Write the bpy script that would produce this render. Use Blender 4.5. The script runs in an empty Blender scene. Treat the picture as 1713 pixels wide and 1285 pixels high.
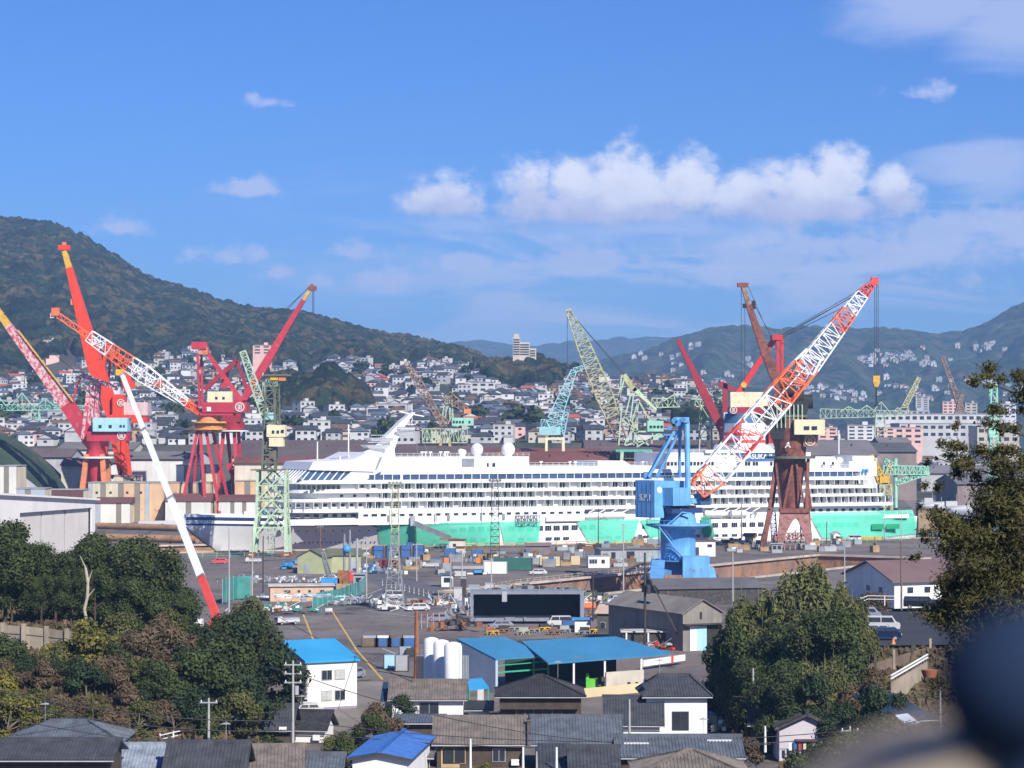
import bpy, bmesh, math, random
import numpy as np
from mathutils import Vector as V, Matrix, geometry
from mathutils import noise as mnoise
R=random.Random(7)
rad=math.radians
sc=bpy.context.scene
COL=sc.collection
# ---------------- camera ----------------
F=3940.0; CX=856.5; CY=642.5; HZ=730.0; CAMZ=34.0
PITCH=math.atan((HZ-CY)/F)
cam=bpy.data.cameras.new('camera'); camo=bpy.data.objects.new('camera',cam); COL.objects.link(camo)
cam.sensor_width=36; cam.lens=36*F/1713
camo.location=(0,0,CAMZ); camo.rotation_euler=(rad(90)+PITCH,0,0)
cam.clip_start=.1; cam.clip_end=40000
cam.dof.use_dof=True; cam.dof.focus_distance=420; cam.dof.aperture_fstop=5.0
sc.camera=camo
sc.render.resolution_x=1024; sc.render.resolution_y=768
sc.view_settings.view_transform='Standard'; sc.view_settings.look='None'; sc.view_settings.gamma=1
sc.view_settings.exposure=0.85
sc.cycles.max_bounces=6; sc.cycles.volume_bounces=0; sc.cycles.transparent_max_bounces=24
sc.cycles.use_denoising=True
# ---------------- sun + sky ----------------
SAZ=rad(150); SEL=rad(38)
sd=V((math.sin(SAZ)*math.cos(SEL),math.cos(SAZ)*math.cos(SEL),math.sin(SEL)))
sl=bpy.data.lights.new('sun','SUN'); sl.energy=4.0; sl.angle=rad(.53); sl.color=(1,.95,.87)
slo=bpy.data.objects.new('sun',sl); COL.objects.link(slo); slo.location=(200,-300,400)
slo.rotation_euler=sd.to_track_quat('Z','Y').to_euler()
w=bpy.data.worlds.new('World'); sc.world=w; w.use_nodes=True
nt=w.node_tree; N=nt.nodes; L=nt.links; N.clear()
def nd(t,**k):
    n=N.new(t)
    for a,b in k.items(): setattr(n,a,b)
    return n
def mth(op,a,b=None,c=None,clamp=False):
    n=nd('ShaderNodeMath',operation=op,use_clamp=clamp)
    for i,x in enumerate((a,b,c)):
        if x is None: continue
        if isinstance(x,(int,float)): n.inputs[i].default_value=x
        else: L.new(x,n.inputs[i])
    return n.outputs[0]
def ramp01(x,a,b):
    n=nd('ShaderNodeMapRange',interpolation_type='SMOOTHSTEP'); L.new(x,n.inputs[0]); n.inputs[1].default_value=a; n.inputs[2].default_value=b
    return n.outputs[0]
sky=nd('ShaderNodeTexSky',sky_type='NISHITA',sun_disc=False,sun_elevation=SEL,sun_rotation=SAZ,altitude=50,air_density=1.0,dust_density=.2,ozone_density=3.2)
hs=nd('ShaderNodeHueSaturation'); hs.inputs['Saturation'].default_value=1.12; L.new(sky.outputs[0],hs.inputs['Color'])
tint=nd('ShaderNodeMix',data_type='RGBA',blend_type='MULTIPLY'); tint.inputs[0].default_value=1; tint.inputs[7].default_value=(.47,.79,1.47,1); L.new(hs.outputs[0],tint.inputs[6])
tc=nd('ShaderNodeTexCoord'); sp=nd('ShaderNodeSeparateXYZ'); L.new(tc.outputs['Generated'],sp.inputs[0])
hyp=mth('SQRT',mth('ADD',mth('MULTIPLY',sp.outputs[0],sp.outputs[0]),mth('MULTIPLY',sp.outputs[1],sp.outputs[1])))
AZ=mth('MULTIPLY',mth('ARCTAN2',sp.outputs[0],sp.outputs[1]),F)      # in thousandths of a turn-like units
EL=mth('MULTIPLY',mth('ARCTAN2',sp.outputs[2],hyp),F)
def vec(a,b,c=0):
    n=nd('ShaderNodeCombineXYZ')
    for i,x in enumerate((a,b,c)):
        if isinstance(x,(int,float)): n.inputs[i].default_value=x
        else: L.new(x,n.inputs[i])
    return n.outputs[0]
def noi(sx,sy,off,det=7,rough=.58,dist=0):
    n=nd('ShaderNodeTexNoise',noise_dimensions='2D'); n.inputs['Scale'].default_value=1; n.inputs['Detail'].default_value=det; n.inputs['Roughness'].default_value=rough; n.inputs['Distortion'].default_value=dist
    L.new(vec(mth('MULTIPLY_ADD',AZ,sx,off),mth('MULTIPLY_ADD',EL,sy,off*.7)),n.inputs['Vector']); return n.outputs['Fac']
n1=noi(1/75,1/55,3.1); n2=noi(1/330,1/70,9.7,6,.55,.4); n3=noi(1/30,1/24,21.3,5,.6)
def blob(px,py,rx,ry,flat=1.0):
    """an ellipse of cloud; below its middle it is `flat` times shorter"""
    dx=mth('DIVIDE',mth('SUBTRACT',AZ,px-CX),rx)
    de=mth('SUBTRACT',EL,HZ-py)
    up=mth('DIVIDE',de,ry); dn=mth('DIVIDE',de,-ry*flat)
    dy=mth('MAXIMUM',up,dn)
    return mth('SUBTRACT',1,mth('SQRT',mth('ADD',mth('MULTIPLY',dx,dx),mth('MULTIPLY',dy,dy))))
def union(bl):
    o=bl[0]
    for b in bl[1:]: o=mth('MAXIMUM',o,b)
    return o
main=union([blob(740,342,95,60,.55),blob(885,330,62,84,.7),blob(965,322,80,66,.9),blob(1060,315,110,82,.9),blob(1150,312,75,76,.9),
            blob(1255,332,95,60,.9),blob(1400,305,62,76,.9),blob(1325,325,85,60,.9),blob(1490,335,65,56,.8),blob(1000,352,230,52,.7),blob(1330,352,230,52,.7)])
nn=mth('ADD',mth('MULTIPLY',mth('SUBTRACT',n1,.5),1.15),mth('MULTIPLY',mth('SUBTRACT',n3,.5),.5))
cm=ramp01(mth('ADD',main,nn),.0,.62)
small=union([blob(415,322,62,28,.5),blob(378,432,70,28,.6),blob(468,458,50,22,.6),blob(205,385,90,22,.8),blob(595,425,75,24,.8),blob(980,440,160,34,.7),
             blob(1260,440,200,50,.8),blob(790,445,90,26,.7),blob(1400,410,180,36,1),blob(1560,420,220,60,1),blob(455,178,40,16,.7),blob(1545,165,70,20,.8),blob(1650,385,160,45,1),blob(620,470,120,22,1)])
sm=mth('MULTIPLY',ramp01(mth('ADD',small,mth('ADD',mth('MULTIPLY',mth('SUBTRACT',n1,.5),2.6),mth('MULTIPLY',mth('SUBTRACT',n3,.5),1.0))),.0,.85),.78)
topc=union([blob(1650,300,150,70,1),blob(1560,20,190,85,1),blob(1700,60,190,85,1)])
tm=mth('MULTIPLY',ramp01(mth('ADD',topc,mth('MULTIPLY',mth('SUBTRACT',n2,.5),1.4)),.0,.7),.6)
band=mth('MULTIPLY',ramp01(n2,.40,.68),mth('MULTIPLY',ramp01(EL,60,200),ramp01(EL,480,300)))
bm=mth('MULTIPLY',mth('MULTIPLY',band,ramp01(AZ,-600,150)),.8)
# base is greyer and lilac, the top bright
sh=ramp01(mth('ADD',EL,mth('MULTIPLY',mth('SUBTRACT',n1,.5),95)),355,440)
cc=nd('ShaderNodeMix',data_type='RGBA'); L.new(sh,cc.inputs[0]); cc.inputs[6].default_value=(6.8,7.3,10.6,1); cc.inputs[7].default_value=(12.,12.1,13.8,1)
def over(col,fac,cloud):
    m=nd('ShaderNodeMix',data_type='RGBA'); L.new(fac,m.inputs[0]); L.new(col,m.inputs[6])
    if isinstance(cloud,tuple): m.inputs[7].default_value=cloud
    else: L.new(cloud,m.inputs[7])
    return m.outputs[2]
c=over(tint.outputs[2],bm,(8.2,8.9,12.2,1)); c=over(c,sm,(7.5,8.2,12,1)); c=over(c,tm,(8.2,8.8,12,1)); c=over(c,cm,cc.outputs[2])
bg=nd('ShaderNodeBackground'); bg.inputs[1].default_value=.046; L.new(c,bg.inputs[0])
wo=nd('ShaderNodeOutputWorld'); L.new(bg.outputs[0],wo.inputs[0])

# ---------------- helpers ----------------
_cp,_sp=math.cos(PITCH),math.sin(PITCH)
def ray(px,py):
    u=(px-CX)/F; v=(CY-py)/F
    return V((u,_cp-v*_sp,_sp+v*_cp))
def at(px,py,Y):
    d=ray(px,py); d=d*(Y/d.y); return V((d.x,d.y,d.z+CAMZ))
def G(px,py,z=0):
    d=ray(px,py); t=(z-CAMZ)/d.z; return V((d.x*t,d.y*t,z))
def gx(px,Y): return (px-CX)/F*Y
MATS={}
def mat(name,col,rough=.6,var=.25,scale=.6,metal=0,bump=0,bscale=None,rust=0,rustcol=(.22,.10,.05),streak=0,wave=None,col2=None,alpha=1,spec=.4,detail=5):
    """procedural paint / stone / metal: base colour broken up by noise, rust or dirt patches, optional ribs as bump"""
    if name in MATS: return MATS[name]
    m=bpy.data.materials.new(name); m.use_nodes=True; t=m.node_tree; n=t.nodes; l=t.links
    b=n['Principled BSDF']; b.inputs['Roughness'].default_value=rough; b.inputs['Metallic'].default_value=metal
    b.inputs['Specular IOR Level'].default_value=spec
    tcn=n.new('ShaderNodeTexCoord'); co=tcn.outputs['Object']
    def no(s,d=5,st=None,ro=.6):
        x=n.new('ShaderNodeTexNoise'); x.inputs['Scale'].default_value=s; x.inputs['Detail'].default_value=d; x.inputs['Roughness'].default_value=ro
        if st:
            mp=n.new('ShaderNodeMapping'); mp.inputs['Scale'].default_value=st; l.new(co,mp.inputs[0]); l.new(mp.outputs[0],x.inputs['Vector'])
        else: l.new(co,x.inputs['Vector'])
        return x.outputs['Fac']
    def mr(x,a,bb,c0=0,c1=1):
        q=n.new('ShaderNodeMapRange'); l.new(x,q.inputs[0])
        for i,k in enumerate((a,bb,c0,c1)): q.inputs[i+1].default_value=k
        return q.outputs[0]
    def mix(f,a,bb):
        q=n.new('ShaderNodeMix'); q.data_type='RGBA'; l.new(f,q.inputs[0])
        for i,x in ((6,a),(7,bb)):
            if isinstance(x,tuple): q.inputs[i].default_value=(*x[:3],1)
            else: l.new(x,q.inputs[i])
        return q.outputs[2]
    lo=tuple(c*(1-var) for c in col); hi=tuple(min(1,c*(1+var)) for c in (col2 or col))
    cur=mix(mr(no(scale,detail),.3,.7),lo,hi)
    if streak: cur=mix(mr(no(1,4,(scale*3,scale*3,scale*.18)),.45,.75,0,streak),cur,tuple(c*.45 for c in col))
    if rust: cur=mix(mr(no(scale*1.7,6,None,.7),.62-rust*.3,.72-rust*.3),cur,rustcol)
    l.new(cur,b.inputs['Base Color'])
    hgt=None
    if wave:
        ax,ws,amt=wave
        wv=n.new('ShaderNodeTexWave'); wv.bands_direction=ax; wv.inputs['Scale'].default_value=ws; wv.inputs['Distortion'].default_value=0; l.new(co,wv.inputs['Vector'])
        bp=n.new('ShaderNodeBump'); bp.inputs['Strength'].default_value=amt; bp.inputs['Distance'].default_value=.1; l.new(wv.outputs['Fac'],bp.inputs['Height']); hgt=bp.outputs[0]
    if bump:
        bp=n.new('ShaderNodeBump'); bp.inputs['Strength'].default_value=bump; bp.inputs['Distance'].default_value=.15; l.new(no(bscale or scale*6,4),bp.inputs['Height'])
        if hgt: l.new(hgt,bp.inputs['Normal'])
        hgt=bp.outputs[0]
    if hgt: l.new(hgt,b.inputs['Normal'])
    if alpha<1: b.inputs['Alpha'].default_value=alpha
    MATS[name]=m; return m
class MB:
    def __init__(s): s.v=[]; s.f=[]; s.m=[]; s.ms=[]; s.sm=[]
    def mi(s,m):
        if m not in s.ms: s.ms.append(m)
        return s.ms.index(m)
    def face(s,pts,m,smooth=False):
        i=len(s.v); s.v+=[tuple(p) for p in pts]; s.f.append(tuple(range(i,i+len(pts)))); s.m.append(s.mi(m)); s.sm.append(smooth); return s
    def poly(s,verts,faces,m,smooth=False):
        i=len(s.v); s.v+=[tuple(p) for p in verts]; k=s.mi(m)
        for f in faces: s.f.append(tuple(i+a for a in f)); s.m.append(k); s.sm.append(smooth)
        return s
    def hexa(s,b,t,m):
        """b,t: four bottom and four top points, counter-clockwise from above"""
        return s.poly(list(b)+list(t),[(3,2,1,0),(4,5,6,7),(0,1,5,4),(1,2,6,5),(2,3,7,6),(3,0,4,7)],m)
    def box(s,c,d,m,rz=0):
        x,y,z=c; a,b,h=d[0]/2,d[1]/2,d[2]; co,si=math.cos(rz),math.sin(rz)
        q=[(x+p*co-r*si,y+p*si+r*co) for p,r in ((-a,-b),(a,-b),(a,b),(-a,b))]
        return s.hexa([(p[0],p[1],z) for p in q],[(p[0],p[1],z+h) for p in q],m)   # z = bottom
    def bar(s,p,q,w,m,h=None,w2=None):
        p,q=V(p),V(q); d=(q-p)
        if d.length<1e-5: return s
        d.normalize(); up=V((0,0,1)) if abs(d.z)<.95 else V((0,1,0))
        a=d.cross(up).normalized(); b=a.cross(d).normalized(); h=h or w; k=(w2/w if w2 else 1)
        A=a*w/2; B=b*h/2
        lo=[p-A-B,p+A-B,p+A+B,p-A+B]; hi=[q+(x-p)*k for x in lo]
        return s.poly(lo+hi,[(0,1,2,3),(7,6,5,4),(1,0,4,5),(2,1,5,6),(3,2,6,7),(0,3,7,4)],m)
    def tube(s,p,q,r,m,r2=None,n=8,cap=True,smooth=True):
        p,q=V(p),V(q); d=(q-p).normalized(); up=V((0,0,1)) if abs(d.z)<.95 else V((0,1,0))
        a=d.cross(up).normalized(); b=a.cross(d).normalized(); r2=r if r2 is None else r2
        vs=[p+(a*math.cos(t)+b*math.sin(t))*r for t in [2*math.pi*i/n for i in range(n)]]+[q+(a*math.cos(t)+b*math.sin(t))*r2 for t in [2*math.pi*i/n for i in range(n)]]
        s.poly(vs,[(i,(i+1)%n,n+(i+1)%n,n+i) for i in range(n)],m,smooth)
        if cap: s.poly(vs,[tuple(range(n-1,-1,-1)),tuple(range(n,2*n))],m)
        return s
    def ext(s,pts,off,m,m2=None):
        """extrude a planar outline by a vector"""
        off=V(off); n=len(pts); a=[V(p) for p in pts]; b=[p+off for p in a]
        s.poly(a+b,[(i,(i+1)%n,n+(i+1)%n,n+i) for i in range(n)],m2 or m)
        s.poly(a+b,[tuple(range(n-1,-1,-1)),tuple(range(n,2*n))],m); return s
    def sphere(s,c,r,m,n=12,k=8,sz=1,z0=-1):
        vs=[];fs=[]
        for j in range(k+1):
            t=math.pi*j/k
            for i in range(n):
                a=2*math.pi*i/n; vs.append((c[0]+r*math.sin(t)*math.cos(a),c[1]+r*math.sin(t)*math.sin(a),c[2]+r*sz*math.cos(t)))
        for j in range(k):
            for i in range(n): fs.append((j*n+i,(j+1)*n+i,(j+1)*n+(i+1)%n,j*n+(i+1)%n))
        return s.poly(vs,fs,m,True)
    def lathe(s,c,prof,m,n=16):
        vs=[];fs=[]
        for r,z in prof:
            for i in range(n):
                a=2*math.pi*i/n; vs.append((c[0]+r*math.cos(a),c[1]+r*math.sin(a),c[2]+z))
        for j in range(len(prof)-1):
            for i in range(n): fs.append((j*n+i,j*n+(i+1)%n,(j+1)*n+(i+1)%n,(j+1)*n+i))
        s.poly(vs,fs,m,True)
        s.poly([vs[(len(prof)-1)*n+i] for i in range(n)],[tuple(range(n))],m); return s
    def truss(s,p,q,w0,w1,n,cw,bw,m,side=None,ms=None,h0=None,h1=None,faces=(0,1,2,3)):
        """four-chord lattice from p to q; ms colours it section by section (list of (fraction, material))"""
        p,q=V(p),V(q); d=(q-p).normalized(); up=V(side) if side else V((0,1,0))
        a=up.cross(d)
        if a.length<.05: a=V((1,0,0)).cross(d)
        a.normalize(); b=d.cross(a).normalized()
        h0=w0 if h0 is None else h0; h1=w1 if h1 is None else h1
        def c(i,k):
            t=i/n; o=p.lerp(q,t); w=(w0+(w1-w0)*t)/2; h=(h0+(h1-h0)*t)/2
            sx,sy=((-1,-1),(1,-1),(1,1),(-1,1))[k%4]; return o+a*w*sx+b*h*sy
        def mm(t):
            if not ms: return m
            for f,x in ms:
                if t<=f: return x
            return ms[-1][1]
        for i in range(n):
            x=mm((i+.5)/n)
            for k in range(4):
                s.bar(c(i,k),c(i+1,k),cw,x)
                if k in faces:
                    s.bar(c(i,k),c(i,k+1),bw,x)
                    if (i+k)%2: s.bar(c(i,k),c(i+1,k+1),bw,x)
                    else: s.bar(c(i,k+1),c(i+1,k),bw,x)
        for k in range(4): s.bar(c(n,k),c(n,k+1),bw,mm(1))
        return s
    def build(s,name,parent=None,**t):
        me=bpy.data.meshes.new(name); me.from_pydata(s.v,[],s.f)
        for m in s.ms: me.materials.append(m)
        me.polygons.foreach_set('material_index',s.m); me.polygons.foreach_set('use_smooth',s.sm); me.update()
        o=bpy.data.objects.new(name,me); COL.objects.link(o); o.parent=parent
        if parent and parent.name in WORLD: o.location=-WORLD[parent.name]
        return tag(o,**t) if t else o
def tag(o,label=None,cat=None,group=None,kind=None):
    if label: o['label']=label
    if cat: o['category']=cat
    if group: o['group']=group
    if kind: o['kind']=kind
    return o
def thing(name,label,cat,loc=(0,0,0),rz=0,group=None):
    o=bpy.data.objects.new(name,None); COL.objects.link(o); o.location=loc; o.rotation_euler=(0,0,rz); o.empty_display_size=.5
    return tag(o,label,cat,group)
WORLD={}
def wthing(name,label,cat,loc,group=None):
    """a thing whose parts are modelled in scene coordinates"""
    o=thing(name,label,cat,tuple(loc),0,group); WORLD[o.name]=V(loc); return o
def copy_tree(o,parent=None,label=None,loc=None,rz=None):
    c=o.copy(); COL.objects.link(c); c.parent=parent
    if label: c['label']=label
    if loc is not None: c.location=loc
    if rz is not None: c.rotation_euler=(0,0,rz)
    for ch in [x for x in ALLOBJ(o)]: copy_tree(ch,c)
    return c
def ALLOBJ(o): return list(o.children)
def textmesh(s,name,size,mat_,parent,loc,rot,depth=.03,**t):
    cu=bpy.data.curves.new(name,'FONT'); cu.body=s; cu.size=size; cu.extrude=depth; cu.align_x='CENTER'; cu.align_y='CENTER'; cu.offset=size*.015
    o=bpy.data.objects.new(name+'_tmp',cu); COL.objects.link(o)
    me=bpy.data.meshes.new_from_object(o.evaluated_get(bpy.context.evaluated_depsgraph_get())); bpy.data.objects.remove(o); bpy.data.curves.remove(cu)
    me.materials.clear(); me.materials.append(mat_)
    o=bpy.data.objects.new(name,me); COL.objects.link(o); o.parent=parent; o.location=loc; o.rotation_euler=rot
    return tag(o,**t) if t else o
def vnoise(x,y,seed=0):
    """smooth numpy value noise"""
    xi=np.floor(x).astype(np.int64); yi=np.floor(y).astype(np.int64); fx=x-xi; fy=y-yi
    fx=fx*fx*(3-2*fx); fy=fy*fy*(3-2*fy)
    def h(a,b): 
        n=(a*374761393+b*668265263+seed*144665)&0x7fffffff; n=((n^(n>>13))*1274126177)&0x7fffffff; return ((n^(n>>16))&0xffff)/65535.
    return (h(xi,yi)*(1-fx)+h(xi+1,yi)*fx)*(1-fy)+(h(xi,yi+1)*(1-fx)+h(xi+1,yi+1)*fx)*fy
def canopy(x,y,cell,seed=1):
    """rounded tree crowns side by side: height 0..1"""
    xi=np.floor(x/cell).astype(np.int64); yi=np.floor(y/cell).astype(np.int64); best=np.full(x.shape,-1.)
    for dx in (-1,0,1):
        for dy in (-1,0,1):
            a=xi+dx; b=yi+dy
            def h(k):
                n=(a*374761393+b*668265263+(seed+k)*971431)&0x7fffffff; n=((n^(n>>13))*1274126177)&0x7fffffff; return ((n^(n>>16))&0xffff)/65535.
            px=(a+.15+.7*h(1))*cell; py=(b+.15+.7*h(2))*cell; r=cell*(.55+.35*h(3)); hh=.55+.45*h(4)
            d=((x-px)**2+(y-py)**2)/r**2
            best=np.maximum(best,np.where(d<1,hh*np.sqrt(np.maximum(0,1-d)),0))
    return best
def gridmesh(X,Y,Z,name,m,smooth=True,keep=None,**t):
    nr,nc=X.shape; v=np.stack([X,Y,Z],-1).reshape(-1,3)
    i=np.arange(nr*nc).reshape(nr,nc); f=np.stack([i[:-1,:-1],i[:-1,1:],i[1:,1:],i[1:,:-1]],-1).reshape(-1,4)
    if keep is not None:
        k=keep.reshape(-1)[f].any(1); f=f[k]
    me=bpy.data.meshes.new(name); me.from_pydata(v.tolist(),[],f.tolist()); me.materials.append(m)
    me.polygons.foreach_set('use_smooth',[smooth]*len(f)); me.update()
    o=bpy.data.objects.new(name,me); COL.objects.link(o); return tag(o,**t)
# ================= setting: ground, docks, hills =================
gal=mat('galvanised_steel',(.42,.43,.44),.45,.15,.5,metal=.3)
asph=mat('asphalt',(.135,.117,.107),.9,.42,.06,rust=.38,rustcol=(.115,.09,.078),bump=.2,bscale=3,detail=9)
def ground_detail(m):
    """worn patches, oil stains, slab joints and wheel marks of the yard"""
    t=m.node_tree; n=t.nodes; l=t.links; b=n['Principled BSDF']; src=b.inputs['Base Color'].links[0].from_socket; co=n.new('ShaderNodeTexCoord').outputs['Object']
    def noise(s,d,a,bb,dist=0):
        x=n.new('ShaderNodeTexNoise'); x.inputs['Scale'].default_value=s; x.inputs['Detail'].default_value=d; x.inputs['Distortion'].default_value=dist; l.new(co,x.inputs['Vector'])
        r=n.new('ShaderNodeMapRange'); l.new(x.outputs['Fac'],r.inputs[0]); r.inputs[1].default_value=a; r.inputs[2].default_value=bb; return r.outputs[0]
    def mul(f,k):
        q=n.new('ShaderNodeMath'); q.operation='MULTIPLY'; l.new(f,q.inputs[0]); q.inputs[1].default_value=k; return q.outputs[0]
    def mix(f,a,c):
        q=n.new('ShaderNodeMix'); q.data_type='RGBA'; l.new(f,q.inputs[0]); l.new(a,q.inputs[6]); q.inputs[7].default_value=(*c,1); return q.outputs[2]
    c=mix(mul(noise(.022,6,.47,.60,.6),.6),src,(.19,.145,.12)); c=mix(mul(noise(.05,7,.54,.64,1.2),.45),c,(.22,.195,.17)); c=mix(mul(noise(.11,5,.60,.66,.8),.8),c,(.035,.033,.034)); c=mix(mul(noise(.6,4,.62,.72),.6),c,(.30,.25,.2))
    for sx,sy in ((1/7.5,0),(0,1/9.)):
        w_=n.new('ShaderNodeTexWave'); w_.bands_direction='X' if sx else 'Y'; w_.inputs['Scale'].default_value=(sx or sy)*.314*1.6; w_.inputs['Distortion'].default_value=.6; w_.inputs['Detail'].default_value=3; l.new(co,w_.inputs['Vector'])
        r=n.new('ShaderNodeMapRange'); l.new(w_.outputs['Fac'],r.inputs[0]); r.inputs[1].default_value=.985; r.inputs[2].default_value=1.; c=mix(mul(r.outputs[0],.16),c,(.04,.037,.035))
    l.new(c,b.inputs['Base Color'])
ground_detail(asph)
conc=mat('concrete',(.33,.27,.235),.9,.3,.12,streak=.5,bump=.2,bscale=1.5)
conc_l=mat('concrete_edge',(.46,.38,.31),.9,.25,.2)
earth=mat('bare_earth',(.22,.15,.10),.95,.35,.08,rust=.35,rustcol=(.12,.12,.06),bump=.4,bscale=.8)
rustwall=mat('dock_wall',(.24,.15,.11),.9,.35,.15,rust=.45,rustcol=(.34,.17,.08),streak=.5)
# ship frame
TH=rad(22.8); UD=V((math.cos(TH),math.sin(TH),0)); VD=V((-math.sin(TH),math.cos(TH),0))
S0=V((-46.6,716,0))-UD*51
def SW(u,v,z=0): p=S0+UD*u+VD*v; return V((p.x,p.y,z))
def U(px,v=0):
    k=(px-CX)/F; o=S0+VD*v
    return (k*o.y-o.x)/(UD.x-k*UD.y)
def UZ(px,py,v=0):
    u=U(px,v); return u,at(px,py,SW(u,v).y).z
dock1=[SW(-14,-7),SW(268,-7),SW(268,38),SW(-14,38)]
D2a=G(735,991); D2b=G(1400,926); d2=(D2b-D2a).normalized(); n2_=V((d2.y,-d2.x,0))
D2b=D2a+d2*190; dock2=[D2a,D2a+n2_*34,D2b+n2_*34,D2b]
def zground():
    outer=[V((-2500,20,0)),V((2500,20,0)),V((2500,1500,0)),V((-2500,1500,0))]
    loops=[outer,[V(p) for p in dock1],[V(p) for p in dock2]]
    tri=geometry.tessellate_polygon(loops); pts=[p for l in loops for p in l]
    mb=MB(); mb.poly(pts,[t for t in tri],asph)
    o=mb.build('ground',kind='structure')
    for p in o.data.polygons:
        if p.normal.z<0: p.flip()
    return o
zground()
def pit(name,q,depth,steps,m,lip):
    """stepped dry dock below the yard"""
    c=sum(q,V((0,0,0)))/4; mb=MB(); loops=[]; zz=0; cur=[V(p) for p in q]
    loops.append([p.copy() for p in cur])
    for i in range(steps):
        zz-=depth/steps; loops.append([V((p.x,p.y,zz)) for p in cur])
        cur=[p+(c-p).normalized()*1.3 for p in cur]; loops.append([V((p.x,p.y,zz)) for p in cur])
    for a,b in zip(loops[:-1],loops[1:]):
        for i in range(4): mb.face([a[i],a[(i+1)%4],b[(i+1)%4],b[i]],m)
    mb.face(loops[-1],m)
    mb.build(name,kind='structure')
    mb=MB()
    for i in range(4):
        a,b=V(q[i]),V(q[(i+1)%4]); mb.bar(a+V((0,0,.12)),b+V((0,0,.12)),1.3,lip,h=.5)
    mb.build('dock_kerb',kind='structure')
pit('ship_dock_floor',dock1,10,3,rustwall,conc_l)
pit('empty_dock_floor',dock2,11,3,rustwall,conc_l)
# road strips and marks
mark=mat('yellow_line_paint',(.55,.36,.08),.8,.35,.8)
wmark=mat('white_line_paint',(.5,.5,.48),.8,.35,.8)
def strip(p,q,w,z,m):
    a,b=G(*p),G(*q); d=(b-a).normalized(); s=V((d.y,-d.x,0))*w/2; zz=V((0,0,z)); return [a-s+zz,a+s+zz,b+s+zz,b-s+zz]
mb=MB()
for p,q in (((552,1017),(597,1088)),((597,1088),(640,1137)),((507,1027),(523,1068)),((523,1068),(530,1085))): mb.face(strip(p,q,.32,.012,mark),mark)
for p,q in (((640,1085),(662,1094)),((612,1021),(700,1033)),((700,1042),(860,1026)),((600,1000),(640,985))): mb.face(strip(p,q,.22,.012,wmark),wmark)
mb.build('yard_line_markings',kind='structure')
road=mat('road_asphalt',(.105,.102,.108),.9,.22,.06,bump=.2,bscale=3)
mb=MB(); zz=V((0,0,.006))
mb.face([G(*p)+zz for p in ((540,1015),(760,1010),(960,1022),(900,1000),(720,978),(640,955),(600,960),(640,985),(560,1003))],road)
mb.face([G(*p)+zz for p in ((640,1140),(650,1190),(560,1230),(520,1230),(600,1140))],mat('pale_concrete_slab',(.2,.175,.15),.9,.25,.1))
mb.build('yard_road',kind='structure')
mb=MB(); mb.face([G(*p)+V((0,0,.008)) for p in ((1190,1150),(1290,1180),(1300,1250),(1120,1240),(1060,1160))],mat('dirt_lot',(.19,.14,.1),.95,.35,.12,rust=.3,rustcol=(.1,.08,.06))).build('dirt_lot',kind='structure')
# long concrete walls at the dock edges of the far yard
# ---- town slope and left mountain ----
CP=[-300,0,200,400,600,760,860,950,1050,1200,1300,1400,1530,2000]
YR=np.array([3100,3000,2950,2850,2750,2550,2450,2250,2100,2000,1900,1900,1900,1900.])
RIDGE=[(-300,330),(-100,345),(0,360),(60,367),(95,372),(130,386),(185,420),(240,456),(262,463),(300,476),(360,498),(430,513),(500,518),(560,534),(600,544),(640,554),(700,563),(760,576),(790,588),(850,612),(900,615),(960,628),(1020,636),(1100,634),(1160,640),(1200,655),(1260,690),(1300,705),(1400,735),(1530,757),(2000,757)]
T1=[748,748,746,744,744,742,742,742,744,740,752,800,862,862]   # py at Y=1150
T2=[708,705,700,700,700,695,690,690,692,695,722,765,797,797]   # Y=1500
T3=[650,645,640,640,645,640,640,650,660,672,712,745,765,765]   # Y=1850
def zpy(py,Y): return CAMZ+(HZ-py)/F*Y
def terrain_z(px,Y):
    px=np.asarray(px,float); Y=np.asarray(Y,float)
    yr=np.interp(px,CP,YR); pr=np.interp(px,[a for a,b in RIDGE],[b for a,b in RIDGE])
    z0=np.zeros_like(px); z1=np.where(px>1410,-4*np.clip((px-1410)/100,0,1)+np.maximum(zpy(np.interp(px,CP,T1),1150),0),zpy(np.interp(px,CP,T1),1150)); z2=zpy(np.interp(px,CP,T2),1500); z3=zpy(np.interp(px,CP,T3),1850); zr=zpy(pr,yr)-11*(px<960)
    z2=np.maximum(z2,0); z3=np.maximum(z3,0)
    def sg(a,b,za,zb): t=np.clip((Y-a)/(b-a),0,1); return za+(zb-za)*t
    z=np.where(Y<1150,sg(1040,1150,z0,z1),np.where(Y<1500,sg(1150,1500,z1,z2),np.where(Y<1850,sg(1500,1850,z2,z3),np.where(Y<yr,sg(1850,yr,z3,zr),zr-(Y-yr)*.28))))
    # knoll under the tower building and the wooded spur left of it
    def hump(cx,cy,rx,ry,h):
        return h*np.exp(-(((px-cx)/rx)**2+((Y-cy)/ry)**2))
    z=z+hump(868,1950,58,150,13)+hump(540,1550,75,120,17)+hump(470,1620,50,110,7)
    z=z+np.where(Y>1200,(vnoise(px/37+5,Y/140,3)-.5)*14*np.clip((Y-1200)/600,0,1)*np.clip((yr-Y)/150,0,1),0)
    return z
tpx=np.concatenate([np.linspace(-520,-40,50),np.linspace(-35,1320,520),np.linspace(1330,2100,60)]); tY=np.concatenate([np.linspace(1030,2050,150),np.linspace(2058,3700,150)])
PX,YY=np.meshgrid(tpx,tY); TZ=terrain_z(PX,YY)
townground=mat('town_ground',(.075,.066,.052),.95,.5,.012,rust=.42,rustcol=(.03,.04,.02),detail=9)
gridmesh((PX-CX)/F*YY,YY,TZ-.3,'town_hillside',townground,kind='structure')
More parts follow.
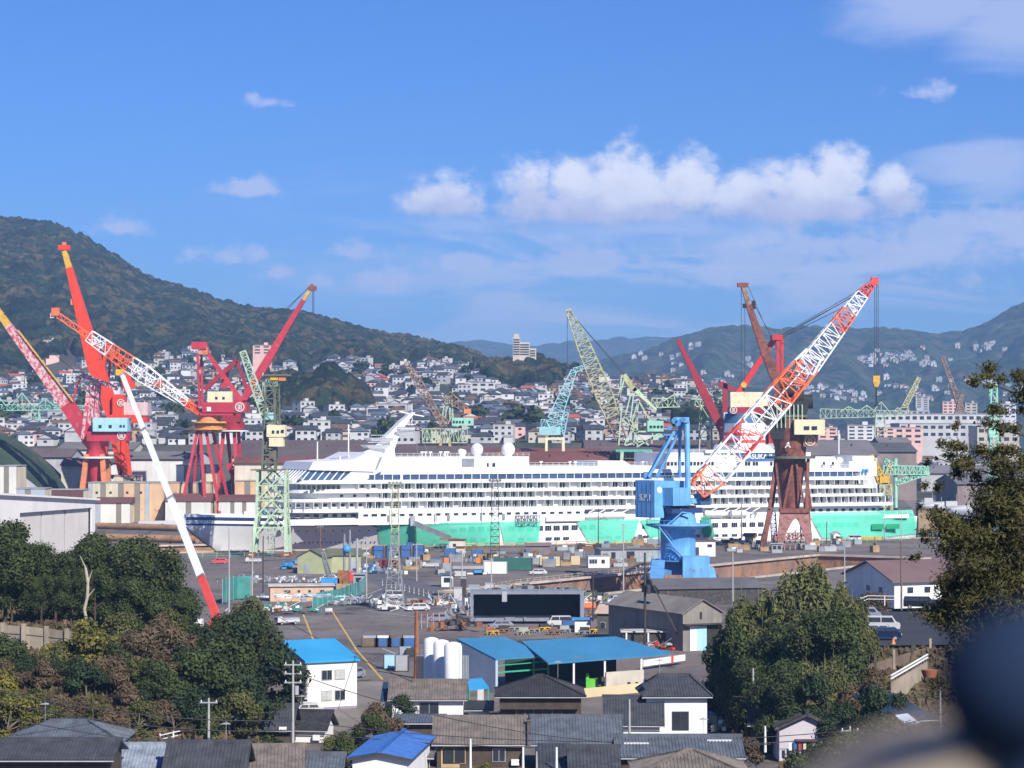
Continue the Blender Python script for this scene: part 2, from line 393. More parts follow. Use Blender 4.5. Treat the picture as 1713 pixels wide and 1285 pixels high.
wood=mat('forest_green',(.013,.021,.011),.95,.5,.011,rust=.34,rustcol=(.06,.05,.022),detail=12,spec=.1)
def crown_tint(m,sc_):
    """each tree crown its own green, some brown"""
    t=m.node_tree; n=t.nodes; l=t.links; b=n['Principled BSDF']; src=b.inputs['Base Color'].links[0].from_socket; co=n.new('ShaderNodeTexCoord').outputs['Object']
    v=n.new('ShaderNodeTexVoronoi'); v.inputs['Scale'].default_value=sc_; l.new(co,v.inputs['Vector']); sx=n.new('ShaderNodeSeparateColor'); l.new(v.outputs['Color'],sx.inputs[0])
    r=n.new('ShaderNodeMapRange'); l.new(sx.outputs[0],r.inputs[0]); r.inputs[3].default_value=.5; r.inputs[4].default_value=1.6
    q=n.new('ShaderNodeVectorMath'); q.operation='SCALE'; l.new(src,q.inputs[0]); l.new(r.outputs[0],q.inputs['Scale'])
    r2=n.new('ShaderNodeMapRange'); l.new(sx.outputs[1],r2.inputs[0]); r2.inputs[1].default_value=.84; r2.inputs[2].default_value=.9; r2.inputs[4].default_value=.7
    x=n.new('ShaderNodeMix'); x.data_type='RGBA'; l.new(r2.outputs[0],x.inputs[0]); l.new(q.outputs[0],x.inputs[6]); x.inputs[7].default_value=(.085,.06,.03,1); l.new(x.outputs[2],b.inputs['Base Color'])
crown_tint(wood,.1)
# forest canopy: above a line that meanders along the slope
fpx=np.linspace(-60,1260,1150); fY=np.concatenate([np.linspace(1130,2050,340),np.linspace(2052,3250,470)])
FX,FYY=np.meshgrid(fpx,fY); WX=(FX-CX)/F*FYY
fz=terrain_z(FX,FYY)
def forest_mask(px,Y):
    yr=np.interp(px,CP,YR)
    lim=np.interp(px,[-100,0,200,330,450,600,700,760,830,900,960,1300],[1850,1900,1950,2050,2000,2020,2080,2120,2050,1980,2300,3000])
    n=(vnoise(px/40,Y/90,11)-.5)*200+(vnoise(px/14,Y/30,12)-.5)*90
    m=(Y+n>lim)
    m|=((px-535)/95)**2+((Y-1560)/150)**2+(n/900)<1
    m|=((px-872)/88)**2+((Y-1900)/190)**2+(n/700)<1
    m|=((px-1180)/60)**2+((Y-1300)/90)**2+(n/900)<1
    return m
fm=forest_mask(FX,FYY)
can=canopy(WX,FYY,10,3)*8.5+canopy(WX,FYY,24,9)*7
fine=(vnoise(WX/2.2,FYY/2.2,5)-.5)*2.2
fb=fm.astype(float)
for _ in range(3):
    fb=(fb+np.roll(fb,2,1)+np.roll(fb,-2,1)+np.roll(fb,2,0)+np.roll(fb,-2,0))/5
fk=np.clip(fb*1.6-.5,0,1)
zc=np.where(fm,fz+(can+fine)*fk-1*(1-fk),fz-6)
gridmesh(WX,FYY,zc,'hillside_forest',wood,smooth=False,keep=fm,kind='stuff',label='dark evergreen forest covering the left mountain and its spurs',cat='forest')
# ---- far mountains ----
def range_mesh(name,pts,Yr,Yb,pb,m,cw,amp,seed,pxr,n=500,rows=150,blend=1.3):
    px=np.linspace(pxr[0],pxr[1],n); t=np.concatenate([np.linspace(0,1,rows),1+np.linspace(.02,.6,25)])
    P,T=np.meshgrid(px,t); pr=np.interp(P,[a for a,b in pts],[b for a,b in pts])
    Y=Yb+(Yr-Yb)*T; zr=zpy(pr,Yr); zb=zpy(pb,Yb)
    z=np.where(T<=1,zb+(zr-zb)*np.clip(T,0,1)**blend,zr-(T-1)*(zr-zb)*1.2)
    X=(P-CX)/F*Y; k=np.clip(T*3,0,1)*np.clip(np.abs(1-T)*5+.12,0,1)
    z=z+k*amp*((vnoise(P/70,T*5,seed)-.5)*1.6+(vnoise(P/24,T*11,seed+1)-.5)*.7)
    z=z+canopy(X,Y,cw,seed)*cw*.35
    return gridmesh(X,Y,z,name,m,smooth=False,kind='structure'),(lambda p,tt:(float(np.interp(p,px,px)),tt))
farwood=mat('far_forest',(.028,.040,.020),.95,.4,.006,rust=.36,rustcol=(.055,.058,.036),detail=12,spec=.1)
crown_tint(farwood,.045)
RP=[(900,640),(980,612),(1040,600),(1080,592),(1110,580),(1150,561),(1200,550),(1250,548),(1300,556),(1350,551),(1400,551),(1440,554),(1480,550),(1530,557),(1575,562),(1620,555),(1660,541),(1690,522),(1713,511),(1760,485),(1900,450),(2100,470)]
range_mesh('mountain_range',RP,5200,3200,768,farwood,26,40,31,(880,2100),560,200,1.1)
RP2=[(500,590),(700,580),(760,577),(800,574),(850,584),(900,582),(960,575),(1020,572),(1080,567),(1130,570),(1200,580),(1400,590),(1600,560),(1713,565),(2000,560)]
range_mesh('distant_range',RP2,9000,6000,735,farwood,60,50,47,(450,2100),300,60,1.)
far_ground=MB(); far_ground.face([(-3000,1480,-.6),(4000,1480,-.6),(6000,9500,-.6),(-4500,9500,-.6)],townground); far_ground.build('plain',kind='structure')
# water in the harbour basin beyond the stern
wm=mat('harbour_water',(.03,.06,.11),.12,.2,.05,bump=.25,bscale=.6,spec=.6)
mb=MB(); mb.face([G(1500,826)+V((0,0,.02)),G(1545,868)+V((0,0,.02)),G(1900,868)+V((0,0,.02)),G(1900,826)+V((0,0,.02))],wm); mb.build('harbour_water',kind='structure')
# ---- haze ----
hz=bpy.data.materials.new('haze'); hz.use_nodes=True; hn=hz.node_tree; hn.nodes.clear()
pv=hn.nodes.new('ShaderNodeVolumePrincipled'); pv.inputs['Color'].default_value=(.34,.60,1,1); pv.inputs['Density'].default_value=.000115; pv.inputs['Anisotropy'].default_value=0
ho=hn.nodes.new('ShaderNodeOutputMaterial'); hn.links.new(pv.outputs[0],ho.inputs['Volume'])
mb=MB(); mb.box((0,4900,-14),(14000,10600,560),hz); mb.build('haze',kind='stuff',label='thin blue haze in the air over the harbour',cat='haze')
# ================= cruise ship =================
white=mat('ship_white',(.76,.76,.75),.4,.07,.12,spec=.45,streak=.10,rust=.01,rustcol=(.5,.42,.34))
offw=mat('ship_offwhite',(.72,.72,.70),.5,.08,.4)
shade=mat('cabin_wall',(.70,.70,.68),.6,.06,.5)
glass=mat('dark_glass',(.02,.028,.04),.12,.3,.3,spec=.7)
sglass=mat('strip_glass',(.05,.09,.17),.15,.35,.12,spec=.7)
navy=mat('navy_stripe',(.03,.05,.14),.4,.1,1)
steelg=mat('grey_steel',(.22,.23,.24),.6,.25,.5)
redp=mat('funnel_red',(.62,.06,.05),.45,.1,.5)
ship=thing('cruise_ship','long white cruise ship with rows of balconies lying in the dry dock','ship',tuple(S0),TH)
LEN=U(1530)+2; BM=30.
def sm(t): t=max(0,min(1,t)); return t*t*(3-2*t)
def hb(u,z):
    """half breadth of the hull"""
    top=15*min(1,max(0,(u)/66))**.62
    ub=17*(1-sm((z+8)/17.5))+0
    bot=15*sm((u-ub-1)/105)
    k=max(0,min(1,(z+7)/16)); f=top*k**1.6+bot*(1-k**1.6)
    if u<ub: f=0
    aft=1-.25*sm((u-(LEN-22))/22)*(1-k*.6)
    return max(.02,min(f,top))*aft
def hull_top(u): return 9.6-.6*sm(u/40)-1.9*sm((u-54)/12)
mb=MB(); us=[0,1,2.5,5,8,12,16,20,25,30,36,42,50,58,66,80,100,130,160,190,215,225,232,238,243,LEN]
zs=[0,.12,.25,.4,.55,.7,.85,1]
vs=[];fs=[]
for u in us:
    zt=hull_top(u)
    for sd_ in (-1,1):
        for k in zs:
            z=-8+(zt+8)*k; ub=17*(1-sm((z+8)/17.5)); vs.append((max(u,min(ub,u+17)) if u<17 else u,15+sd_*hb(max(u,ub+.01) if u<17 else u,z),z))
nz=len(zs)
for i in range(len(us)-1):
    for s_ in (0,1):
        for k in range(nz-1):
            a=i*2*nz+s_*nz+k; b=a+2*nz
            fs.append((a,b,b+1,a+1) if s_==0 else (a+1,b+1,b,a))
    a=i*2*nz+nz-1; b=a+nz; fs.append((a,a+2*nz,b+2*nz,b))
e=(len(us)-1)*2*nz
fs.append(tuple([e+k for k in range(nz)]+[e+nz+k for k in range(nz-1,-1,-1)]))
mb.poly(vs,fs,white,True); hull=mb.build('hull',ship)
for p in hull.data.polygons: p.use_smooth=abs(p.normal.z)<.7 and abs(p.normal.x)<.95
def hpt(u,z,o=.06): return (u,15-hb(u,z)-o,z)
# stripe along the bow
mb=MB(); mb2=MB(); us2=[1+i*1.2 for i in range(0,53)]
for a,b in zip(us2[:-1],us2[1:]):
    za,zb=hull_top(a)-2.1,hull_top(b)-2.1
    za=min(za,7.0) if a>50 else za; zb=min(zb,7.0) if b>50 else zb
    mb.face([hpt(a,za-.28),hpt(b,zb-.28),hpt(b,zb+.28),hpt(a,za+.28)],navy)
    if a<40: mb2.face([hpt(a,hull_top(a)-.7),hpt(b,hull_top(b)-.7),hpt(b,hull_top(b)+.15),hpt(a,hull_top(a)+.15)],navy)
mb.build('bow_stripe',ship); mb2.build('deck_edge_stripe',ship)
mb=MB()
for g in (1,-1):   # bulwark round the foredeck
    mb=MB()
    for a,b in zip(us2[:40],us2[1:41]):
        mb.hexa([(a,15-g*hb(a,9),hull_top(a)),(b,15-g*hb(b,9),hull_top(b)),(b,15-g*(hb(b,9)-.2),hull_top(b)),(a,15-g*(hb(a,9)-.15),hull_top(a))],
            [(a,15-g*hb(a,9),hull_top(a)+.9),(b,15-g*hb(b,9),hull_top(b)+.9),(b,15-g*(hb(b,9)-.2),hull_top(b)+.9),(a,15-g*(hb(a,9)-.15),hull_top(a)+.9)],white)
    mb.build('bulwark',ship)
# foredeck gear
bluep=mat('bright_blue_paint',(.05,.28,.60),.5,.15,1)
for u,v,c in ((30,10,white),(34,13,white),(38,8,white),(26,14,bluep),(28.3,15,bluep),(41,12,white),(20,15,white),(36,18,steelg)):
    mb=MB(); mb.box((u,v,9.2),(1.8,1.5,1.5),c); mb.tube((u-.9,v-.8,10.4),(u+.9,v-.8,10.4),.6,c); mb.box((u,v,10.7),(1.1,.9,.5),c); mb.build('winch',ship)
# ---- superstructure: floors as plan outlines with a rounded front ----
def plan(uf,ua,fr=13,ar=7,inset=0,n=9):
    p=[]
    for i in range(n+1):   # front arc from near side to far side
        a=math.pi/2*(-1)+math.pi*i/n; p.append((uf+fr-fr*math.cos(a),15+(15-inset)*math.sin(a)))
    for i in range(n+1):
        a=math.pi/2-math.pi*i/n; p.append((ua-ar+ar*math.cos(a),15+(15-inset)*math.sin(a)))
    return p      # near(v=0) first ... far ... near
def slab(name,uf,ua,z0,z1,m,fr=13,ar=7,inset=0,top_uf=None):
    mb=MB(); a=plan(uf,ua,fr,ar,inset); b=plan(uf if top_uf is None else top_uf,ua,fr,ar,inset); n=len(a)
    vs=[(x,y,z0) for x,y in a]+[(x,y,z1) for x,y in b]
    mb.poly(vs,[(i,n+i,n+(i+1)%n,(i+1)%n) for i in range(n)]+[tuple(range(n)),tuple(range(2*n-1,n-1,-1))],m)
    o=mb.build(name,ship)
    return o
UF=U(474)
z_=lambda px,py,v=0: UZ(px,py,v)[1]
bands=[(10.9,12.0,UF-2,U(1514),'deck_edge'),(14.1,15.0,UF-1,U(1498),'deck_edge'),(16.8,17.8,UF+1,U(1483),'deck_edge'),(19.6,20.7,UF-1,U(1467),'deck_edge'),(22.3,23.5,U(600)+2,U(1463),'deck_edge')]
for a,b,u0,u1,nm in bands: slab(nm,u0,u1,a,b,white,fr=14 if u0<60 else 5)
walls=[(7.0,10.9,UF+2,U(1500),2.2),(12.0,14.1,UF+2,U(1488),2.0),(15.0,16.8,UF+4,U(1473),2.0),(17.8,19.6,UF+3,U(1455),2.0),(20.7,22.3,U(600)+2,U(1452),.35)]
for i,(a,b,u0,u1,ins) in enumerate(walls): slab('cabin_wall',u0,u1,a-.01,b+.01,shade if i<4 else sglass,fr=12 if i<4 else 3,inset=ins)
# hull-flush plating between hull top and first band (solid white sides)
mb=MB()
def plate(px0,px1,z0,z1,v=0,t=.3): u0,u1=U(px0),U(px1); MB().box(((u0+u1)/2,v+t/2,z0),(u1-u0,t,z1-z0),white).build('side_plating',ship)
plate(600,978,7.0,10.9); plate(474,600,7.2,9.0); plate(1360,1520,6.6,7.8)
# strip window mullions
mb=MB(); u=U(612)
while u<U(1450):
    MB().box((u,.2,20.7),(.22,.25,1.6),white).build('window_mullion',ship)
    u+=2.9
mb.box((U(1176),.15,20.7),(5,.3,1.6),white); mb.box((U(672),.15,20.7),(.8,.3,1.6),white)
mb.build('window_infill',ship)
# cabins: partitions, doors
parts=MB(); wn=[]; npart=[0]
curtain=mat('cabin_blind',(.42,.42,.40),.8,.15,1)
def row(z0,z1,px0,px1,pitch,full_from,kind=0):
    u=U(px0); k=0
    while u<U(px1):
        npart[0]+=1
        if npart[0]<=95: MB().box((u,1.0,z0),(.16,2.0,z1-z0),white).build('balcony_partition',ship)
        else: parts.box((u,1.0,z0),(.16,2.0,z1-z0),white)
        c=u+pitch/2; h=(z1-z0)*.86
        full=u>=U(full_from)
        r=R.random()
        if full:
            if r<.86: wn.append((c+R.uniform(-.15,.15),1.93,z0+.02,1.75,h,1 if r<.80 else 2))
        else: wn.append((c,1.93,z0+(z1-z0)*.3,1.15,(z1-z0)*.42,3))
        u+=pitch; k+=1
row(12.0,14.1,480,1500,2.82,600); row(15.0,16.8,640,1470,2.82,640); row(17.8,19.6,600,1450,3.7,620)
parts.build('balcony_partitions',ship,kind='stuff')
for k in range(26): u=UF+5+k*1.55; wn.append((u,.0,17.95,1.1,1.3,4)) if k<9 else None
for k in range(11): wn.append((U(486)+k*2.95,2.1 if k<9 else -.03,9.5,1.5,.9,3))
for k in range(26): wn.append((U(612)+k*2.95,-.04,9.6,1.5,.7,3))
for k in range(12): wn.append((U(1365)+k*2.9,2.12,9.1,1.4,.9,3))
for k in range(5): wn.append((U(575)+k*4.2,1.95,15.5,.9,.8,3))
R.shuffle(wn)
def window(mb,u,v,z,w_,h,k):
    mb.box((u,v,z),(w_,.1,h),glass if k!=2 else curtain)
    if k==1: mb.box((u,v-.07,z),(.14,.06,h),white)
    if k==3: mb.box((u,v-.04,z-.08),(w_+.16,.05,.08),white)
for t in wn[:45]: mb=MB(); window(mb,*t); mb.build('cabin_window',ship)
mb=MB()
for t in wn[45:]: window(mb,*t)
mb.build('cabin_windows',ship,kind='stuff')
# hull windows: big row and small row
def hwin(u,z,w_,h):
    if u>U(1545): return
    mb=MB(); v=15-hb(u,z)-.05; mb.box((u,v,z),(w_,.12,h),glass)
    for q in (-w_/6,w_/6): mb.box((u+q,v-.07,z),(.13,.06,h),steelg)
    mb.build('hull_window',ship)
for px in [698,716,731,746,761,776,791,806,821]+[856,872,887,903,917,931,946,961,976,991]+[1079,1094,1109]+[1150,1165,1182,1196,1212,1228,1243,1258,1272]+[1369,1381,1395,1407,1418,1430]: hwin(U(px),4.5 if px<1360 else 3.9,2.1,1.5)
for px in [735,751,765,780,795,810,872,887,918,932,947,1006,1018,1034,1080,1092,1150,1166,1181,1197,1212,1228,1243,1258,1272]: hwin(U(px),1.5,1.9,.8)
mb=MB()
for px in list(range(505,640,14)):
    for q in (0,4): mb.tube(hpt(U(px)+q*.3,1.6,.1),hpt(U(px)+q*.3,1.6,-.05),.25,navy,n=8)
    mb.tube(hpt(U(px)+1.3,5.2,.1),hpt(U(px)+1.3,5.2,-.05),.25,navy,n=8)
mb.build('portholes',ship,kind='stuff')
# bridge front with slanted glass
def block(name,px0,px1,z0,z1,m,v0=4,v1=26,top0=None,top1=None):
    u0,u1=U(px0,v0),U(px1,v0); a=u0 if top0 is None else U(top0,v0); b=u1 if top1 is None else U(top1,v0)
    mb=MB(); mb.hexa([(u0,v0,z0),(u1,v0,z0),(u1,v1,z0),(u0,v1,z0)],[(a,v0,z1),(b,v0,z1),(b,v1,z1),(a,v1,z1)],m); return mb.build(name,ship)
zt=lambda px,py,v=4: UZ(px,py,v)[1]
block('observation_lounge',498,612,20.6,zt(540,786),sglass,2,28,top0=517)
mb=MB()
for k in range(9):
    u=U(505,2)+k*2.3; mb.bar((u,1.9,20.7),(u+2.6,1.9,zt(540,787,2)),.3,white)
for k in range(8):
    v=4+k*3.1; mb.bar((U(498,2)-.15,v,20.7),(U(517,2)-.1,v,zt(540,786)),.3,white)
mb.build('lounge_mullions',ship)
mb=MB(); a=[(U(572,1.5),1.5,20.6),(U(612,1.5),1.5,20.6),(U(640,1.5),1.5,23.6),(U(590,1.5),1.5,23.6)]; mb.ext(a,(0,27,0),white); mb.build('lounge_side',ship)
zroof=zt(540,786); 
mb=MB(); a=[(U(517,1),1,zroof),(U(626,1),1,zroof-.6),(U(638,1),1,zt(626,757,1)),(U(615,1),1,zt(615,757,1)),(U(590,1),1,zt(590,769,1)),(U(524,1),1,zt(524,773,1))]; mb.ext(a,(0,28,0),white); mb.build('forward_house',ship)
block('upper_house',630,885,23.4,zt(800,764),white,3,27,top0=640)
block('sun_deck_house',885,1110,23.4,24.6,white,3,27)
block('sun_deck_house',1000,1056,24.5,zt(1030,771),white,5,24,top1=1044)
block('aft_house',1115,1356,23.4,zt(1200,757),white,3,27)
block('aft_house',1356,1406,23.4,zt(1380,764),white,4,26,top1=1396)
block('aft_house',1420,1466,23.4,zt(1440,772),white,6,24)
block('aft_house',1426,1462,zt(1440,772)-.1,zt(1440,763),white,8,22)
block('roof_fascia',1180,1330,zt(1200,758),zt(1200,753),white,2,28)
slope=MB(); a=[(U(1395,3),3,20.7),(U(1440,3),3,23.4),(U(1466,3),3,23.5),(U(1466,3),3,20.7)]; slope.ext(a,(0,24,0),white).build('aft_screen',ship)
for px,py,v in ((974,790,0),): pass
mb=MB()
for px,w_ in ((783,4.2),(826,1.0),(816,.6)): mb.box((U(px,2.95),2.9,zt(px,781,3)),(w_,.15,2.6 if w_>1 else 1.2),steelg if w_>3 else glass)
for k in range(7): mb.box((U(1118,2.9)+k*1.3,2.9,zt(1118,779,3)),(.9,.12,1.2),glass)
for k in range(8): mb.box((U(1150,2.9)+k*1.3,2.9,zt(1118,779,3)),(.9,.12,1.2),glass)
for px in (1248,1253,1261,1266,1290,1296,1378,1393): mb.box((U(px,2.9),2.9,zt(px,779,3)),(.9,.12,1.2),glass)
mb.build('house_windows',ship,kind='stuff')
mb=MB()
for k in range(4): mb.tube((U(1431,3)+k*1.3,2.2,zt(1431,791,3)),(U(1431,3)+k*1.3,2.2,zt(1431,785,3)),.5,bluep)
mb.build('blue_drums',ship)
# raked mast
mb=MB(); V_=13
prof=[(610,770),(640,768),(661,728),(683,703),(692,691),(688,690),(672,700),(648,724),(628,742),(600,760)]
prof=[(622,772),(661,772),(660,752),(668,728),(682,706),(695,690),(689,691),(672,705),(654,723),(640,737),(618,752),(595,764)]
mb.ext([(UZ(a,b,V_)[0],V_,UZ(a,b,V_)[1]) for a,b in prof],(0,4,0),white); mast=mb.build('raked_mast',ship)
mb=MB()
for a,b,c in ((617,653,733),(612,645,745),(664,690,715),(660,688,722)):
    u0,z0=UZ(a,c,V_); u1,_=UZ(b,c,V_); mb.hexa([(u0+1,12.5,z0-1),(u1,11,z0-1),(u1,19,z0-1),(u0+1,17.5,z0-1)],[(u0,11.5,z0+.1),(u1,10,z0+.1),(u1,20,z0+.1),(u0,18.5,z0+.1)],white)
    mb.bar((u0,11,z0+.9),(u1,10,z0+.9),.12,white)
mb.build('radar_platform',ship)
mb=MB(); u,z=UZ(688,689,V_); mb.bar((u-3,15,z),(u+5,15,z-1.4),.3,white); mb.tube((u+1,15,z-3),(u+1,15,z+2.5),.12,white); mb.bar((U(700,15),15,zt(700,765)),(U(690,15),15,z-2),.07,steelg); mb.bar((U(720,15),15,zt(700,765)),(U(690,15),15,z-2),.07,steelg); mb.build('mast_antenna',ship)
def dome(px,py,r,v=10):
    u,z=UZ(px,py,v); mb=MB(); mb.sphere((u,v,z),r,white,20,12); mb.tube((u,v,z-r-1.6),(u,v,z-r*.7),r*.55,white,n=12); mb.build('radome',ship)
dome(798,752,1.95); dome(850,752,2.2); dome(771,756,1.0,8); dome(775,757,1.0,12); dome(1404,771,1.3,12); dome(744,762,.6,8)
mb=MB()
for px in (706,712,720,737,745,749,905,953,962,1075,1083): 
    u=U(px,6); z=zt(px,764,6) if px<890 else zt(px,780,6); mb.tube((u,6,z-1),(u,6,z+1.6),.16,white); mb.box((u,6,z+1.2),(1.0,.5,.4),white)
for px,h in ((531,739),(569,763),(583,710),(1403,720)):
    u,z=UZ(px,h,10); mb.tube((u,10,zroof if px<600 else 28),(u,10,z),.22,white)
mb.build('deck_posts',ship)
# railings on top decks
mb=MB()
def rail(px0,px1,z,v=1):
    u0,u1=U(px0,v),U(px1,v); n=int((u1-u0)/2)
    for h in (.5,1.1): mb.bar((u0,v,z+h),(u1,v,z+h),.07,white)
    for i in range(n+1): mb.bar((u0+(u1-u0)*i/n,v,z),(u0+(u1-u0)*i/n,v,z+1.15),.08,white)
rail(640,885,zt(800,764),4); rail(885,1110,24.6,3.2); rail(478,505,20.7,.5); rail(1340,1460,23.5,.6); rail(1360,1526,7.8,.3); rail(1110,1180,zt(1200,757),4)
mb.build('railings',ship)
# funnel
def fun(nm,px0,px1,py0,py1,m,v0=9,v1=21,e=0,t0=None,t1=None):
    u0,z0=UZ(px0,py0,v0); u1,_=UZ(px1,py0,v0); _,z1=UZ(px0,py1,v0); a=u0 if t0 is None else U(t0,v0); b=u1 if t1 is None else U(t1,v0)
    mb=MB(); mb.hexa([(u0-e,v0-e,z0),(u1+e,v0-e,z0),(u1+e,v1+e,z0),(u0-e,v1+e,z0)],[(a-e,v0-e,z1),(b+e,v0-e,z1),(b+e,v1+e,z1),(a-e,v1+e,z1)],m); return mb.build(nm,ship)
funl=thing('funnel_tmp','',''); bpy.data.objects.remove(funl)
fun('funnel',1238,1280,745,708,white,t0=1241,t1=1279)
fun('funnel_stripe',1239,1280,729,724,redp,e=.12); fun('funnel_stripe',1238,1280,741,736,redp,e=.12)
fun('funnel_base',1233,1302,758,744,white,v0=6,v1=24,t0=1239,t1=1284)
fun('name_panel',1232,1310,771,757,mat('panel_blue',(.06,.14,.30),.5,.2,.4),v0=2.6,v1=6)
u0,z0=UZ(1271,764,2.5); textmesh('ASUKA II','ship_name',2.35,white,ship,(u0,2.5,z0),(rad(90),0,0),.04)
# boat deck recess: davits and tender gear
mb=MB()
for px in (985,1003,1022,1042,1190,1210,1228,1246,1262):
    u=U(px); mb.bar((u,1.6,7.2),(u-.3,.5,9.6),.35,white); mb.bar((u-.3,.5,9.6),(u+1.9,-.2,10.8),.35,white); mb.bar((u+.9,1.8,7.2),(u+1.9,.4,10.5),.2,steelg)
mb.build('boat_davits',ship)
for px in (992,1030,1200,1235):
    u=U(px); mb=MB(); n=12; pr=[]
    vs=[];fs=[]
    for i in range(n+1):
        t=i/n; hw=1.25*math.sin(math.pi*min(1,max(0,t)))**.5+.02
        for a,b in ((0,7.6+.6*abs(2*t-1)**2),(.9,8.2),(1,8.9),(.75,9.7),(0,10.0)): vs.append((u-4+8*t,1.1-hw*a,b))
        for a,b in ((.75,9.7),(1,8.9),(.9,8.2)): vs.append((u-4+8*t,1.1+hw*a,b))
    for i in range(n):
        for k in range(8): fs.append((i*8+k,(i+1)*8+k,(i+1)*8+(k+1)%8,i*8+(k+1)%8))
    mb.poly(vs,fs,offw,True); mb.build('lifeboat',ship)
mb=MB(); u0,u1=U(862),U(898); mb.truss((u0,-1.2,8.2),(u1,-1.2,8.2),2,2,7,.15,.12,steelg); mb.build('folded_gangway',ship)
mb=MB(); u0,u1=U(912),U(970); mb.box(((u0+u1)/2,-.5,7.3),(u1-u0,.8,1.3),offw); mb.build('stowed_platform',ship)
mb=MB()
for px in (650,728,750,805,842,1158,1222,1352): MB().box((U(px),-.1,7.9),(.9,.12,2),steelg).build('side_door',ship)
for px in (652,728,806): mb.tube((U(px),-.3,7.2),(U(px),-.3,12),.14,white)
mb.build('fender_rail',ship)
# stern name, dark under the netting
u0,z0=UZ(1487,862,-.6); 
# ---- green netting hung on the hull ----
net=mat('green_netting',(.10,.70,.47),.75,.15,.06,alpha=.74,streak=.25,bump=.3,bscale=.5)
netd=mat('dark_green_netting',(.01,.33,.14),.75,.2,.2,alpha=.9,bump=.3,bscale=.6)
def tarp(pts,label,m=net,off=.55,ny=6):
    """outline given as top line and bottom line of points; hangs just off the plating"""
    top,bot=pts; mb=MB(); n=26; vs=[];fs=[]
    def li(l,t):
        t*=len(l)-1; i=min(int(t),len(l)-2); f=t-i; return (l[i][0]+(l[i+1][0]-l[i][0])*f,l[i][1]+(l[i+1][1]-l[i][1])*f)
    for j in range(ny+1):
        for i in range(n+1):
            a=li(top,i/n); b=li(bot,i/n); q=(a[0]+(b[0]-a[0])*j/ny,a[1]+(b[1]-a[1])*j/ny)
            u,z=UZ(q[0],q[1],-off); u=min(u,LEN-.3)
            wob=.22*math.sin(u*1.3+j*.7)*math.sin(j*.9+u*.21)
            v=15-hb(min(u,LEN-1),max(z,-2))-off+wob
            vs.append((u,v,z))
    for j in range(ny):
        for i in range(n): fs.append((j*(n+1)+i,j*(n+1)+i+1,(j+1)*(n+1)+i+1,(j+1)*(n+1)+i))
    mb.poly(vs,fs,m,True); o=mb.build('hull_netting'); o.location=S0; o.rotation_euler=(0,0,TH)
    return tag(o,label,'netting','green netting hung over the ship hull')
tarp(([(634,877),(700,875),(836,873)],[(652,925),(740,921),(838,919)]),'bright green netting nearest the bow, its left edge cut slanting')
tarp(([(836,873),(904,871)],[(848,919),(901,917)]),'narrow green netting right of the two floodlight masts, beside the bare white hull patch')
tarp(([(963,870),(1070,868)],[(989,914),(1058,912)]),'green netting behind the long grey dockside shed')
tarp(([(1070,869),(1120,868)],[(1095,912),(1122,911)]),'short green netting just left of the blue crane column')
tarp(([(1172,865),(1188,865)],[(1176,896),(1196,898)]),'small dark green netting loose on the hull right of the blue crane',netd,.9)
tarp(([(1352,858),(1440,856),(1530,853)],[(1375,900),(1450,901),(1545,893)]),'green netting wrapped round the stern of the ship')
for a in ((1458,1478,877,886),(1482,1504,877,885)):
    mb=MB(); u0,z0=UZ(a[0],a[3],-1); u1,_=UZ(a[1],a[3],-1); z1=UZ(a[0],a[2],-1)[1]; mb.box(((u0+u1)/2,-.9,z0),(u1-u0,.3,z1-z0),netd); mb.build('hull_opening',ship)
u0,z0=UZ(1487,867,-1.1)
# ================= cranes =================
def P(px,py,Y): return at(px,py,Y)
pinkred=mat('faded_crimson_paint',(.44,.028,.045),.6,.2,.25,rust=.12,rustcol=(.42,.14,.14))
mottled=mat('peeling_pink_paint',(.46,.05,.07),.7,.2,.5,rust=.62,rustcol=(.62,.42,.42))
orng=mat('vermilion_paint',(.70,.05,.012),.5,.12,.3,rust=.08,rustcol=(.45,.1,.05))
orng2=mat('orange_primer',(.62,.20,.08),.6,.2,.3,rust=.2)
cream=mat('cream_paint',(.76,.65,.42),.6,.1,.4,streak=.4,rust=.12,rustcol=(.45,.25,.12))
ltblue=mat('pale_blue_paint',(.36,.60,.72),.55,.1,.4,streak=.3)
yel=mat('yellow_paint',(.62,.36,.04),.6,.2,.6,rust=.15)
pgreen=mat('pale_green_paint',(.40,.52,.36),.65,.2,.5,rust=.25,rustcol=(.33,.25,.14))
dgreen=mat('dark_green_rusty',(.10,.13,.09),.7,.3,.7,rust=.3)
mint=mat('mint_green_paint',(.30,.60,.44),.6,.12,.4,streak=.3)
cyan=mat('weathered_cyan_paint',(.28,.52,.55),.6,.2,.5,rust=.2,rustcol=(.4,.36,.3))
ygreen=mat('yellow_green_lattice',(.42,.43,.22),.65,.25,.5,rust=.35,rustcol=(.28,.18,.09))
rustb=mat('rusty_lattice',(.30,.21,.14),.8,.3,.5,rust=.5,rustcol=(.18,.09,.05))
dkred=mat('dark_crimson_paint',(.30,.02,.03),.5,.15,.3)
scar=mat('scarlet_paint',(.52,.028,.025),.5,.15,.3,rust=.08)
brown=mat('red_brown_primer',(.22,.07,.045),.7,.35,.4,rust=.4,rustcol=(.10,.04,.03))
brown2=mat('pink_brown_steel',(.36,.17,.15),.75,.25,.4,rust=.3)
blk=mat('blackened_steel',(.025,.022,.022),.8,.3,.5)
sblue=mat('crane_blue',(.14,.37,.68),.5,.2,.3,streak=.6,rust=.05,rustcol=(.16,.16,.18))
sblued=mat('crane_blue_panel',(.085,.25,.52),.45,.15,.25,streak=.3)
lred=mat('lattice_red',(.66,.07,.05),.5,.12,.5); lora=mat('lattice_orange',(.80,.16,.05),.5,.15,.5)
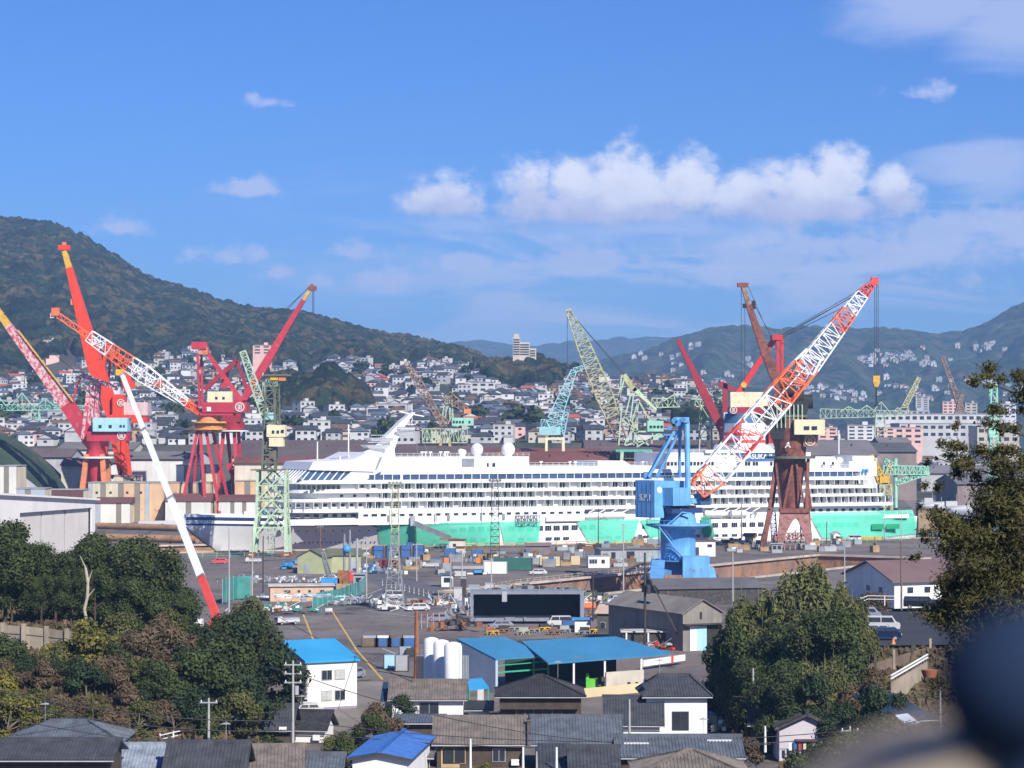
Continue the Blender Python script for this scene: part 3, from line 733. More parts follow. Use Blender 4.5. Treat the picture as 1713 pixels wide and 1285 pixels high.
lwht=mat('lattice_white',(.78,.77,.75),.5,.08,.5)
rope=mat('wire_rope',(.05,.05,.055),.7,.2,2)
emw=mat('emblem_white',(.75,.72,.70),.6,.08,1)
def legs(par,Y,top,bot,pyt,zb,mm,w,dt,db,brace=True,name='leg',two=True):
    """four portal legs: top/bot are pixel pairs (left,right) of the near face, dt/db the depth half-spread"""
    pts=[]
    for i,sx in enumerate((0,1)):
        for sy in (-1,1):
            a=P(top[sx],pyt,Y); a.y+=sy*dt; b=P(bot[sx],HZ,Y); b.z=zb; b.y+=sy*db
            mb=MB(); mb.bar(a,b,w,mm,w2=w*1.25); mb.build(name,par); pts.append((a,b))
    if brace:
        mb=MB()
        for (i,j) in ((0,1),(2,3),(0,2),(1,3)):
            a,b=pts[i],pts[j]
            m1=a[0].lerp(a[1],.55); m2=b[0].lerp(b[1],.55)
            mb.bar(m1,m2,w*.6,mm); mb.bar(a[1].lerp(a[0],.03),m2,w*.5,mm); mb.bar(b[1].lerp(b[0],.03),m1,w*.5,mm)
        mb.build('leg_bracing',par)
    return pts
def slabz(par,name,Y,x0,x1,y0,y1,dep,m,dy=0,chamf=0):
    """box given by its picture rectangle on the near face and a depth"""
    a=P(x0,y1,Y+dy-dep/2); b=P(x1,y0,Y+dy-dep/2)
    mb=MB(); mb.box(((a.x+b.x)/2,Y+dy,a.z),(b.x-a.x,dep,b.z-a.z),m)
    return mb.build(name,par)
def panes(par,Y,rects,m=None,name='window'):
    for x0,x1,y0,y1 in rects:
        a=P(x0,y1,Y); b=P(x1,y0,Y); mb=MB(); mb.box(((a.x+b.x)/2,Y-.05,a.z),(b.x-a.x,.12,b.z-a.z),m or glass); mb.build(name,par)
def lines(par,name,prs,r=.09,m=None):
    for p,q in prs: mb=MB(); mb.tube(p,q,r,m or rope,n=5); mb.build(name,par)
def wheels(par,pts,m):
    for a,b in pts:
        mb=MB(); c=b; mb.box((c.x,c.y,max(0,c.z-1.2)),(3.4,1.3,1.3),m); mb.build('bogie',par)
def emblem(par,px,py,Y,r,m=emw):
    c=P(px,py,Y); mb=MB(); n=20
    for i in range(n):
        a,b=2*math.pi*i/n,2*math.pi*(i+1)/n
        mb.bar((c.x+r*math.cos(a),c.y,c.z+r*math.sin(a)),(c.x+r*math.cos(b),c.y,c.z+r*math.sin(b)),r*.2,m)
    for k in (-.35,0,.35): mb.bar((c.x+k*r,c.y,c.z-r*.5),(c.x+k*r,c.y,c.z+r*.5),r*.16,m)
    for k in (-.5,.5): mb.bar((c.x-.5*r,c.y,c.z+k*r),(c.x+.5*r,c.y,c.z+k*r),r*.16,m)
    mb.build('emblem',par)
def boxboom(par,pts,Y,m,tipm=None,tipf=.12,dep=2.6,name='boom',dy=0):
    """box boom: pts = foot(px,py,width px), knee..., tip"""
    for i in range(len(pts)-1):
        a,b=pts[i],pts[i+1]; s=Y/F
        p=P(a[0],a[1],Y+dy*(i/max(1,len(pts)-1))); q=P(b[0],b[1],Y+dy*((i+1)/max(1,len(pts)-1)))
        mb=MB(); mb.bar(p,q,a[2]*s,tipm if (tipm and i==len(pts)-2) else m,h=dep,w2=b[2]*s)
        mb.build(name,par)
# bar() width is across the viewing plane when the bar is steep; the helper picks a up-vector of Z so width lies sideways
def girder(par,name,p,q,w,dep,m,w2=None,ms=None,n=1):
    """beam whose width w shows to the viewer and whose depth dep runs away from him"""
    p,q=V(p),V(q); d=(q-p).normalized(); b=V((0,1,0)); a=b.cross(d).normalized(); b=d.cross(a).normalized(); w2=w2 or w; mb=MB()
    def ring(c,ww): return [c-a*ww/2-b*dep/2,c+a*ww/2-b*dep/2,c+a*ww/2+b*dep/2,c-a*ww/2+b*dep/2]
    for i in range(n):
        t0,t1=i/n,(i+1)/n; lo=ring(p.lerp(q,t0),w+(w2-w)*t0); hi=ring(p.lerp(q,t1),w+(w2-w)*t1)
        x=m
        if ms:
            for f,k in ms:
                if (t0+t1)/2<=f: x=k; break
        mb.poly(lo+hi,[(0,1,2,3),(7,6,5,4),(1,0,4,5),(2,1,5,6),(3,2,6,7),(0,3,7,4)],x)
    return mb.build(name,par)
# --- 1: peeling pink crane at the left edge ---
Y=955.
c=wthing('shipyard_crane','peeling pink and crimson crane with a pale blue cabin, boom leaning off the left edge','crane',(gx(160,Y),Y,0))
s=Y/F
girder(c,'boom',P(152,735,Y),P(112,676,Y),26*s,3,pinkred,24*s); girder(c,'boom',P(112,676,Y),P(14,545,Y),23*s,2.6,mottled,12*s)
girder(c,'boom_tip',P(14,545,Y),P(-14,505,Y),12*s,2.2,yel,9*s)
girder(c,'boom_walkway',P(122,672,Y-2),P(30,552,Y-2),2.2*s,.5,yel)
mb=MB(); mb.truss(P(150,735,Y+1),P(158,640,Y+1),5,3.5,1,1.3,.8,mottled); mb.build('mast',c)
girder(c,'mast_column',P(149,738,Y),P(156,636,Y),9*s,2.2,mottled); girder(c,'mast_column',P(170,738,Y+6),P(163,638,Y+6),6*s,1.4,pinkred)
girder(c,'top_arm',P(136,627,Y),P(197,650,Y),8*s,2,mottled); girder(c,'stay',P(136,627,Y),P(119,676,Y),3*s,.7,pinkred)
slabz(c,'turntable',Y,145,213,722,738,11,pinkred); h=slabz(c,'machinery_house',Y,155,213,699,722,10,ltblue,dy=-2); panes(h,Y-7.1,((165,170,711,716),(182,187,711,716),(200,204,711,715),(206,209,711,715)))
emblem(c,203,729,Y-5.7,1.5)
a=P(160,736,Y); mb=MB(); mb.lathe((a.x,a.y,0),[(4.2,P(0,766,Y).z),(3.4,P(0,750,Y).z),(6,P(0,738,Y).z)],pinkred); mb.build('slewing_ring',c)
mb=MB(); z1=P(0,766,Y).z; mb.lathe((a.x,a.y,0),[(2,P(0,808,Y).z),(3.6,z1)],pinkred); mb.build('pedestal',c)
mb=MB(); mb.lathe((a.x,a.y,z1-.2),[(7.4,0),(7.4,.7)],offw,18); mb.build('gallery',c)
legs(c,Y,(148,174),(137,184),760,0,orng2,1.9,4,6)
lines(c,'hoist_cable',[(P(0,520,Y-1),P(150,640,Y-1))],.1)
# --- 2: vermilion crane ---
Y=985.; s=Y/F
c=wthing('shipyard_crane','tall vermilion crane with a thick tapering boom and pinkish house, yellow below its tip','crane',(gx(196,Y),Y,0))
girder(c,'boom',P(192,700,Y),P(158,605,Y),22*s,4,orng,26*s); girder(c,'boom',P(158,605,Y),P(122,470,Y),26*s,4,orng,12*s); girder(c,'boom',P(122,470,Y),P(116,448,Y),12*s,3,orng,11*s)
girder(c,'boom_tip',P(116,448,Y),P(108,420,Y),10*s,2.6,yel,8*s)
slabz(c,'boom_head',Y,97,116,410,418,3,orng); slabz(c,'boom_head',Y,104,110,405,411,2,orng2); slabz(c,'sheave_bracket',Y,118,125,500,510,3,orng2)
girder(c,'a_frame',P(222,650,Y),P(178,575,Y),13*s,2,orng,9*s); girder(c,'a_frame',P(180,576,Y),P(168,640,Y),5*s,2,orng); girder(c,'a_frame',P(188,580,Y+6),P(178,660,Y+6),4*s,1.5,orng)
girder(c,'a_frame',P(214,655,Y),P(196,598,Y),9*s,2,orng); slabz(c,'turntable',Y,183,232,694,708,12,orng); slabz(c,'turntable',Y,188,206,660,696,10,orng)
h=slabz(c,'machinery_house',Y,207,247,673,695,10,mat('pinkish_white_paint',(.62,.46,.44),.6,.15,.4,streak=.4),dy=1)
slabz(c,'ballast_box',Y,216,246,697,706,8,scar); emblem(c,202,674,Y-5.3,1.4)
slabz(c,'portal_beam',Y,170,215,706,716,11,orng)
legs(c,Y,(176,204),(160,218),714,0,orng,2.6,4,6)
girder(c,'portal_leg_brace',P(185,716,Y-6),P(202,795,Y-6),7*s,1.5,orng); girder(c,'portal_leg_brace',P(208,716,Y-6),P(204,795,Y-6),7*s,1.5,orng)
lines(c,'luffing_cable',[(P(110,418,Y),P(180,575,Y)),(P(112,418,Y+2),P(186,577,Y+3))],.1)
# --- 3: crimson twin pair ---
Y=940.; s=Y/F
c=wthing('shipyard_crane','crimson crane with cream house, red and white lattice boom pointing up left','crane',(gx(352,Y),Y,0))
mb=MB(); ms=[(.13,lora),(.28,lwht),(.36,lred),(.62,lwht),(.73,lred),(.86,lwht),(1,lred)]
ms=[(.10,lora),(.27,lwht),(.33,lora),(.52,lwht),(.66,lora),(.78,lwht),(1,lora)]
mb.truss(P(335,690,Y),P(98,528,Y),2.2,2.0,22,.34,.26,lwht,ms=ms,h0=5.5,h1=2.2); mb.build('boom',c)
mb=MB(); mb.truss(P(335,690,Y),P(240,625,Y),2.2,7,8,.36,.26,lwht,ms=[(.3,lora),(.7,lwht),(1,lwht)],h1=6); mb.truss(P(240,625,Y),P(150,562,Y),7,4.6,8,.34,.24,lora,ms=[(.25,lwht),(.65,lora),(1,lwht)],h0=6,h1=4); mb.build('boom_lattice',c)
slabz(c,'boom_head',Y,86,98,515,528,3,lora); slabz(c,'boom_head',Y,84,90,524,532,1.5,lwht)
girder(c,'boom_foot',P(340,693,Y),P(305,668,Y),9*s,5,orng,5*s)
girder(c,'mast_column',P(334,680,Y-4),P(330,590,Y-4),3.4*s,1,pinkred); girder(c,'mast_column',P(339,680,Y+4),P(337,590,Y+4),3.4*s,1,pinkred)
girder(c,'back_stay',P(405,672,Y),P(345,588,Y),7*s,2,pinkred); slabz(c,'mast_head',Y,320,345,572,584,5,pinkred); slabz(c,'mast_head',Y,335,347,580,593,4,orng2)
h=slabz(c,'machinery_house',Y,347,388,655,673,9,cream,dy=0); panes(h,Y-4.6,((360,364,664,668),(372,376,664,668)))
slabz(c,'turntable',Y,338,412,673,690,11,pinkred); slabz(c,'turntable',Y,334,390,690,695,10,pinkred); emblem(c,401,681,Y-5.7,1.7)
panes(c,Y-5.6,((346,353,681,688),),offw,'cab_door')
a=P(350,700,Y); mb=MB(); mb.lathe((a.x,a.y,0),[(5,P(0,722,Y).z),(6.4,P(0,708,Y).z),(4.4,P(0,704,Y).z),(4.4,P(0,694,Y).z)],orng2); mb.build('slewing_ring',c)
mb=MB(); mb.lathe((a.x,a.y,P(0,708,Y).z),[(7.4,0),(7.4,.6)],yel,18); mb.lathe((a.x,a.y,P(0,719,Y).z),[(7,0),(7,.5)],yel,18); mb.build('gallery',c)
for (x0,y0,x1,y1,dy) in ((330,722,317,780,-5),(336,722,323,785,5),(345,722,360,785,-5),(356,722,371,785,5),(335,722,343,760,-6)):
    girder(c,'leg',P(x0,y0,Y+dy*.6),V((gx(x1+(x1-x0)*1.0,Y),Y+dy*1.6,0)),4.6*s,1.4,pinkred)
# second of the pair
Y=975.; s=Y/F
c=wthing('shipyard_crane','crimson crane whose smooth box boom rises right to a yellow tip','crane',(gx(390,Y),Y,0))
girder(c,'boom',P(408,668,Y),P(440,616,Y),11*s,3,pinkred,14*s); girder(c,'boom',P(440,616,Y),P(485,540,Y),14*s,3,pinkred,9*s); girder(c,'boom',P(485,540,Y),P(508,502,Y),9*s,2.4,pinkred,7*s)
girder(c,'boom_tip',P(508,502,Y),P(519,485,Y),6*s,2,yel,5*s); slabz(c,'boom_head',Y,516,529,478,486,2.4,brown); slabz(c,'boom_head',Y,519,524,475,481,2,brown)
girder(c,'a_frame',P(342,652,Y),P(396,604,Y),8*s,2,dkred,7*s); girder(c,'a_frame',P(397,603,Y),P(412,650,Y),5*s,2,dkred); girder(c,'a_frame',P(374,650,Y+5),P(380,615,Y+5),9*s,2,pinkred)
slabz(c,'turntable',Y,372,402,690,706,10,dkred); slabz(c,'machinery_house',Y,352,410,664,690,9,pinkred,dy=4)
mb=MB(); a=P(388,712,Y); mb.lathe((a.x,a.y,0),[(5,P(0,722,Y).z),(5.4,P(0,706,Y).z)],dkred); mb.build('slewing_ring',c)
mb=MB(); mb.lathe((a.x,a.y,P(0,722,Y).z),[(7,0),(7,.5)],offw,16); mb.build('gallery',c)
for (x0,y0,x1,y1,dy) in ((374,722,368,780,-4),(380,722,388,785,4),(392,722,398,800,-4),(399,722,402,805,4)):
    girder(c,'leg',P(x0,y0,Y+dy*.6),V((gx(x1+(x1-x0)*.8,Y),Y+dy*1.6,0)),5.5*s,1.5,pinkred)
mb=MB(); mb.truss(P(390,775,Y-5),P(405,812,Y-5),5,3,3,.9,.7,pinkred); mb.build('sloping_brace',c)
lines(c,'hoist_cable',[(P(523,486,Y),P(523,526,Y)),(P(525,486,Y),P(525,526,Y))],.14); lines(c,'luffing_cable',[(P(518,480,Y),P(480,515,Y)),(P(517,480,Y+1),P(398,604,Y+1))],.12)
# --- 4: white telescopic mobile crane ---
Yb=395.; ft=V((gx(366,Yb),Yb,3.2)); tip=P(205,628,470.)
c=wthing('mobile_crane','truck crane behind the left trees with a long white telescopic boom, red at its foot','crane',(ft.x,ft.y,0))
d=tip-ft
girder(c,'boom_base',ft,ft+d*.15,1.25,1.1,lred,1.15); girder(c,'boom_section',ft+d*.15,ft+d*.45,1.25,1.0,lwht,1.1); girder(c,'boom_section',ft+d*.45,ft+d*.74,1.02,.9,lwht,.95); girder(c,'boom_section',ft+d*.74,ft+d*1.0,.82,.75,lwht,.78)
for k in (.15,.45,.74,1.0): girder(c,'boom_collar',ft+d*(k-.004),ft+d*(k+.004),1.4 if k<.5 else 1.15,1.1,steelg)
mb=MB(); mb.box((tip.x-.5,tip.y,tip.z),(1.6,1,1.2),yel); mb.build('boom_head',c)
mb=MB(); mb.box((ft.x+1,ft.y,1.1),(10,2.6,.7),redp); mb.box((ft.x+.6,ft.y,1.8),(4,2.4,1.6),redp); mb.build('carrier',c)
mb=MB(); mb.box((ft.x-3.6,ft.y,1.7),(2,2.4,1.7),lwht); mb.build('cab',c)
for k in (-3.6,-1.6,2.6,4.4):
    for g in (-1,1): mb=MB(); mb.tube((ft.x+k,ft.y+g*1.1,.6),(ft.x+k,ft.y+g*1.4,.6),.6,blk,n=12); mb.build('wheel',c)
# --- 5: pale green lattice crane by the bow ---
Y=668.; s=Y/F
c=wthing('shipyard_crane','pale green lattice tower crane with a rusty cream cabin standing beside the ship bow','crane',(gx(452,Y),Y,0))
zt5=P(0,787,Y).z; a=V((gx(454,Y),Y,0))
cols=[]
for sx,tx,bx in ((-1,433,424),(1,479,483)):
    for sy in (-1,1):
        p=P(tx,787,Y); p.y+=sy*3.2; m=P(tx-sx*(-1),862,Y); m.y+=sy*4; b=V((gx(bx,Y),Y+sy*5.2,.5))
        mb=MB(); mb.bar(p,m,.75,pgreen); mb.bar(m,b,.85,pgreen,w2=1.3); mb.build('leg',c); cols.append((p,m,b))
mb=MB()
for i,j in ((0,2),(1,3),(0,1),(2,3)):
    A,B=cols[i],cols[j]
    for t0,t1 in ((0,.33),(.33,.66),(.66,1)):
        a0,a1,b0,b1=A[0].lerp(A[1],t0),A[0].lerp(A[1],t1),B[0].lerp(B[1],t0),B[0].lerp(B[1],t1); mid=(a0+b0)/2
        mb.bar(mid,a1,.42,pgreen); mb.bar(mid,b1,.42,pgreen); mb.bar(a1,b1,.35,pgreen)
        a2=a1.lerp(b1,.3); b2=b1.lerp(a1,.3); mb.bar(mid.lerp(a1,.5),(a1+b1)/2,.3,pgreen); mb.bar(mid.lerp(b1,.5),(a1+b1)/2,.3,pgreen)
    mid=(A[1]+B[1])/2; mb.bar(mid,A[1].lerp(A[2],.55),.42,pgreen); mb.bar(mid,B[1].lerp(B[2],.55),.42,pgreen); mb.bar(A[1].lerp(A[2],.3),B[1].lerp(B[2],.3),.42,pgreen)
mb.build('leg_bracing',c)
mb=MB(); mb.truss((a.x,Y,1),(a.x,Y,zt5),1.8,1.8,9,.14,.1,pgreen); mb.build('ladder_shaft',c)
for A in cols: mb=MB(); mb.box((A[2].x,A[2].y,0),(2.6,1.2,1.5),brown); mb.build('bogie',c)
mb=MB(); mb.box((a.x-1,Y,zt5),(9,8,.3),dgreen); mb.build('platform',c)
for k in range(8): pass
mb=MB(); mb.truss((a.x-.6,Y,zt5),P(452,735,Y),3.6,3.4,4,.6,.45,dgreen); mb.truss(P(452,735,Y),P(452,640,Y),3.2,2.2,7,.45,.3,dgreen,h0=3.2); mb.build('trunk',c)
mb=MB(); mb.truss(P(446,700,Y),P(406,588,Y),2.4,1.6,12,.26,.2,pgreen,h0=2.4,h1=1.4); mb.build('boom',c)
mb=MB(); mb.truss(P(466,735,Y),P(464,640,Y),1.2,1.0,8,.25,.16,dgreen,h0=3); mb.build('rear_column',c)
h=slabz(c,'cabin',Y,446,477,711,731,5,cream,dy=-1); slabz(c,'cabin',Y,450,474,731,747,4.5,cream,dy=-1); panes(h,Y-3.6,((455,459,720,725),(463,467,720,725),(470,475,719,724)))
slabz(c,'top_platform',Y,440,486,626,629,4,dgreen); slabz(c,'winch_house',Y,452,465,629,636,3,yel); slabz(c,'winch_house',Y,466,478,628,637,3,orng2); slabz(c,'upper_cab',Y,444,460,690,702,3,cyan)
girder(c,'post',P(441,735,Y),P(440,624,Y),.35,.35,pgreen); mb=MB(); mb.truss(P(446,640,Y),P(464,640,Y),2,2,3,.2,.2,pgreen); mb.build('head_truss',c)
# --- 6 rusty lattice crane ---
Y=1020.; s=Y/F
c=wthing('shipyard_crane','rusty lattice crane with a mint green house above the ship foredeck, boom up left','crane',(gx(745,Y),Y,0))
mb=MB(); mb.truss(P(742,712,Y),P(700,640,Y),2,3.4,10,.45,.28,rustb,h0=2,h1=4); mb.truss(P(700,640,Y),P(679,606,Y),3.4,1.6,6,.4,.25,rustb,h0=4,h1=1.5); mb.build('boom',c)
mb=MB(); mb.truss(P(752,712,Y),P(728,690,Y),2,2,4,.35,.25,rustb); mb.truss(P(742,700,Y),P(748,662,Y),1.5,1,5,.4,.25,pgreen); mb.truss(P(756,712,Y),P(754,664,Y),1.5,1,5,.4,.25,pgreen); mb.build('mast',c)
mb=MB(); mb.truss(P(748,662,Y),P(785,690,Y),4.5,2,7,.4,.28,rustb); mb.build('counterjib',c); slabz(c,'counterweight',Y,776,788,684,692,4,orng2)
h=slabz(c,'machinery_house',Y,756,792,699,712,8,mint); panes(h,Y-4.1,[(758+k*5,761+k*5,704,708) for k in range(4)]+[(784,787,704,708)])
mb=MB(); mb.truss(P(707,729,Y),P(782,729,Y),6,6,10,.35,.28,pgreen); mb.build('portal_beam',c)
legs(c,Y,(738,752),(728,764),735,0,ygreen,1.1,3,5)
# --- 7 light cyan crane ---
Y=960.; s=Y/F
c=wthing('shipyard_crane','small pale cyan lattice crane, boom bent over at the top','crane',(gx(928,Y),Y,0))
mb=MB(); mb.truss(P(938,736,Y),P(925,700,Y),2.5,6,3,.4,.28,cyan); mb.truss(P(927,702,Y),P(960,620,Y),5.5,2.2,10,.38,.25,cyan,h0=5); mb.truss(P(939,730,Y),P(947,690,Y),2,2,4,.4,.3,cyan); mb.build('boom',c)
mb=MB(); mb.truss(P(960,620,Y),P(982,612,Y),2,1,4,.3,.2,cyan); mb.build('boom_tip',c)
slabz(c,'machinery_house',Y,902,938,714,728,8,cyan); mb=MB(); mb.truss(P(905,708,Y),P(940,708,Y),3,3,6,.25,.2,cyan); mb.build('house_railing',c)
slabz(c,'turntable',Y,918,942,727,731,7,blk); slabz(c,'portal_beam',Y,911,944,732,736,8,cream)
legs(c,Y,(914,942),(912,945),735,0,cream,1.0,4,5)
# --- 8 tall yellow-green lattice crane ---
Y=905.; s=Y/F
c=wthing('shipyard_crane','tall yellow green lattice crane behind the ship, boom leaning up left','crane',(gx(1055,Y),Y,0))
mb=MB(); mb.truss(P(1042,742,Y),P(1010,660,Y),3.5,6.5,9,.45,.3,ygreen,h0=3.5,h1=6,ms=[(.5,rustb),(1,ygreen)]); mb.truss(P(1010,660,Y),P(975,575,Y),6.5,5,9,.42,.28,ygreen,h0=6); mb.truss(P(975,575,Y),P(950,518,Y),5,1.6,8,.38,.25,ygreen,h0=5,h1=1.5); mb.build('boom',c)
mb=MB()
for dy in (-3,3):
    A=P(1040,627,Y+dy); B=P(1055,632,Y+dy)
    for p,q in (((1040,627),(1035,670)),((1046,627),(1034,672)),((1055,660),(1045,700)),((1060,660),(1050,740)),((1045,745),(1068,670)),((1068,670),(1098,722)),((1045,745),(1110,730)),((1050,722),(1108,722)),((1068,670),(1060,745)),((1040,700),(1085,745)),((1066,690),(1066,745)),((1045,695),(1066,722)),((1108,722),(1065,748)),((1092,722),(1090,742)),((1035,745),(1040,680))):
        mb.bar(P(p[0],p[1],Y+dy),P(q[0],q[1],Y+dy),.55,pgreen)
for p in ((1045,745),(1068,670),(1108,722),(1066,722),(1050,722)): mb.bar(P(*p,Y-3),P(*p,Y+3),.4,pgreen)
mb.build('revolving_frame',c)
girder(c,'counterweight_arm',P(1043,627,Y),P(1062,655,Y),9*s,3,ygreen,10*s); girder(c,'counterweight_arm',P(1060,650,Y),P(1098,686,Y),8*s,3,mat('pale_lime_paint',(.50,.62,.38),.6,.15,.5,rust=.1),3*s)
h=slabz(c,'machinery_house',Y,1083,1110,704,722,8,mint); panes(h,Y-4.1,[(1087+k*6,1091+k*6,712,716) for k in range(4)])
slabz(c,'ballast_box',Y,1097,1108,722,732,6,mint)
slabz(c,'gallery',Y,1030,1090,752,756,9,mat('sea_green_paint',(.10,.42,.30),.6,.2,.5)); mb=MB(); mb.truss(P(1032,760,Y),P(1090,760,Y),3,3,8,.35,.25,pgreen); mb.build('portal_beam',c)
legs(c,Y,(1040,1082),(1030,1092),756,0,pgreen,1.2,4,6)
lines(c,'luffing_cable',[(P(951,519,Y),P(1043,627,Y)),(P(951,519,Y+3),P(1046,627,Y+3))],.11); lines(c,'hoist_cable',[(P(949,520,Y),P(949,612,Y))],.1)
# --- 9 green cantilever (hammerhead) cranes ---
def hammer(Y,px,pt,x0,x1,pj,m,label,zb=0,w=5.,peaks=()):
    s=Y/F; c=wthing('hammerhead_crane',label,'crane',(gx(px,Y),Y,zb))
    mb=MB(); mb.truss(P(x0,pj,Y),P(x1,pj,Y),w*.55,w*.55,int((x1-x0)/9),.4,.26,m,side=(0,0,1),h0=w); mb.build('jib',c)
    for a,b,c_ in peaks: 
      for dy in (-2,2):
            mb=MB(); mb.bar(P(a,pj-3,Y+dy),P(b,c_,Y+dy),.5,m); mb.bar(P(b,c_,Y+dy),P(2*b-a,pj-3,Y+dy),.5,m); mb.bar(P(b,c_,Y+dy),P(b,pj,Y+dy),.35,m); mb.build('king_post',c)
    top=P(px,pj,Y); mb=MB(); mb.truss((top.x,Y,zb),(top.x,Y,top.z-w*.3),w*2.0,w*1.0,7,.45,.32,m); mb.build('tower',c); return c
c=hammer(1000.,1180,0,1090,1235,674,pgreen,'pale green hammerhead crane with a peaked jib left of the dark red boom',w=4.,peaks=((1160,1180,650),(1110,1128,660),(1195,1213,662)))
c=hammer(1500.,1472,0,1372,1516,692,pgreen,'distant pale green hammerhead crane above the white factory blocks',w=6,peaks=((1460,1474,672),(1405,1420,680),(1435,1450,678),(1494,1502,682)))
c=hammer(1350.,60,0,-60,148,682,mint,'pale green bridge crane with zigzag trusses at the far left',w=4,peaks=((20,37,657),(62,76,666),(-20,-5,660)))
# --- 10 dark crimson box boom crane ---
Y=990.; s=Y/F
c=wthing('shipyard_crane','dark crimson crane with a smooth box boom leaning up left behind the funnel','crane',(gx(1215,Y),Y,0))
girder(c,'boom',P(1215,735,Y),P(1184,670,Y),11*s,3,dkred,15*s); girder(c,'boom',P(1184,670,Y),P(1136,574,Y),15*s,3,dkred,6*s); slabz(c,'boom_head',Y,1132,1140,568,576,2,dkred)
girder(c,'mast',P(1213,735,Y),P(1213,640,Y),12*s,3,dkred,7*s); girder(c,'top_arm',P(1203,642,Y),P(1235,655,Y),9*s,3,dkred,6*s)
slabz(c,'cab',Y,1211,1224,690,703,4,ltblue,dy=-6); slabz(c,'turntable',Y,1205,1240,700,716,10,dkred); mb=MB(); a=P(1217,740,Y); mb.lathe((a.x,a.y,0),[(3,P(0,745,Y).z),(4,P(0,716,Y).z)],dkred); mb.build('slewing_ring',c)
legs(c,Y,(1206,1214),(1198,1222),738,0,dkred,1.2,3,5)
# --- 11 scarlet A-frame crane with the high lattice boom ---
Y=850.; s=Y/F
c=wthing('shipyard_crane','scarlet crane behind the funnel, long red and white lattice boom rising right','crane',(gx(1250,Y),Y,0))
girder(c,'a_frame',P(1225,672,Y),P(1298,564,Y),10*s,2.5,scar,9*s); girder(c,'a_frame',P(1301,562,Y-3),P(1301,700,Y-3),5*s,1.2,scar); girder(c,'a_frame',P(1308,562,Y+3),P(1309,700,Y+3),5*s,1.2,scar)
slabz(c,'mast_head',Y,1292,1310,560,569,8,scar); h=slabz(c,'machinery_house',Y,1222,1284,656,681,11,cream); slabz(c,'turntable',Y,1222,1290,681,693,12,dkred); emblem(c,1227,686,Y-6.2,1.2)
slabz(c,'side_plating',Y,1286,1305,690,742,10,scar); mb=MB(); a=P(1243,720,Y); mb.lathe((a.x,a.y,0),[(9,P(0,760,Y).z),(6.5,P(0,692,Y).z)],mat('slate_blue_paint',(.05,.13,.23),.6,.2,.3)); mb.build('pedestal',c)
girder(c,'pivot_bracket',P(1285,700,Y-4),P(1325,625,Y-4),26*s,3,brown,18*s)
legs(c,Y,(1225,1262),(1218,1270),735,0,dkred,1.6,4,6)
mb=MB(); m=lwht; mb.truss(P(1300,690,Y-6),P(1352,612,Y-6),4,7.5,6,.55,.34,lora,h0=4,h1=6)
mb.truss(P(1352,612,Y-6),P(1400,548,Y-6),7.5,6,7,.5,.32,lwht,h0=6); mb.truss(P(1400,548,Y-6),P(1420,522,Y-6),6,5.2,3,.5,.36,lora,h0=6); mb.truss(P(1420,522,Y-6),P(1442,493,Y-6),5.2,4.2,4,.42,.3,lwht,h0=5); mb.truss(P(1442,493,Y-6),P(1463,470,Y-6),4.2,1.6,4,.42,.36,lred,h0=4); mb.build('boom',c)
slabz(c,'boom_head',Y-6,1458,1470,464,476,2.4,lred)
lines(c,'luffing_cable',[(P(1458,474,Y-6),P(1303,563,Y-3)),(P(1457,480,Y-5),P(1303,564,Y)),(P(1460,477,Y-4),P(1306,565,Y+2)),(P(1440,500,Y-5),P(1306,566,Y+2))],.13)
lines(c,'hoist_cable',[(P(1463,472,Y-6),P(1463,628,Y-6)),(P(1466,472,Y-6),P(1466,628,Y-6)),(P(1469,472,Y-5),P(1469,628,Y-5))],.12)
mb=MB(); a=P(1466,640,Y-6); mb.box((a.x,a.y,a.z),(2.4,1.4,2.4),yel); mb.hexa([(a.x-.6,a.y-.5,a.z-1.6),(a.x+.6,a.y-.5,a.z-1.6),(a.x+.6,a.y+.5,a.z-1.6),(a.x-.6,a.y+.5,a.z-1.6)],[(a.x-1.2,a.y-.7,a.z),(a.x+1.2,a.y-.7,a.z),(a.x+1.2,a.y+.7,a.z),(a.x-1.2,a.y+.7,a.z)],yel); mb.tube((a.x,a.y,a.z-8),(a.x,a.y,a.z-1.5),.25,blk); mb.tube((a.x-.8,a.y,a.z-8.5),(a.x+.8,a.y,a.z-8),.3,blk); mb.build('hook_block',c)
# --- 12 brown crane in front of the ship ---
Y=712.; s=Y/F
c=wthing('shipyard_crane','red brown portal crane with arched legs standing in front of the ship','crane',(gx(1322,Y),Y,0))
girder(c,'boom',P(1303,648,Y),P(1280,590,Y),15*s,2.6,brown,14*s); girder(c,'boom',P(1280,590,Y),P(1252,510,Y),14*s,2.2,brown,9*s); girder(c,'boom_tip',P(1252,510,Y),P(1243,477,Y),8*s,2,rustb,7*s)
slabz(c,'boom_head',Y,1234,1252,473,480,2.2,brown); slabz(c,'sheave_bracket',Y,1243,1250,508,515,1.5,blk); slabz(c,'sheave_bracket',Y,1258,1264,503,517,1,blk)
lines(c,'hoist_cable',[(P(1240,480,Y),P(1240,636,Y)),(P(1246,512,Y),P(1246,636,Y))],.08); lines(c,'luffing_cable',[(P(1252,480,Y),P(1282,550,Y)),(P(1262,510,Y+1),P(1310,600,Y+1))],.09)
mb=MB(); a=P(1244,644,Y); mb.tube((a.x,a.y-.4,a.z),(a.x,a.y+.4,a.z),.9,yel,n=12); mb.tube((a.x,a.y,a.z-1.8),(a.x,a.y,a.z),.4,blk); mb.build('hook_block',c)
slabz(c,'machinery_base',Y,1300,1352,700,708,10,blk); mb=MB(); a=P(1322,720,Y)
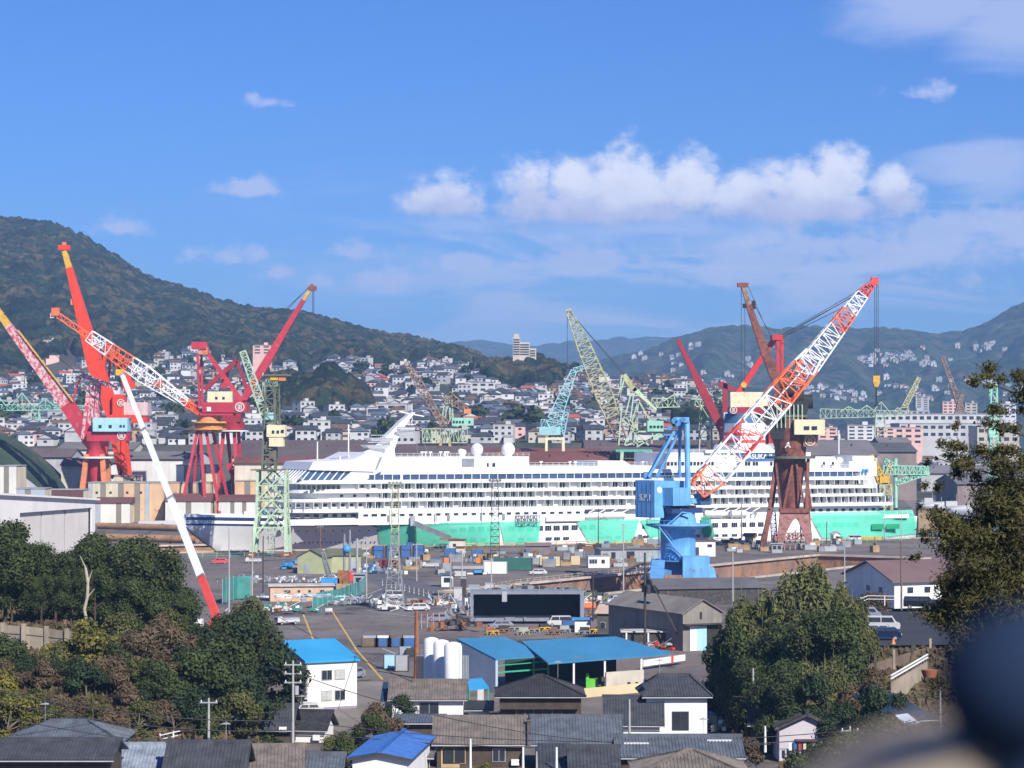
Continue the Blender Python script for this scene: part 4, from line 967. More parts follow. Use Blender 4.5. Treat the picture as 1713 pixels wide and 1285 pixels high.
mb.lathe((a.x,a.y,0),[(2.4,P(0,862,Y).z),(4.6,P(0,770,Y).z),(4.8,P(0,748,Y).z),(5.6,P(0,735,Y).z),(5.6,P(0,700,Y).z)],brown,18); mb.build('tower_column',c)
mb=MB(); mb.hexa([tuple(P(x,735,Y+d)) for x,d in ((1290,-5),(1340,-5),(1340,5),(1290,5))],[tuple(P(x,y,Y+d)) for x,y,d in ((1275,680,-5),(1355,668,-5),(1355,668,5),(1275,680,5))],blk); mb.build('revolving_base',c)
for k,(x,y,r) in enumerate(((1312,640,3.),(1335,665,4.2),(1350,672,3.6),(1322,655,3.))):
    a=P(x,y,Y); mb=MB(); mb.tube((a.x-1.6,a.y,a.z),(a.x+1.6,a.y,a.z),r*.6,blk if k else brown,n=12); mb.build('winch_drum',c)
for k in range(7):
    a=P(1300+k*7,716,Y-5.5); mb=MB(); mb.bar(a,a+V((0,0,7)),.3,pgreen); mb.build('walkway_post',c)
slabz(c,'walkway',Y,1296,1350,694,698,11,dgreen)
h=slabz(c,'machinery_house',Y,1329,1380,702,727,9,cream,dy=-3); panes(h,Y-7.6,((1345,1354,713,719),(1358,1367,713,719)))
slabz(c,'emblem_plate',Y,1344,1367,727,747,1.5,brown2,dy=-4); emblem(c,1355,737,Y-4.9,1.5,cream)
a=P(1318,746,Y-6.2); mb=MB(); mb.ext([(a.x-.5,a.y,a.z+.5),(a.x+.5,a.y,a.z+.35),(a.x+.35,a.y,a.z+1.3),(a.x-.1,a.y,a.z+1.0)],(0,.1,0),emw)
for k in range(7): u=.25+k*.4; v=u+.4; mb.bar((a.x+.75*math.cos(u),a.y,a.z-.7+.8*math.sin(u)),(a.x+.75*math.cos(v),a.y,a.z-.7+.8*math.sin(v)),.3,emw)
mb.build('plate_mark',c)
mb=MB(); a=P(1322,765,Y); mb.lathe((a.x,a.y,a.z-.4),[(7.6,0),(7.6,.7)],dgreen,20); mb.build('gallery',c)
for x0,x1,dy in ((1298,1287,-4),(1352,1349,-4),(1303,1291,5),(1345,1356,5)):
    girder(c,'leg',P(x0,768,Y+dy*.8),P(x1,852,Y+dy*1.4),5*s,1.1,brown)
for p,q,dy in (((1298,775),(1306,850),-5),((1326,775),(1311,850),-5),((1332,775),(1347,852),-5),((1340,775),(1330,850),4)): girder(c,'leg_brace',P(*p,Y+dy),P(*q,Y+dy),3.4*s,.7,brown)
slabz(c,'portal_beam',Y,1305,1354,851,858,3,brown,dy=-6)
mb=MB(); Yp=Y-7; ar=[(1302,916),(1306,858),(1352,858),(1358,916)]; n=10; pts=[P(*q_,Yp) for q_ in ((1300,922),(1305,858),(1353,858),(1360,922),(1352,922),(1347,900),(1341,884),(1336,872),(1331,867),(1326,872),(1319,884),(1312,900),(1308,922))]
mb.ext(pts,(0,1.6,0),brown2); mb.build('arch_leg',c)
for x0,x1,dy in ((1288,1272,-5),(1290,1278,8)): girder(c,'leg',P(x0,852,Y+dy),V((gx(x1,Y),Y+dy,0)),7*s,1.6,brown,9*s)
girder(c,'leg',P(1352,852,Y+7),V((gx(1360,Y),Y+7,0)),5*s,1.2,brown,6*s)
mb=MB(); 
for k in range(7): a=P(1292+k*9,0,Y-6); mb.bar((a.x,a.y,0),(a.x,a.y,4.5+(k%3)*1.5),.35,brown2)
mb.truss((gx(1292,Y),Y-6,4),(gx(1352,Y),Y-6,4),2,2,8,.3,.25,brown2); mb.build('base_machinery',c)
mb=MB(); mb.truss((gx(1293,Y),Y-4,2),P(1292,850,Y-4),1.6,1.6,9,.2,.14,steelg); mb.build('ladder_shaft',c)
# --- 13 blue crane ---
Y=552.; s=Y/F
c=wthing('shipyard_crane','bright blue pedestal crane lettered S.P.1 with red and white lattice jib','crane',(gx(1135,Y),Y,0))
cx_=gx(1134,Y)
mb=MB(); mb.lathe((cx_,Y,0),[(4.5,P(0,945,Y).z),(4.1,P(0,938,Y).z),(4.1,P(0,885,Y).z),(4.6,P(0,882,Y).z)],sblue,24); mb.build('pedestal',c)
mb=MB(); mb.lathe((cx_,Y,0),[(4.3,P(0,886,Y).z),(7.6,P(0,879,Y).z),(7.6,P(0,877,Y).z),(4.4,P(0,876,Y).z),(3.6,P(0,848,Y).z)],sblue,24); mb.build('gallery',c)
mb=MB(); 
for k in range(24):
    a=2*math.pi*k/24; b=2*math.pi*(k+1)/24; z=P(0,877,Y).z; p=(cx_+7.4*math.cos(a),Y+7.4*math.sin(a)); q=(cx_+7.4*math.cos(b),Y+7.4*math.sin(b))
    mb.bar((*p,z),(*p,z+1.1),.08,sblue); mb.bar((*p,z+1.1),(*q,z+1.1),.08,sblue)
mb.build('gallery_railing',c)
mb=MB(); mb.lathe((cx_,Y,0),[(4.1,P(0,850,Y).z),(4.3,P(0,846,Y).z)],blk,20); mb.build('slewing_ring',c)
rot=rad(40)   # upper works turned: a flank faces left
def rp(x,y,z): co,si=math.cos(rot),math.sin(rot); return V((cx_+x*co-y*si,Y+x*si+y*co,z))
def rbox(name,x0,x1,y0,y1,z0,z1,m,par=None):
    mb=MB(); q=[(x0,y0),(x1,y0),(x1,y1),(x0,y1)]; mb.hexa([rp(a,b,z0) for a,b in q],[rp(a,b,z1) for a,b in q],m); return mb.build(name,par or c)
z803,z865,z848=P(0,803,Y).z,P(0,865,Y).z,P(0,849,Y).z
# machinery house: corner of the two visible faces at px 1091
h=rbox('machinery_house',-9,-6,-1.5,5,z865,z803,sblue); rbox('machinery_house',-6,1.4,-1.45,4.5,z848,z803-.2,sblue)
rbox('equipment_box',-6.4,-.7,-5,-1.6,P(0,846,Y-6).z,P(0,816,Y-6).z,sblue); rbox('turntable',-5.8,4,-4,4.3,z848-1.2,z848,navy)
rbox('cab',2.7,6.0,-4.8,-2.6,P(0,845,Y).z,P(0,826,Y).z,mat('cab_blue',(.04,.10,.22),.4,.2,.5)); rbox('cab_arm',.2,2.9,-3.6,-2.8,P(0,842,Y).z,P(0,834,Y).z,sblue)
mb=MB()
for k in range(12):
    a=rp(-8.8+k*.9,-1.4,z803); mb.bar(a,a+V((0,0,1.1)),.07,sblue)
mb.bar(rp(-8.8,-1.4,z803+1.1),rp(1.2,-1.4,z803+1.1),.07,sblue); mb.build('roof_railing',c)
for k in range(4): a=rp(-9.05,-.6+k*1.5,z865+.3); MB().bar(a,a+V((0,0,z803-z865-.6)),.06,sblued).build('panel_seam',c)
for (x,z,w_,hh) in ((-4.8,z848+1.0,1.2,1.0),(-2.6,z848+1.0,.9,2.0)):
    a=rp(x,-1.5,z); b=rp(x+w_,-1.5,z); n_q=(rp(0,-1,0)-rp(0,0,0))*.06; MB().hexa([a,b,b+n_q,a+n_q],[p+V((0,0,hh)) for p in (a,b,b+n_q,a+n_q)],glass if hh<1.5 else sblued).build('window' if hh<1.5 else 'door',c)
a=rp(3.1,-4.85,P(0,838,Y).z); b=rp(5.6,-4.85,P(0,838,Y).z); n_q=(rp(0,-1,0)-rp(0,0,0))*.06; MB().hexa([a,b,b+n_q,a+n_q],[p+V((0,0,1.1)) for p in (a,b,b+n_q,a+n_q)],glass).build('cab_window',c)
mb=MB(); mb.truss((cx_-4.5,Y-2.6,5),(cx_-4.5,Y-2.6,P(0,882,Y).z),.6,.6,12,.07,.05,sblued); mb.build('ladder',c)
# left flank lettering: lettering on the face x=-12.5
o=textmesh('S.P.1','crane_number',2.1,emw,c,tuple(rp(-9.06,1.6,P(0,832,Y).z)-WORLD[c.name]),(rad(90),0,rot-rad(90)),.03)
cc_=rp(-7.5,-1.5,P(0,819,Y).z); mb=MB(); nrm=rp(0,-1,0)-rp(0,0,0); mb.tube(cc_,cc_+nrm*.12,.75,offw,n=24,smooth=False); mb.tube(cc_+nrm*.1,cc_+nrm*.2,.45,mat('emblem_gold',(.68,.62,.42),.5,.1,1),n=20,smooth=False); mb.build('emblem',c)
# mast
zt13=P(0,703,Y).z; ap=P(1133,704,Y)
for (x0,y0,x1,y1,d0,d1,w_) in ((1085,798,1128,722,-3,-1,.75),(1098,800,1143,708,3,1,.75),(1137,798,1137,708,3,1,.75),(1151,820,1149,706,-4,-1,1.35),(1082,798,1120,728,1,0,.4)):
    mb=MB(); mb.tube(P(x0,y0,Y+d0),P(x1,y1,Y+d1),w_/2,sblue,n=10); mb.build('mast_leg',c)
slabz(c,'mast_head',Y,1128,1153,698,707,4,sblue)
for x,y,r in ((1128,704,.7),(1134,708,.7),(1142,702,.6),(1120,716,.55)):
    a=P(x,y,Y-2); mb=MB(); mb.tube((a.x,a.y-.3,a.z),(a.x,a.y+.3,a.z),r,sblued,n=14); mb.build('sheave',c)
slabz(c,'mast_platform',Y,1110,1130,726,729,3,sblued); slabz(c,'winch',Y,1078,1090,790,802,4,sblued)
# jib
pv0=P(1168,822,Y-1); 
def J(px,py,k): return P(px,py,Y-1+k*22)
seg=[((1163,824),(1190,798),lora,4,6,0,.1),((1190,798),(1232,748),lwht,6.2,6.2,.1,.33),((1232,748),(1252,723),lred,6.2,6.2,.33,.45),((1252,723),(1300,668),lwht,6.2,6.2,.45,.7),((1300,668),(1338,622),lora,6.2,5.6,.7,.9),((1338,622),(1356,598),lwht,5.6,4.4,.9,1)]
mb=MB()
for a,b,m,w0,w1,k0,k1 in seg: mb.truss(J(*a,k0),J(*b,k1),w0,w1,max(2,int(math.hypot(a[0]-b[0],a[1]-b[1])/17)),.38,.19,m,h0=w0*.9,h1=w1*.9)
mb.build('jib',c)
lines(c,'jib_rope',[(J(1168,815,0),J(1350,612,1)),(J(1175,812,0),J(1340,622,1)),(P(1150,704,Y),J(1356,598,1))][:2],.16,lwht)
# base
zz=P(0,945,Y).z
mb=MB(); mb.hexa([(cx_-6,Y-4,1.8),(cx_+6.5,Y-4,1.8),(cx_+6.5,Y+6,1.8),(cx_-6,Y+6,1.8)],[(cx_-6,Y-4,4.6),(cx_+6.5,Y-4,4.6),(cx_+6.5,Y+6,4.6),(cx_-6,Y+6,4.6)],sblued); mb.build('portal_beam',c)
mb=MB(); mb.box((cx_+3.6,Y-6,1.4),(6.2,4,4.9),sblue); mb.build('electrical_house',c)
mb=MB(); mb.hexa([(28.2,494,0),(31.4,494,0),(31.4,499,0),(28.2,499,0)],[(cx_-6.4,Y-5,5.2),(cx_-3.4,Y-5,5.2),(cx_-3.4,Y-1,5.2),(cx_-6.4,Y-1,5.2)],sblue); mb.build('leg',c)
mb=MB(); mb.hexa([(cx_+6.5,Y-8,0),(cx_+8.7,Y-8,0),(cx_+8.7,Y-5,0),(cx_+6.5,Y-5,0)],[(cx_+5,Y-4,3.6),(cx_+8,Y-4,3.6),(cx_+8,Y-2,3.6),(cx_+5,Y-2,3.6)],sblue); mb.build('leg',c)
for g in (-7.,9.):
    mb=MB(); mb.hexa([(cx_+g-1.5,Y+6,0),(cx_+g+1.5,Y+6,0),(cx_+g+1.5,Y+9,0),(cx_+g-1.5,Y+9,0)],[(cx_+g*.7-1.2,Y+3,3.6),(cx_+g*.7+1.2,Y+3,3.6),(cx_+g*.7+1.2,Y+5,3.6),(cx_+g*.7-1.2,Y+5,3.6)],sblue); mb.build('leg',c)
for k in range(3): mb=MB(); a=G(1079+k*5,1002,0); mb.box((a.x,a.y,0),(1.1,1.4,1.9),sblued); mb.build('bogie',c)
for k in range(3): mb=MB(); a=(cx_-7.5+k*1.3,Y-9.6,0); mb.tube((a[0],a[1],.5),(a[0],a[1]+.5,.5),.5,sblued,n=12); mb.build('rail_wheel',c)
# stair on the pedestal
mb=MB(); p=P(1103,882,Y-6); q=P(1150,942,Y-6)
for dy in (0,1.1):
    D=V((0,dy,0)); mb.bar(p+D,q+D,.3,sblue); mb.bar(p+D+V((0,0,1)),q+D+V((0,0,1)),.08,sblue)
for k in range(14): t=k/13; a=p.lerp(q,t); mb.bar(a,a+V((0,1.1,0)),.22,sblue)
mb.build('stairway',c)
mb=MB(); p=P(1123,873,Y-5); q=P(1141,857,Y-5); mb.bar(p,q,.3,sblue); mb.bar(q,P(1158,859,Y-5),.3,sblue); mb.bar(p+V((0,0,1)),q+V((0,0,1)),.1,sblue); mb.build('stairway',c)
mb=MB(); z=P(0,938,Y).z; mb.lathe((cx_,Y,z),[(6.4,0),(6.4,.25)],sblued,16)
for k in range(16): a=2*math.pi*k/16; p=(cx_+6.2*math.cos(a),Y+6.2*math.sin(a)); mb.bar((*p,z),(*p,z+1.1),.08,sblue)
mb.build('lower_gallery',c)
# --- far faint cranes on the right ---
for x0,y0,x1,y1,m,lab,Yc,zb in ((1610,690,1576,597,rustb,'faint ochre crane boom leaning left above the far city buildings',1900.,0),(1512,682,1537,632,ygreen,'faint ochre lattice crane in front of the far mountain, right of the hook',1800.,0),(1600,700,1609,660,rustb,'small faint lattice crane among the far city blocks on the right',1850.,0)):
    c=wthing('far_crane',lab,'crane',(gx(x0,Yc),Yc,0)); mb=MB(); mb.truss(P(x0,y0,Yc),P(x1,y1,Yc),4,2.5,14,.8,.5,m); mb.build('boom',c)
    mb=MB(); a=P(x0,y0,Yc); mb.truss((a.x,a.y,0),a,9,6,6,.9,.6,m); mb.build('tower',c)
Y=800.; c=wthing('signal_tower','slender mint green lattice tower behind the right hand pine branches','tower',(gx(1662,Y),Y,0))
mb=MB(); mb.truss((gx(1662,Y),Y,0),P(1662,640,Y),3.4,2,16,.4,.25,mint); mb.build('mast',c)
for y in (700,728,752): slabz(c,'platform',Y,1655,1670,y,y+4,3.4,mint)
for x0,x1,y0,y1 in ((1654,1671,718,727),): slabz(c,'cabin',Y,x0,x1,y0,y1,3,mint)
# yellow crane at the stern
Y=830.; c=wthing('dockside_crane','rusty yellow lattice crane close behind the ship stern','crane',(gx(1478,Y),Y,0))
mb=MB(); mb.truss(P(1475,805,Y),P(1456,762,Y),3,1.5,8,.4,.3,yel); mb.truss(P(1480,805,Y),P(1490,775,Y),2,1,5,.35,.25,ygreen); mb.build('boom',c)
h=slabz(c,'cab',Y,1472,1488,797,809,4,yel); slabz(c,'cab_base',Y,1476,1486,808,812,4,blk); mb=MB(); mb.truss((gx(1480,Y),Y,0),P(1480,811,Y),5,4,5,.5,.35,ygreen); mb.build('tower',c)
Y=860.; c=wthing('loading_gantry','pale cyan gantry with a curved lattice arm beyond the ship stern','gantry',(gx(1500,Y),Y,0))
mb=MB(); mb.tube((gx(1498,Y),Y,0),P(1498,767,Y),.7,mint,n=8); mb.tube((gx(1478,Y),Y,0),P(1478,780,Y),.5,mint,n=8); mb.build('post',c)
mb=MB(); mb.truss(P(1476,786,Y),P(1552,787,Y),3,3,12,.35,.25,mint,side=(0,0,1)); mb.truss(P(1500,808,Y),P(1552,788,Y),1.5,2.5,9,.35,.3,mint); mb.truss(P(1480,770,Y),P(1500,784,Y),1.5,2.5,4,.3,.25,mint); mb.build('arm',c)
# far yellow crane behind brown tower
# ================= far town =================
slate=mat('slate_roof',(.045,.048,.056),.7,.3,.5); bslate=mat('blue_grey_roof',(.10,.12,.15),.6,.25,.4); brroof=mat('brown_roof',(.13,.075,.055),.8,.3,.4); rdroof=mat('red_roof',(.36,.09,.06),.7,.2,.4); groof=mat('grey_flat_roof',(.30,.29,.28),.9,.2,.3)
hw=mat('house_white',(.50,.49,.48),.8,.3,.02); hc=mat('house_cream',(.46,.41,.33),.8,.25,.02); hg=mat('house_grey',(.40,.40,.40),.8,.15,.3); ht=mat('house_tan',(.38,.27,.19),.85,.2,.3); hp=mat('house_pink',(.66,.42,.36),.8,.1,.3)
dwin=mat('dark_window',(.03,.035,.045),.25,.3,.5)
def house_mb(w,d,st,wm,rm,kind,wing=False):
    mb=MB(); h=2.9*st; mb.box((0,0,-3),(w,d,h+3),wm); e=.55; rh=d*.26
    if kind=='gable':
        a=w/2+e; b=d/2+e; z=h+.02; r=z+rh
        mb.poly([(-a,-b,z),(a,-b,z),(a,b,z),(-a,b,z),(-a,0,r),(a,0,r)],[(0,1,5,4),(2,3,4,5),(0,3,2,1)],rm); mb.poly([(-a+.4,-b+.4,z+.03),(-a+.4,b-.4,z+.03),(-a+.4,0,r-.15),(a-.4,-b+.4,z+.03),(a-.4,b-.4,z+.03),(a-.4,0,r-.15)],[(0,2,1),(3,4,5)],wm)
    elif kind=='hip':
        a=w/2+e; b=d/2+e; z=h+.02; r=z+rh; k=max(.3,a-b*.9)
        mb.poly([(-a,-b,z),(a,-b,z),(a,b,z),(-a,b,z),(-k,0,r),(k,0,r)],[(0,1,5,4),(1,2,5),(2,3,4,5),(3,0,4),(0,3,2,1)],rm)
    else:
        mb.box((0,0,h),(w+.3,d+.3,.4),rm); mb.box((w*.2,d*.1,h+.4),(2.4,2.4,1.6),wm)
    for s_ in range(st):
        n=max(2,int(w/3))
        for k in range(n):
            if R.random()<.8: mb.box((-w/2+w*(k+.5)/n,-d/2-.03,2.9*s_+.9),(1.5,.1,1.2),dwin)
        mb.box((-w/2-.03,0,2.9*s_+.9),(.1,1.6,1.1),dwin)
    if wing: mb.box((w*.3,-d/2-1.4,-3),(w*.45,2.8,5.6),wm); mb.ext([(w*.05,-d/2-3.1,2.6),(w*.55,-d/2-3.1,2.6),(w*.55,-d/2,3.7),(w*.05,-d/2,3.7)],(0,0,.2),rm)
    return mb
protos=[]
WN={'white':hw,'cream':hc,'grey':hg,'tan':ht,'pink':hp}; RN={'dark tiled':slate,'blue grey':bslate,'brown':brroof,'red':rdroof,'flat grey':groof}
for wn_,rn,kind,st,wdt,dpt in (('white','dark tiled','gable',2,9,7.5),('white','dark tiled','hip',2,10,8),('white','blue grey','hip',2,9,8),('cream','dark tiled','gable',2,8.5,7),('grey','dark tiled','hip',1,11,8),('tan','dark tiled','gable',1,10,8),
    ('white','brown','gable',2,9,7.5),('cream','brown','hip',2,9,8),('white','flat grey','flat',3,10,9),('grey','blue grey','gable',2,9,7),('white','dark tiled','gable',1,12,8),('cream','blue grey','hip',1,11,8.5),('pink','dark tiled','hip',2,9,8),
    ('white','red','gable',2,9,7.5),('tan','brown','hip',2,8,8),('grey','flat grey','flat',2,10,8),('grey','dark tiled','gable',2,8,9),('white','dark tiled','hip',1,9,9)):
    m=house_mb(wdt,dpt,st,WN[wn_],RN[rn],kind,R.random()<.4)
    protos.append((m,wn_,rn,st,kind))
meshes=[]
for m,*_ in protos:
    o=m.build('proto'); meshes.append(o.data); o.data.name='town_house'; bpy.data.objects.remove(o)
wts=[8,8,7,6,8,7,4,5,4,7,6,5,2,1.5,5,5,7,5]
LM=[(-200,'left picture edge'),(60,'green bridge crane'),(170,'tall vermilion crane'),(260,'white telescopic boom'),(350,'crimson crane masts'),(455,'rusty cabin tower'),(540,'wooded spur'),(620,'ship forward mast'),(745,'mint crane house'),(805,'white clinic block'),(872,'hilltop hotel'),(935,'pale cyan crane'),(1010,'tall lattice boom'),(1080,'yellow green crane'),(1160,'hammerhead jib'),(1240,'scarlet crane'),(1500,'far white factory')]
SPEC=[]   # special buildings, kept clear of houses (px,Y,r)
SPECIALS=[(808,1640,40,640,672,'white','white four storey block on the slope right of the rusty lattice crane',14,4),
 (578,1500,50,664,690,'pink','salmon pink apartment block below the wooded spur',12,3),(655,1480,52,676,697,'white','long white two storey hall above the ship forward deck',12,2),(438,1900,30,578,593,'pink','pale pink school block high on the slope behind the crimson boom',10,3),
 (955,1500,36,700,712,'white','white flat hall right of the hilltop hotel slope',10,1),(895,1560,20,672,690,'grey','small grey blue office block below the hilltop hotel',10,3),(516,1330,12,690,716,'white','narrow white water tower like block left of the wooded spur',5,1),
 (1385,1500,32,716,746,'pink','pale pink apartment block just right of the brown crane',12,5),(1440,1480,44,712,748,'white','white six storey block with rows of windows right of the brown crane',12,6),(1482,1500,30,716,745,'pink','pinkish block beside the green hammerhead tower',12,5),
 (1560,1750,190,693,706,'white','very long low white factory at the right, the farther one',40,1),(1580,1620,150,709,733,'white','long white factory at the right, the nearer one',40,2),(1670,1560,70,714,742,'cream','cream factory block behind the pine branches',30,2),(1520,1540,46,716,744,'pink','pink works block left of the nearer white factory',20,3),(1543,2300,22,664,690,'grey','tall grey office tower in the far city',16,7),(1590,2350,26,672,692,'pink','pinkish block beside the far grey tower',16,4),(1625,2300,20,675,694,'cream','cream block in the far city right of the pinkish one',16,4),(1680,2200,40,676,700,'white','white terrace of far city blocks behind the pine crown',16,4),(1530,2200,50,688,704,'grey','low grey city block under the far grey tower',16,3),
 (60,1380,50,700,712,'white','white low factory under the green bridge crane',14,1),(225,1400,46,682,705,'white','white two storey works building behind the telescopic boom',14,3),(1300,1450,40,722,742,'grey','grey warehouse behind the scarlet crane',20,1),(1140,1560,34,682,694,'red','long pink roofed hall under the hammerhead jib',10,1)]
def block(px,Y,wpx,py0,py1,col,label,dep,st):
    s=Y/F; w_=wpx*s; a=P(px,py1,Y); zb=a.z; h=(py1-py0)*s; fl=h/st
    wm={'white':hw,'pink':hp,'grey':hg,'cream':hc,'red':ht}[col]
    b=wthing('town_building',label,'building',(a.x,Y+dep/2,zb)); mb=MB(); mb.box((a.x,Y+dep/2,zb-30),(w_,dep,h+30),wm); mb.build('wall',b)
    mb=MB(); mb.box((a.x,Y+dep/2,zb+h),(w_+.6,dep+.6,.5),rdroof if col=='red' else groof); 
    if st>2: mb.box((a.x+w_*.2,Y+dep/2,zb+h+.5),(w_*.2,dep*.4,2),wm)
    mb.build('roof',b)
    n=max(2,int(w_/5)); n=min(n,12 if st>3 else 16)
    if st*n>100: n=100//st
    for i in range(st):
        for k in range(n):
            mb=MB(); mb.box((a.x-w_/2+w_*(k+.5)/n,Y-.06,zb+fl*i+fl*.32),(w_/n*.6,.15,fl*.42),dwin); mb.build('window',b)
    SPEC.append((px,Y,wpx/2+6))
for sp_ in SPECIALS: block(*sp_)
# hilltop hotel, stepped
Y=1905.; hb_=wthing('hilltop_hotel','stepped cream tower block standing on top of the wooded hill','hotel',(gx(876,Y),Y,P(0,600,Y).z))
for k,(x0,x1,y0,y1) in enumerate(((858,870,565,602),(868,886,573,602),(872,897,583,602))):
    s=Y/F; mb=MB(); a=P(x0,y1,Y); b=P(x1,y0,Y); mb.box(((a.x+b.x)/2,Y+k*3,a.z-6),(b.x-a.x,16,b.z-a.z+6),mat('hotel_beige',(.50,.44,.38),.8,.1,.1)); mb.build('wing',hb_)
    for r in range(int((y1-y0-6)/4)):
        mb=MB(); z=P(0,y0+3+r*4,Y).z; mb.box(((a.x+b.x)/2,Y+k*3-8.1,z-1.1),((b.x-a.x)*.86,.2,1.0),dwin); mb.build('window_band',hb_)
mb=MB(); a=P(864,565,Y); mb.box((a.x,Y,a.z),(4,5,3),hc); mb.build('roof_house',hb_)
cand=[]
Yr_=1165.
while Yr_<2120:
    x=gx(-60,Yr_)+R.uniform(0,8)
    while x<gx(1330,Yr_):
        px=x*F/Yr_+CX; yy=Yr_+R.uniform(-5,5)
        lim=np.interp(px,[-60,0,200,330,450,600,760,860,940,1250,1330],[1900,1950,2000,2080,2100,2080,2120,2050,2100,2000,1500])
        dens=.97-.45*(max(0,yy-1650)/500)
        ok=yy<lim and R.random()<dens and float(vnoise(np.array([px/26+3]),np.array([yy/70]),51)[0])<.74
        if ok and any(abs(px-a)<c_ and -20<b-yy<45 for a,b,c_ in SPEC): ok=False
        if ok and bool(forest_mask(np.array([float(px)]),np.array([yy]))[0]): ok=False
        if ok: cand.append((px,x,yy))
        x+=R.uniform(10.5,15.5)
    Yr_+=R.uniform(11,15)
# a few high clusters in the woods
for cpx,cY,n in ((28,2350,14),(515,2130,10),(480,2150,6),(620,2180,6),(640,2150,8),(300,2120,9),(110,2000,8),(700,2180,6)):
    for k in range(n): px=cpx+R.gauss(0,20); cand.append((px,gx(px,cY),cY+R.gauss(0,25)))
cand.sort(key=lambda t:t[2]); items=[]
for k,(px,x,yy) in enumerate(cand):
    i=R.choices(range(len(protos)),wts)[0]; z=float(terrain_z(np.array([px]),np.array([yy]))[0]); items.append((px,x,yy,z,i,R.choice((0,0,0,.3,-.3,.15,1.57,1.3,-1.2,.6))+R.uniform(-.15,.15)))
big=sorted(items,key=lambda t:t[2])
near=big[:292]; rest=big[292:]
def hdesc(px,yy,i):
    _,wn_,rn,st,kind=protos[i]; j=min(range(len(LM)),key=lambda q:abs(LM[q][0]-px)); side='left of' if px<LM[j][0] else 'right of'
    lvl='lower' if yy<1240 else ('middle' if yy<1330 else 'upper')
    return (wn_,rn,('single' if st==1 else 'double' if st==2 else 'three')+' storey',lvl,side,LM[j][1])
from collections import defaultdict
cls=defaultdict(list)
for t in near: cls[hdesc(t[0],t[2],t[4])].append(t)
ORD=['leftmost','second from left','third from left','fourth from left','fifth from left','sixth from left','seventh from left','eighth from left','ninth from left','tenth from left']
for key,ts in cls.items():
    ts.sort(key=lambda t:t[0]); wn_,rn,st,lvl,side,lm=key
    for q,t in enumerate(ts):
        o=bpy.data.objects.new('town_house',meshes[t[4]]); COL.objects.link(o); o.location=(t[1],t[2],t[3]); o.rotation_euler=(0,0,t[5]); sc_=R.uniform(.85,1.15); o.scale=(sc_,sc_,sc_)
        lab=f"{wn_} {st} house, {rn} roof, {lvl} town {side} {lm}"+('' if len(ts)==1 else f", {ORD[min(q,9)]}")
        if len(lab.replace(',',' ').split())>16: lab=lab.replace(' storey house',' storey').replace(' picture edge',' edge').replace('green bridge crane','bridge crane')
        if len(lab.replace(',',' ').split())>16: lab=lab.replace(' from left','')
        tag(o,lab,'house','houses on the town hillside')
def merged(ts,name,**t):
    vs=[];fs=[];mi=[];mats=[]; off=0
    for px,x,yy,z,i,rz in ts:
        me=meshes[i]; n=len(me.vertices); co=np.empty(n*3); me.vertices.foreach_get('co',co); co=co.reshape(-1,3); c_,s_=math.cos(rz),math.sin(rz)
        vs.append(np.stack([co[:,0]*c_-co[:,1]*s_+x,co[:,0]*s_+co[:,1]*c_+yy,co[:,2]+z],1))
        for p in me.polygons:
            fs.append(tuple(v+off for v in p.vertices)); m=me.materials[p.material_index]
            if m not in mats: mats.append(m)
            mi.append(mats.index(m))
        off+=n
    me=bpy.data.meshes.new(name); me.from_pydata(np.concatenate(vs).tolist(),[],fs)
    for m in mats: me.materials.append(m)
    me.polygons.foreach_set('material_index',mi); me.update(); o=bpy.data.objects.new(name,me); COL.objects.link(o); return tag(o,**t)
merged(rest,'distant_houses',kind='stuff',label='mass of small white and dark roofed houses higher up the far slopes',cat='houses')
# scattered pale settlements on the far mountain
far=[]
def rz_(px,py,Y): return P(px,py,Y).z
for cpx,cpy,n,sx,sy in ((1160,580,9,12,6),(1130,610,12,14,8),(1495,597,34,30,4),(1470,605,16,20,4),(1645,582,18,24,4),(1540,655,24,28,8),(1410,660,30,36,8),(1360,655,16,22,8),(1210,640,14,16,8),(1560,610,12,16,6),(1600,640,12,20,8),(1500,645,14,18,8),(1080,600,8,30,8),(1250,600,8,50,14),(1600,600,8,60,20),(1680,650,16,30,10)):
    for k in range(n if sy==4 else int(n*.55)):
        px=cpx+R.gauss(0,sx)*.8; py=cpy+R.gauss(0,sy)*.8
        # find the slope point under this sight line
        far.append((px,py))
dg=bpy.context.evaluated_depsgraph_get(); dg.update()
mr_=bpy.data.objects['mountain_range']; pts=[]
for px,py in far:
    d=ray(px,py).normalized(); ok,loc,nrm,ix=mr_.ray_cast(V((0,0,CAMZ)),d)
    if ok: pts.append((px,loc.x,loc.y,loc.z-1,R.choice((0,1,2,8,8,10,12,7)),R.uniform(-.5,.5)))
o=merged(pts,'mountain_settlements',kind='stuff',label='scattered pale buildings on the far mountainside',cat='buildings')
# dense low city on the plain at the right
flat=[]
for k in range(420):
    Y=R.uniform(1750,3100); px=R.uniform(1330,1800); flat.append((px,gx(px,Y),Y,-.5 if Y>1480 else 0,R.choice((0,1,8,8,8,15,2,6)),R.uniform(-.3,.3)))
for k in range(210):
    Y=R.uniform(1290,1850); px=R.uniform(1385,1800); z=float(terrain_z(np.array([px]),np.array([Y]))[0])
    if z>1: flat.append((px,gx(px,Y),Y,z-.3,R.choice((0,1,8,4,9,15,2,6,16)),R.uniform(-.3,.3)))
o=merged(flat,'plain_city',kind='stuff',label='low mass of city houses on the plain below the far mountain',cat='houses')
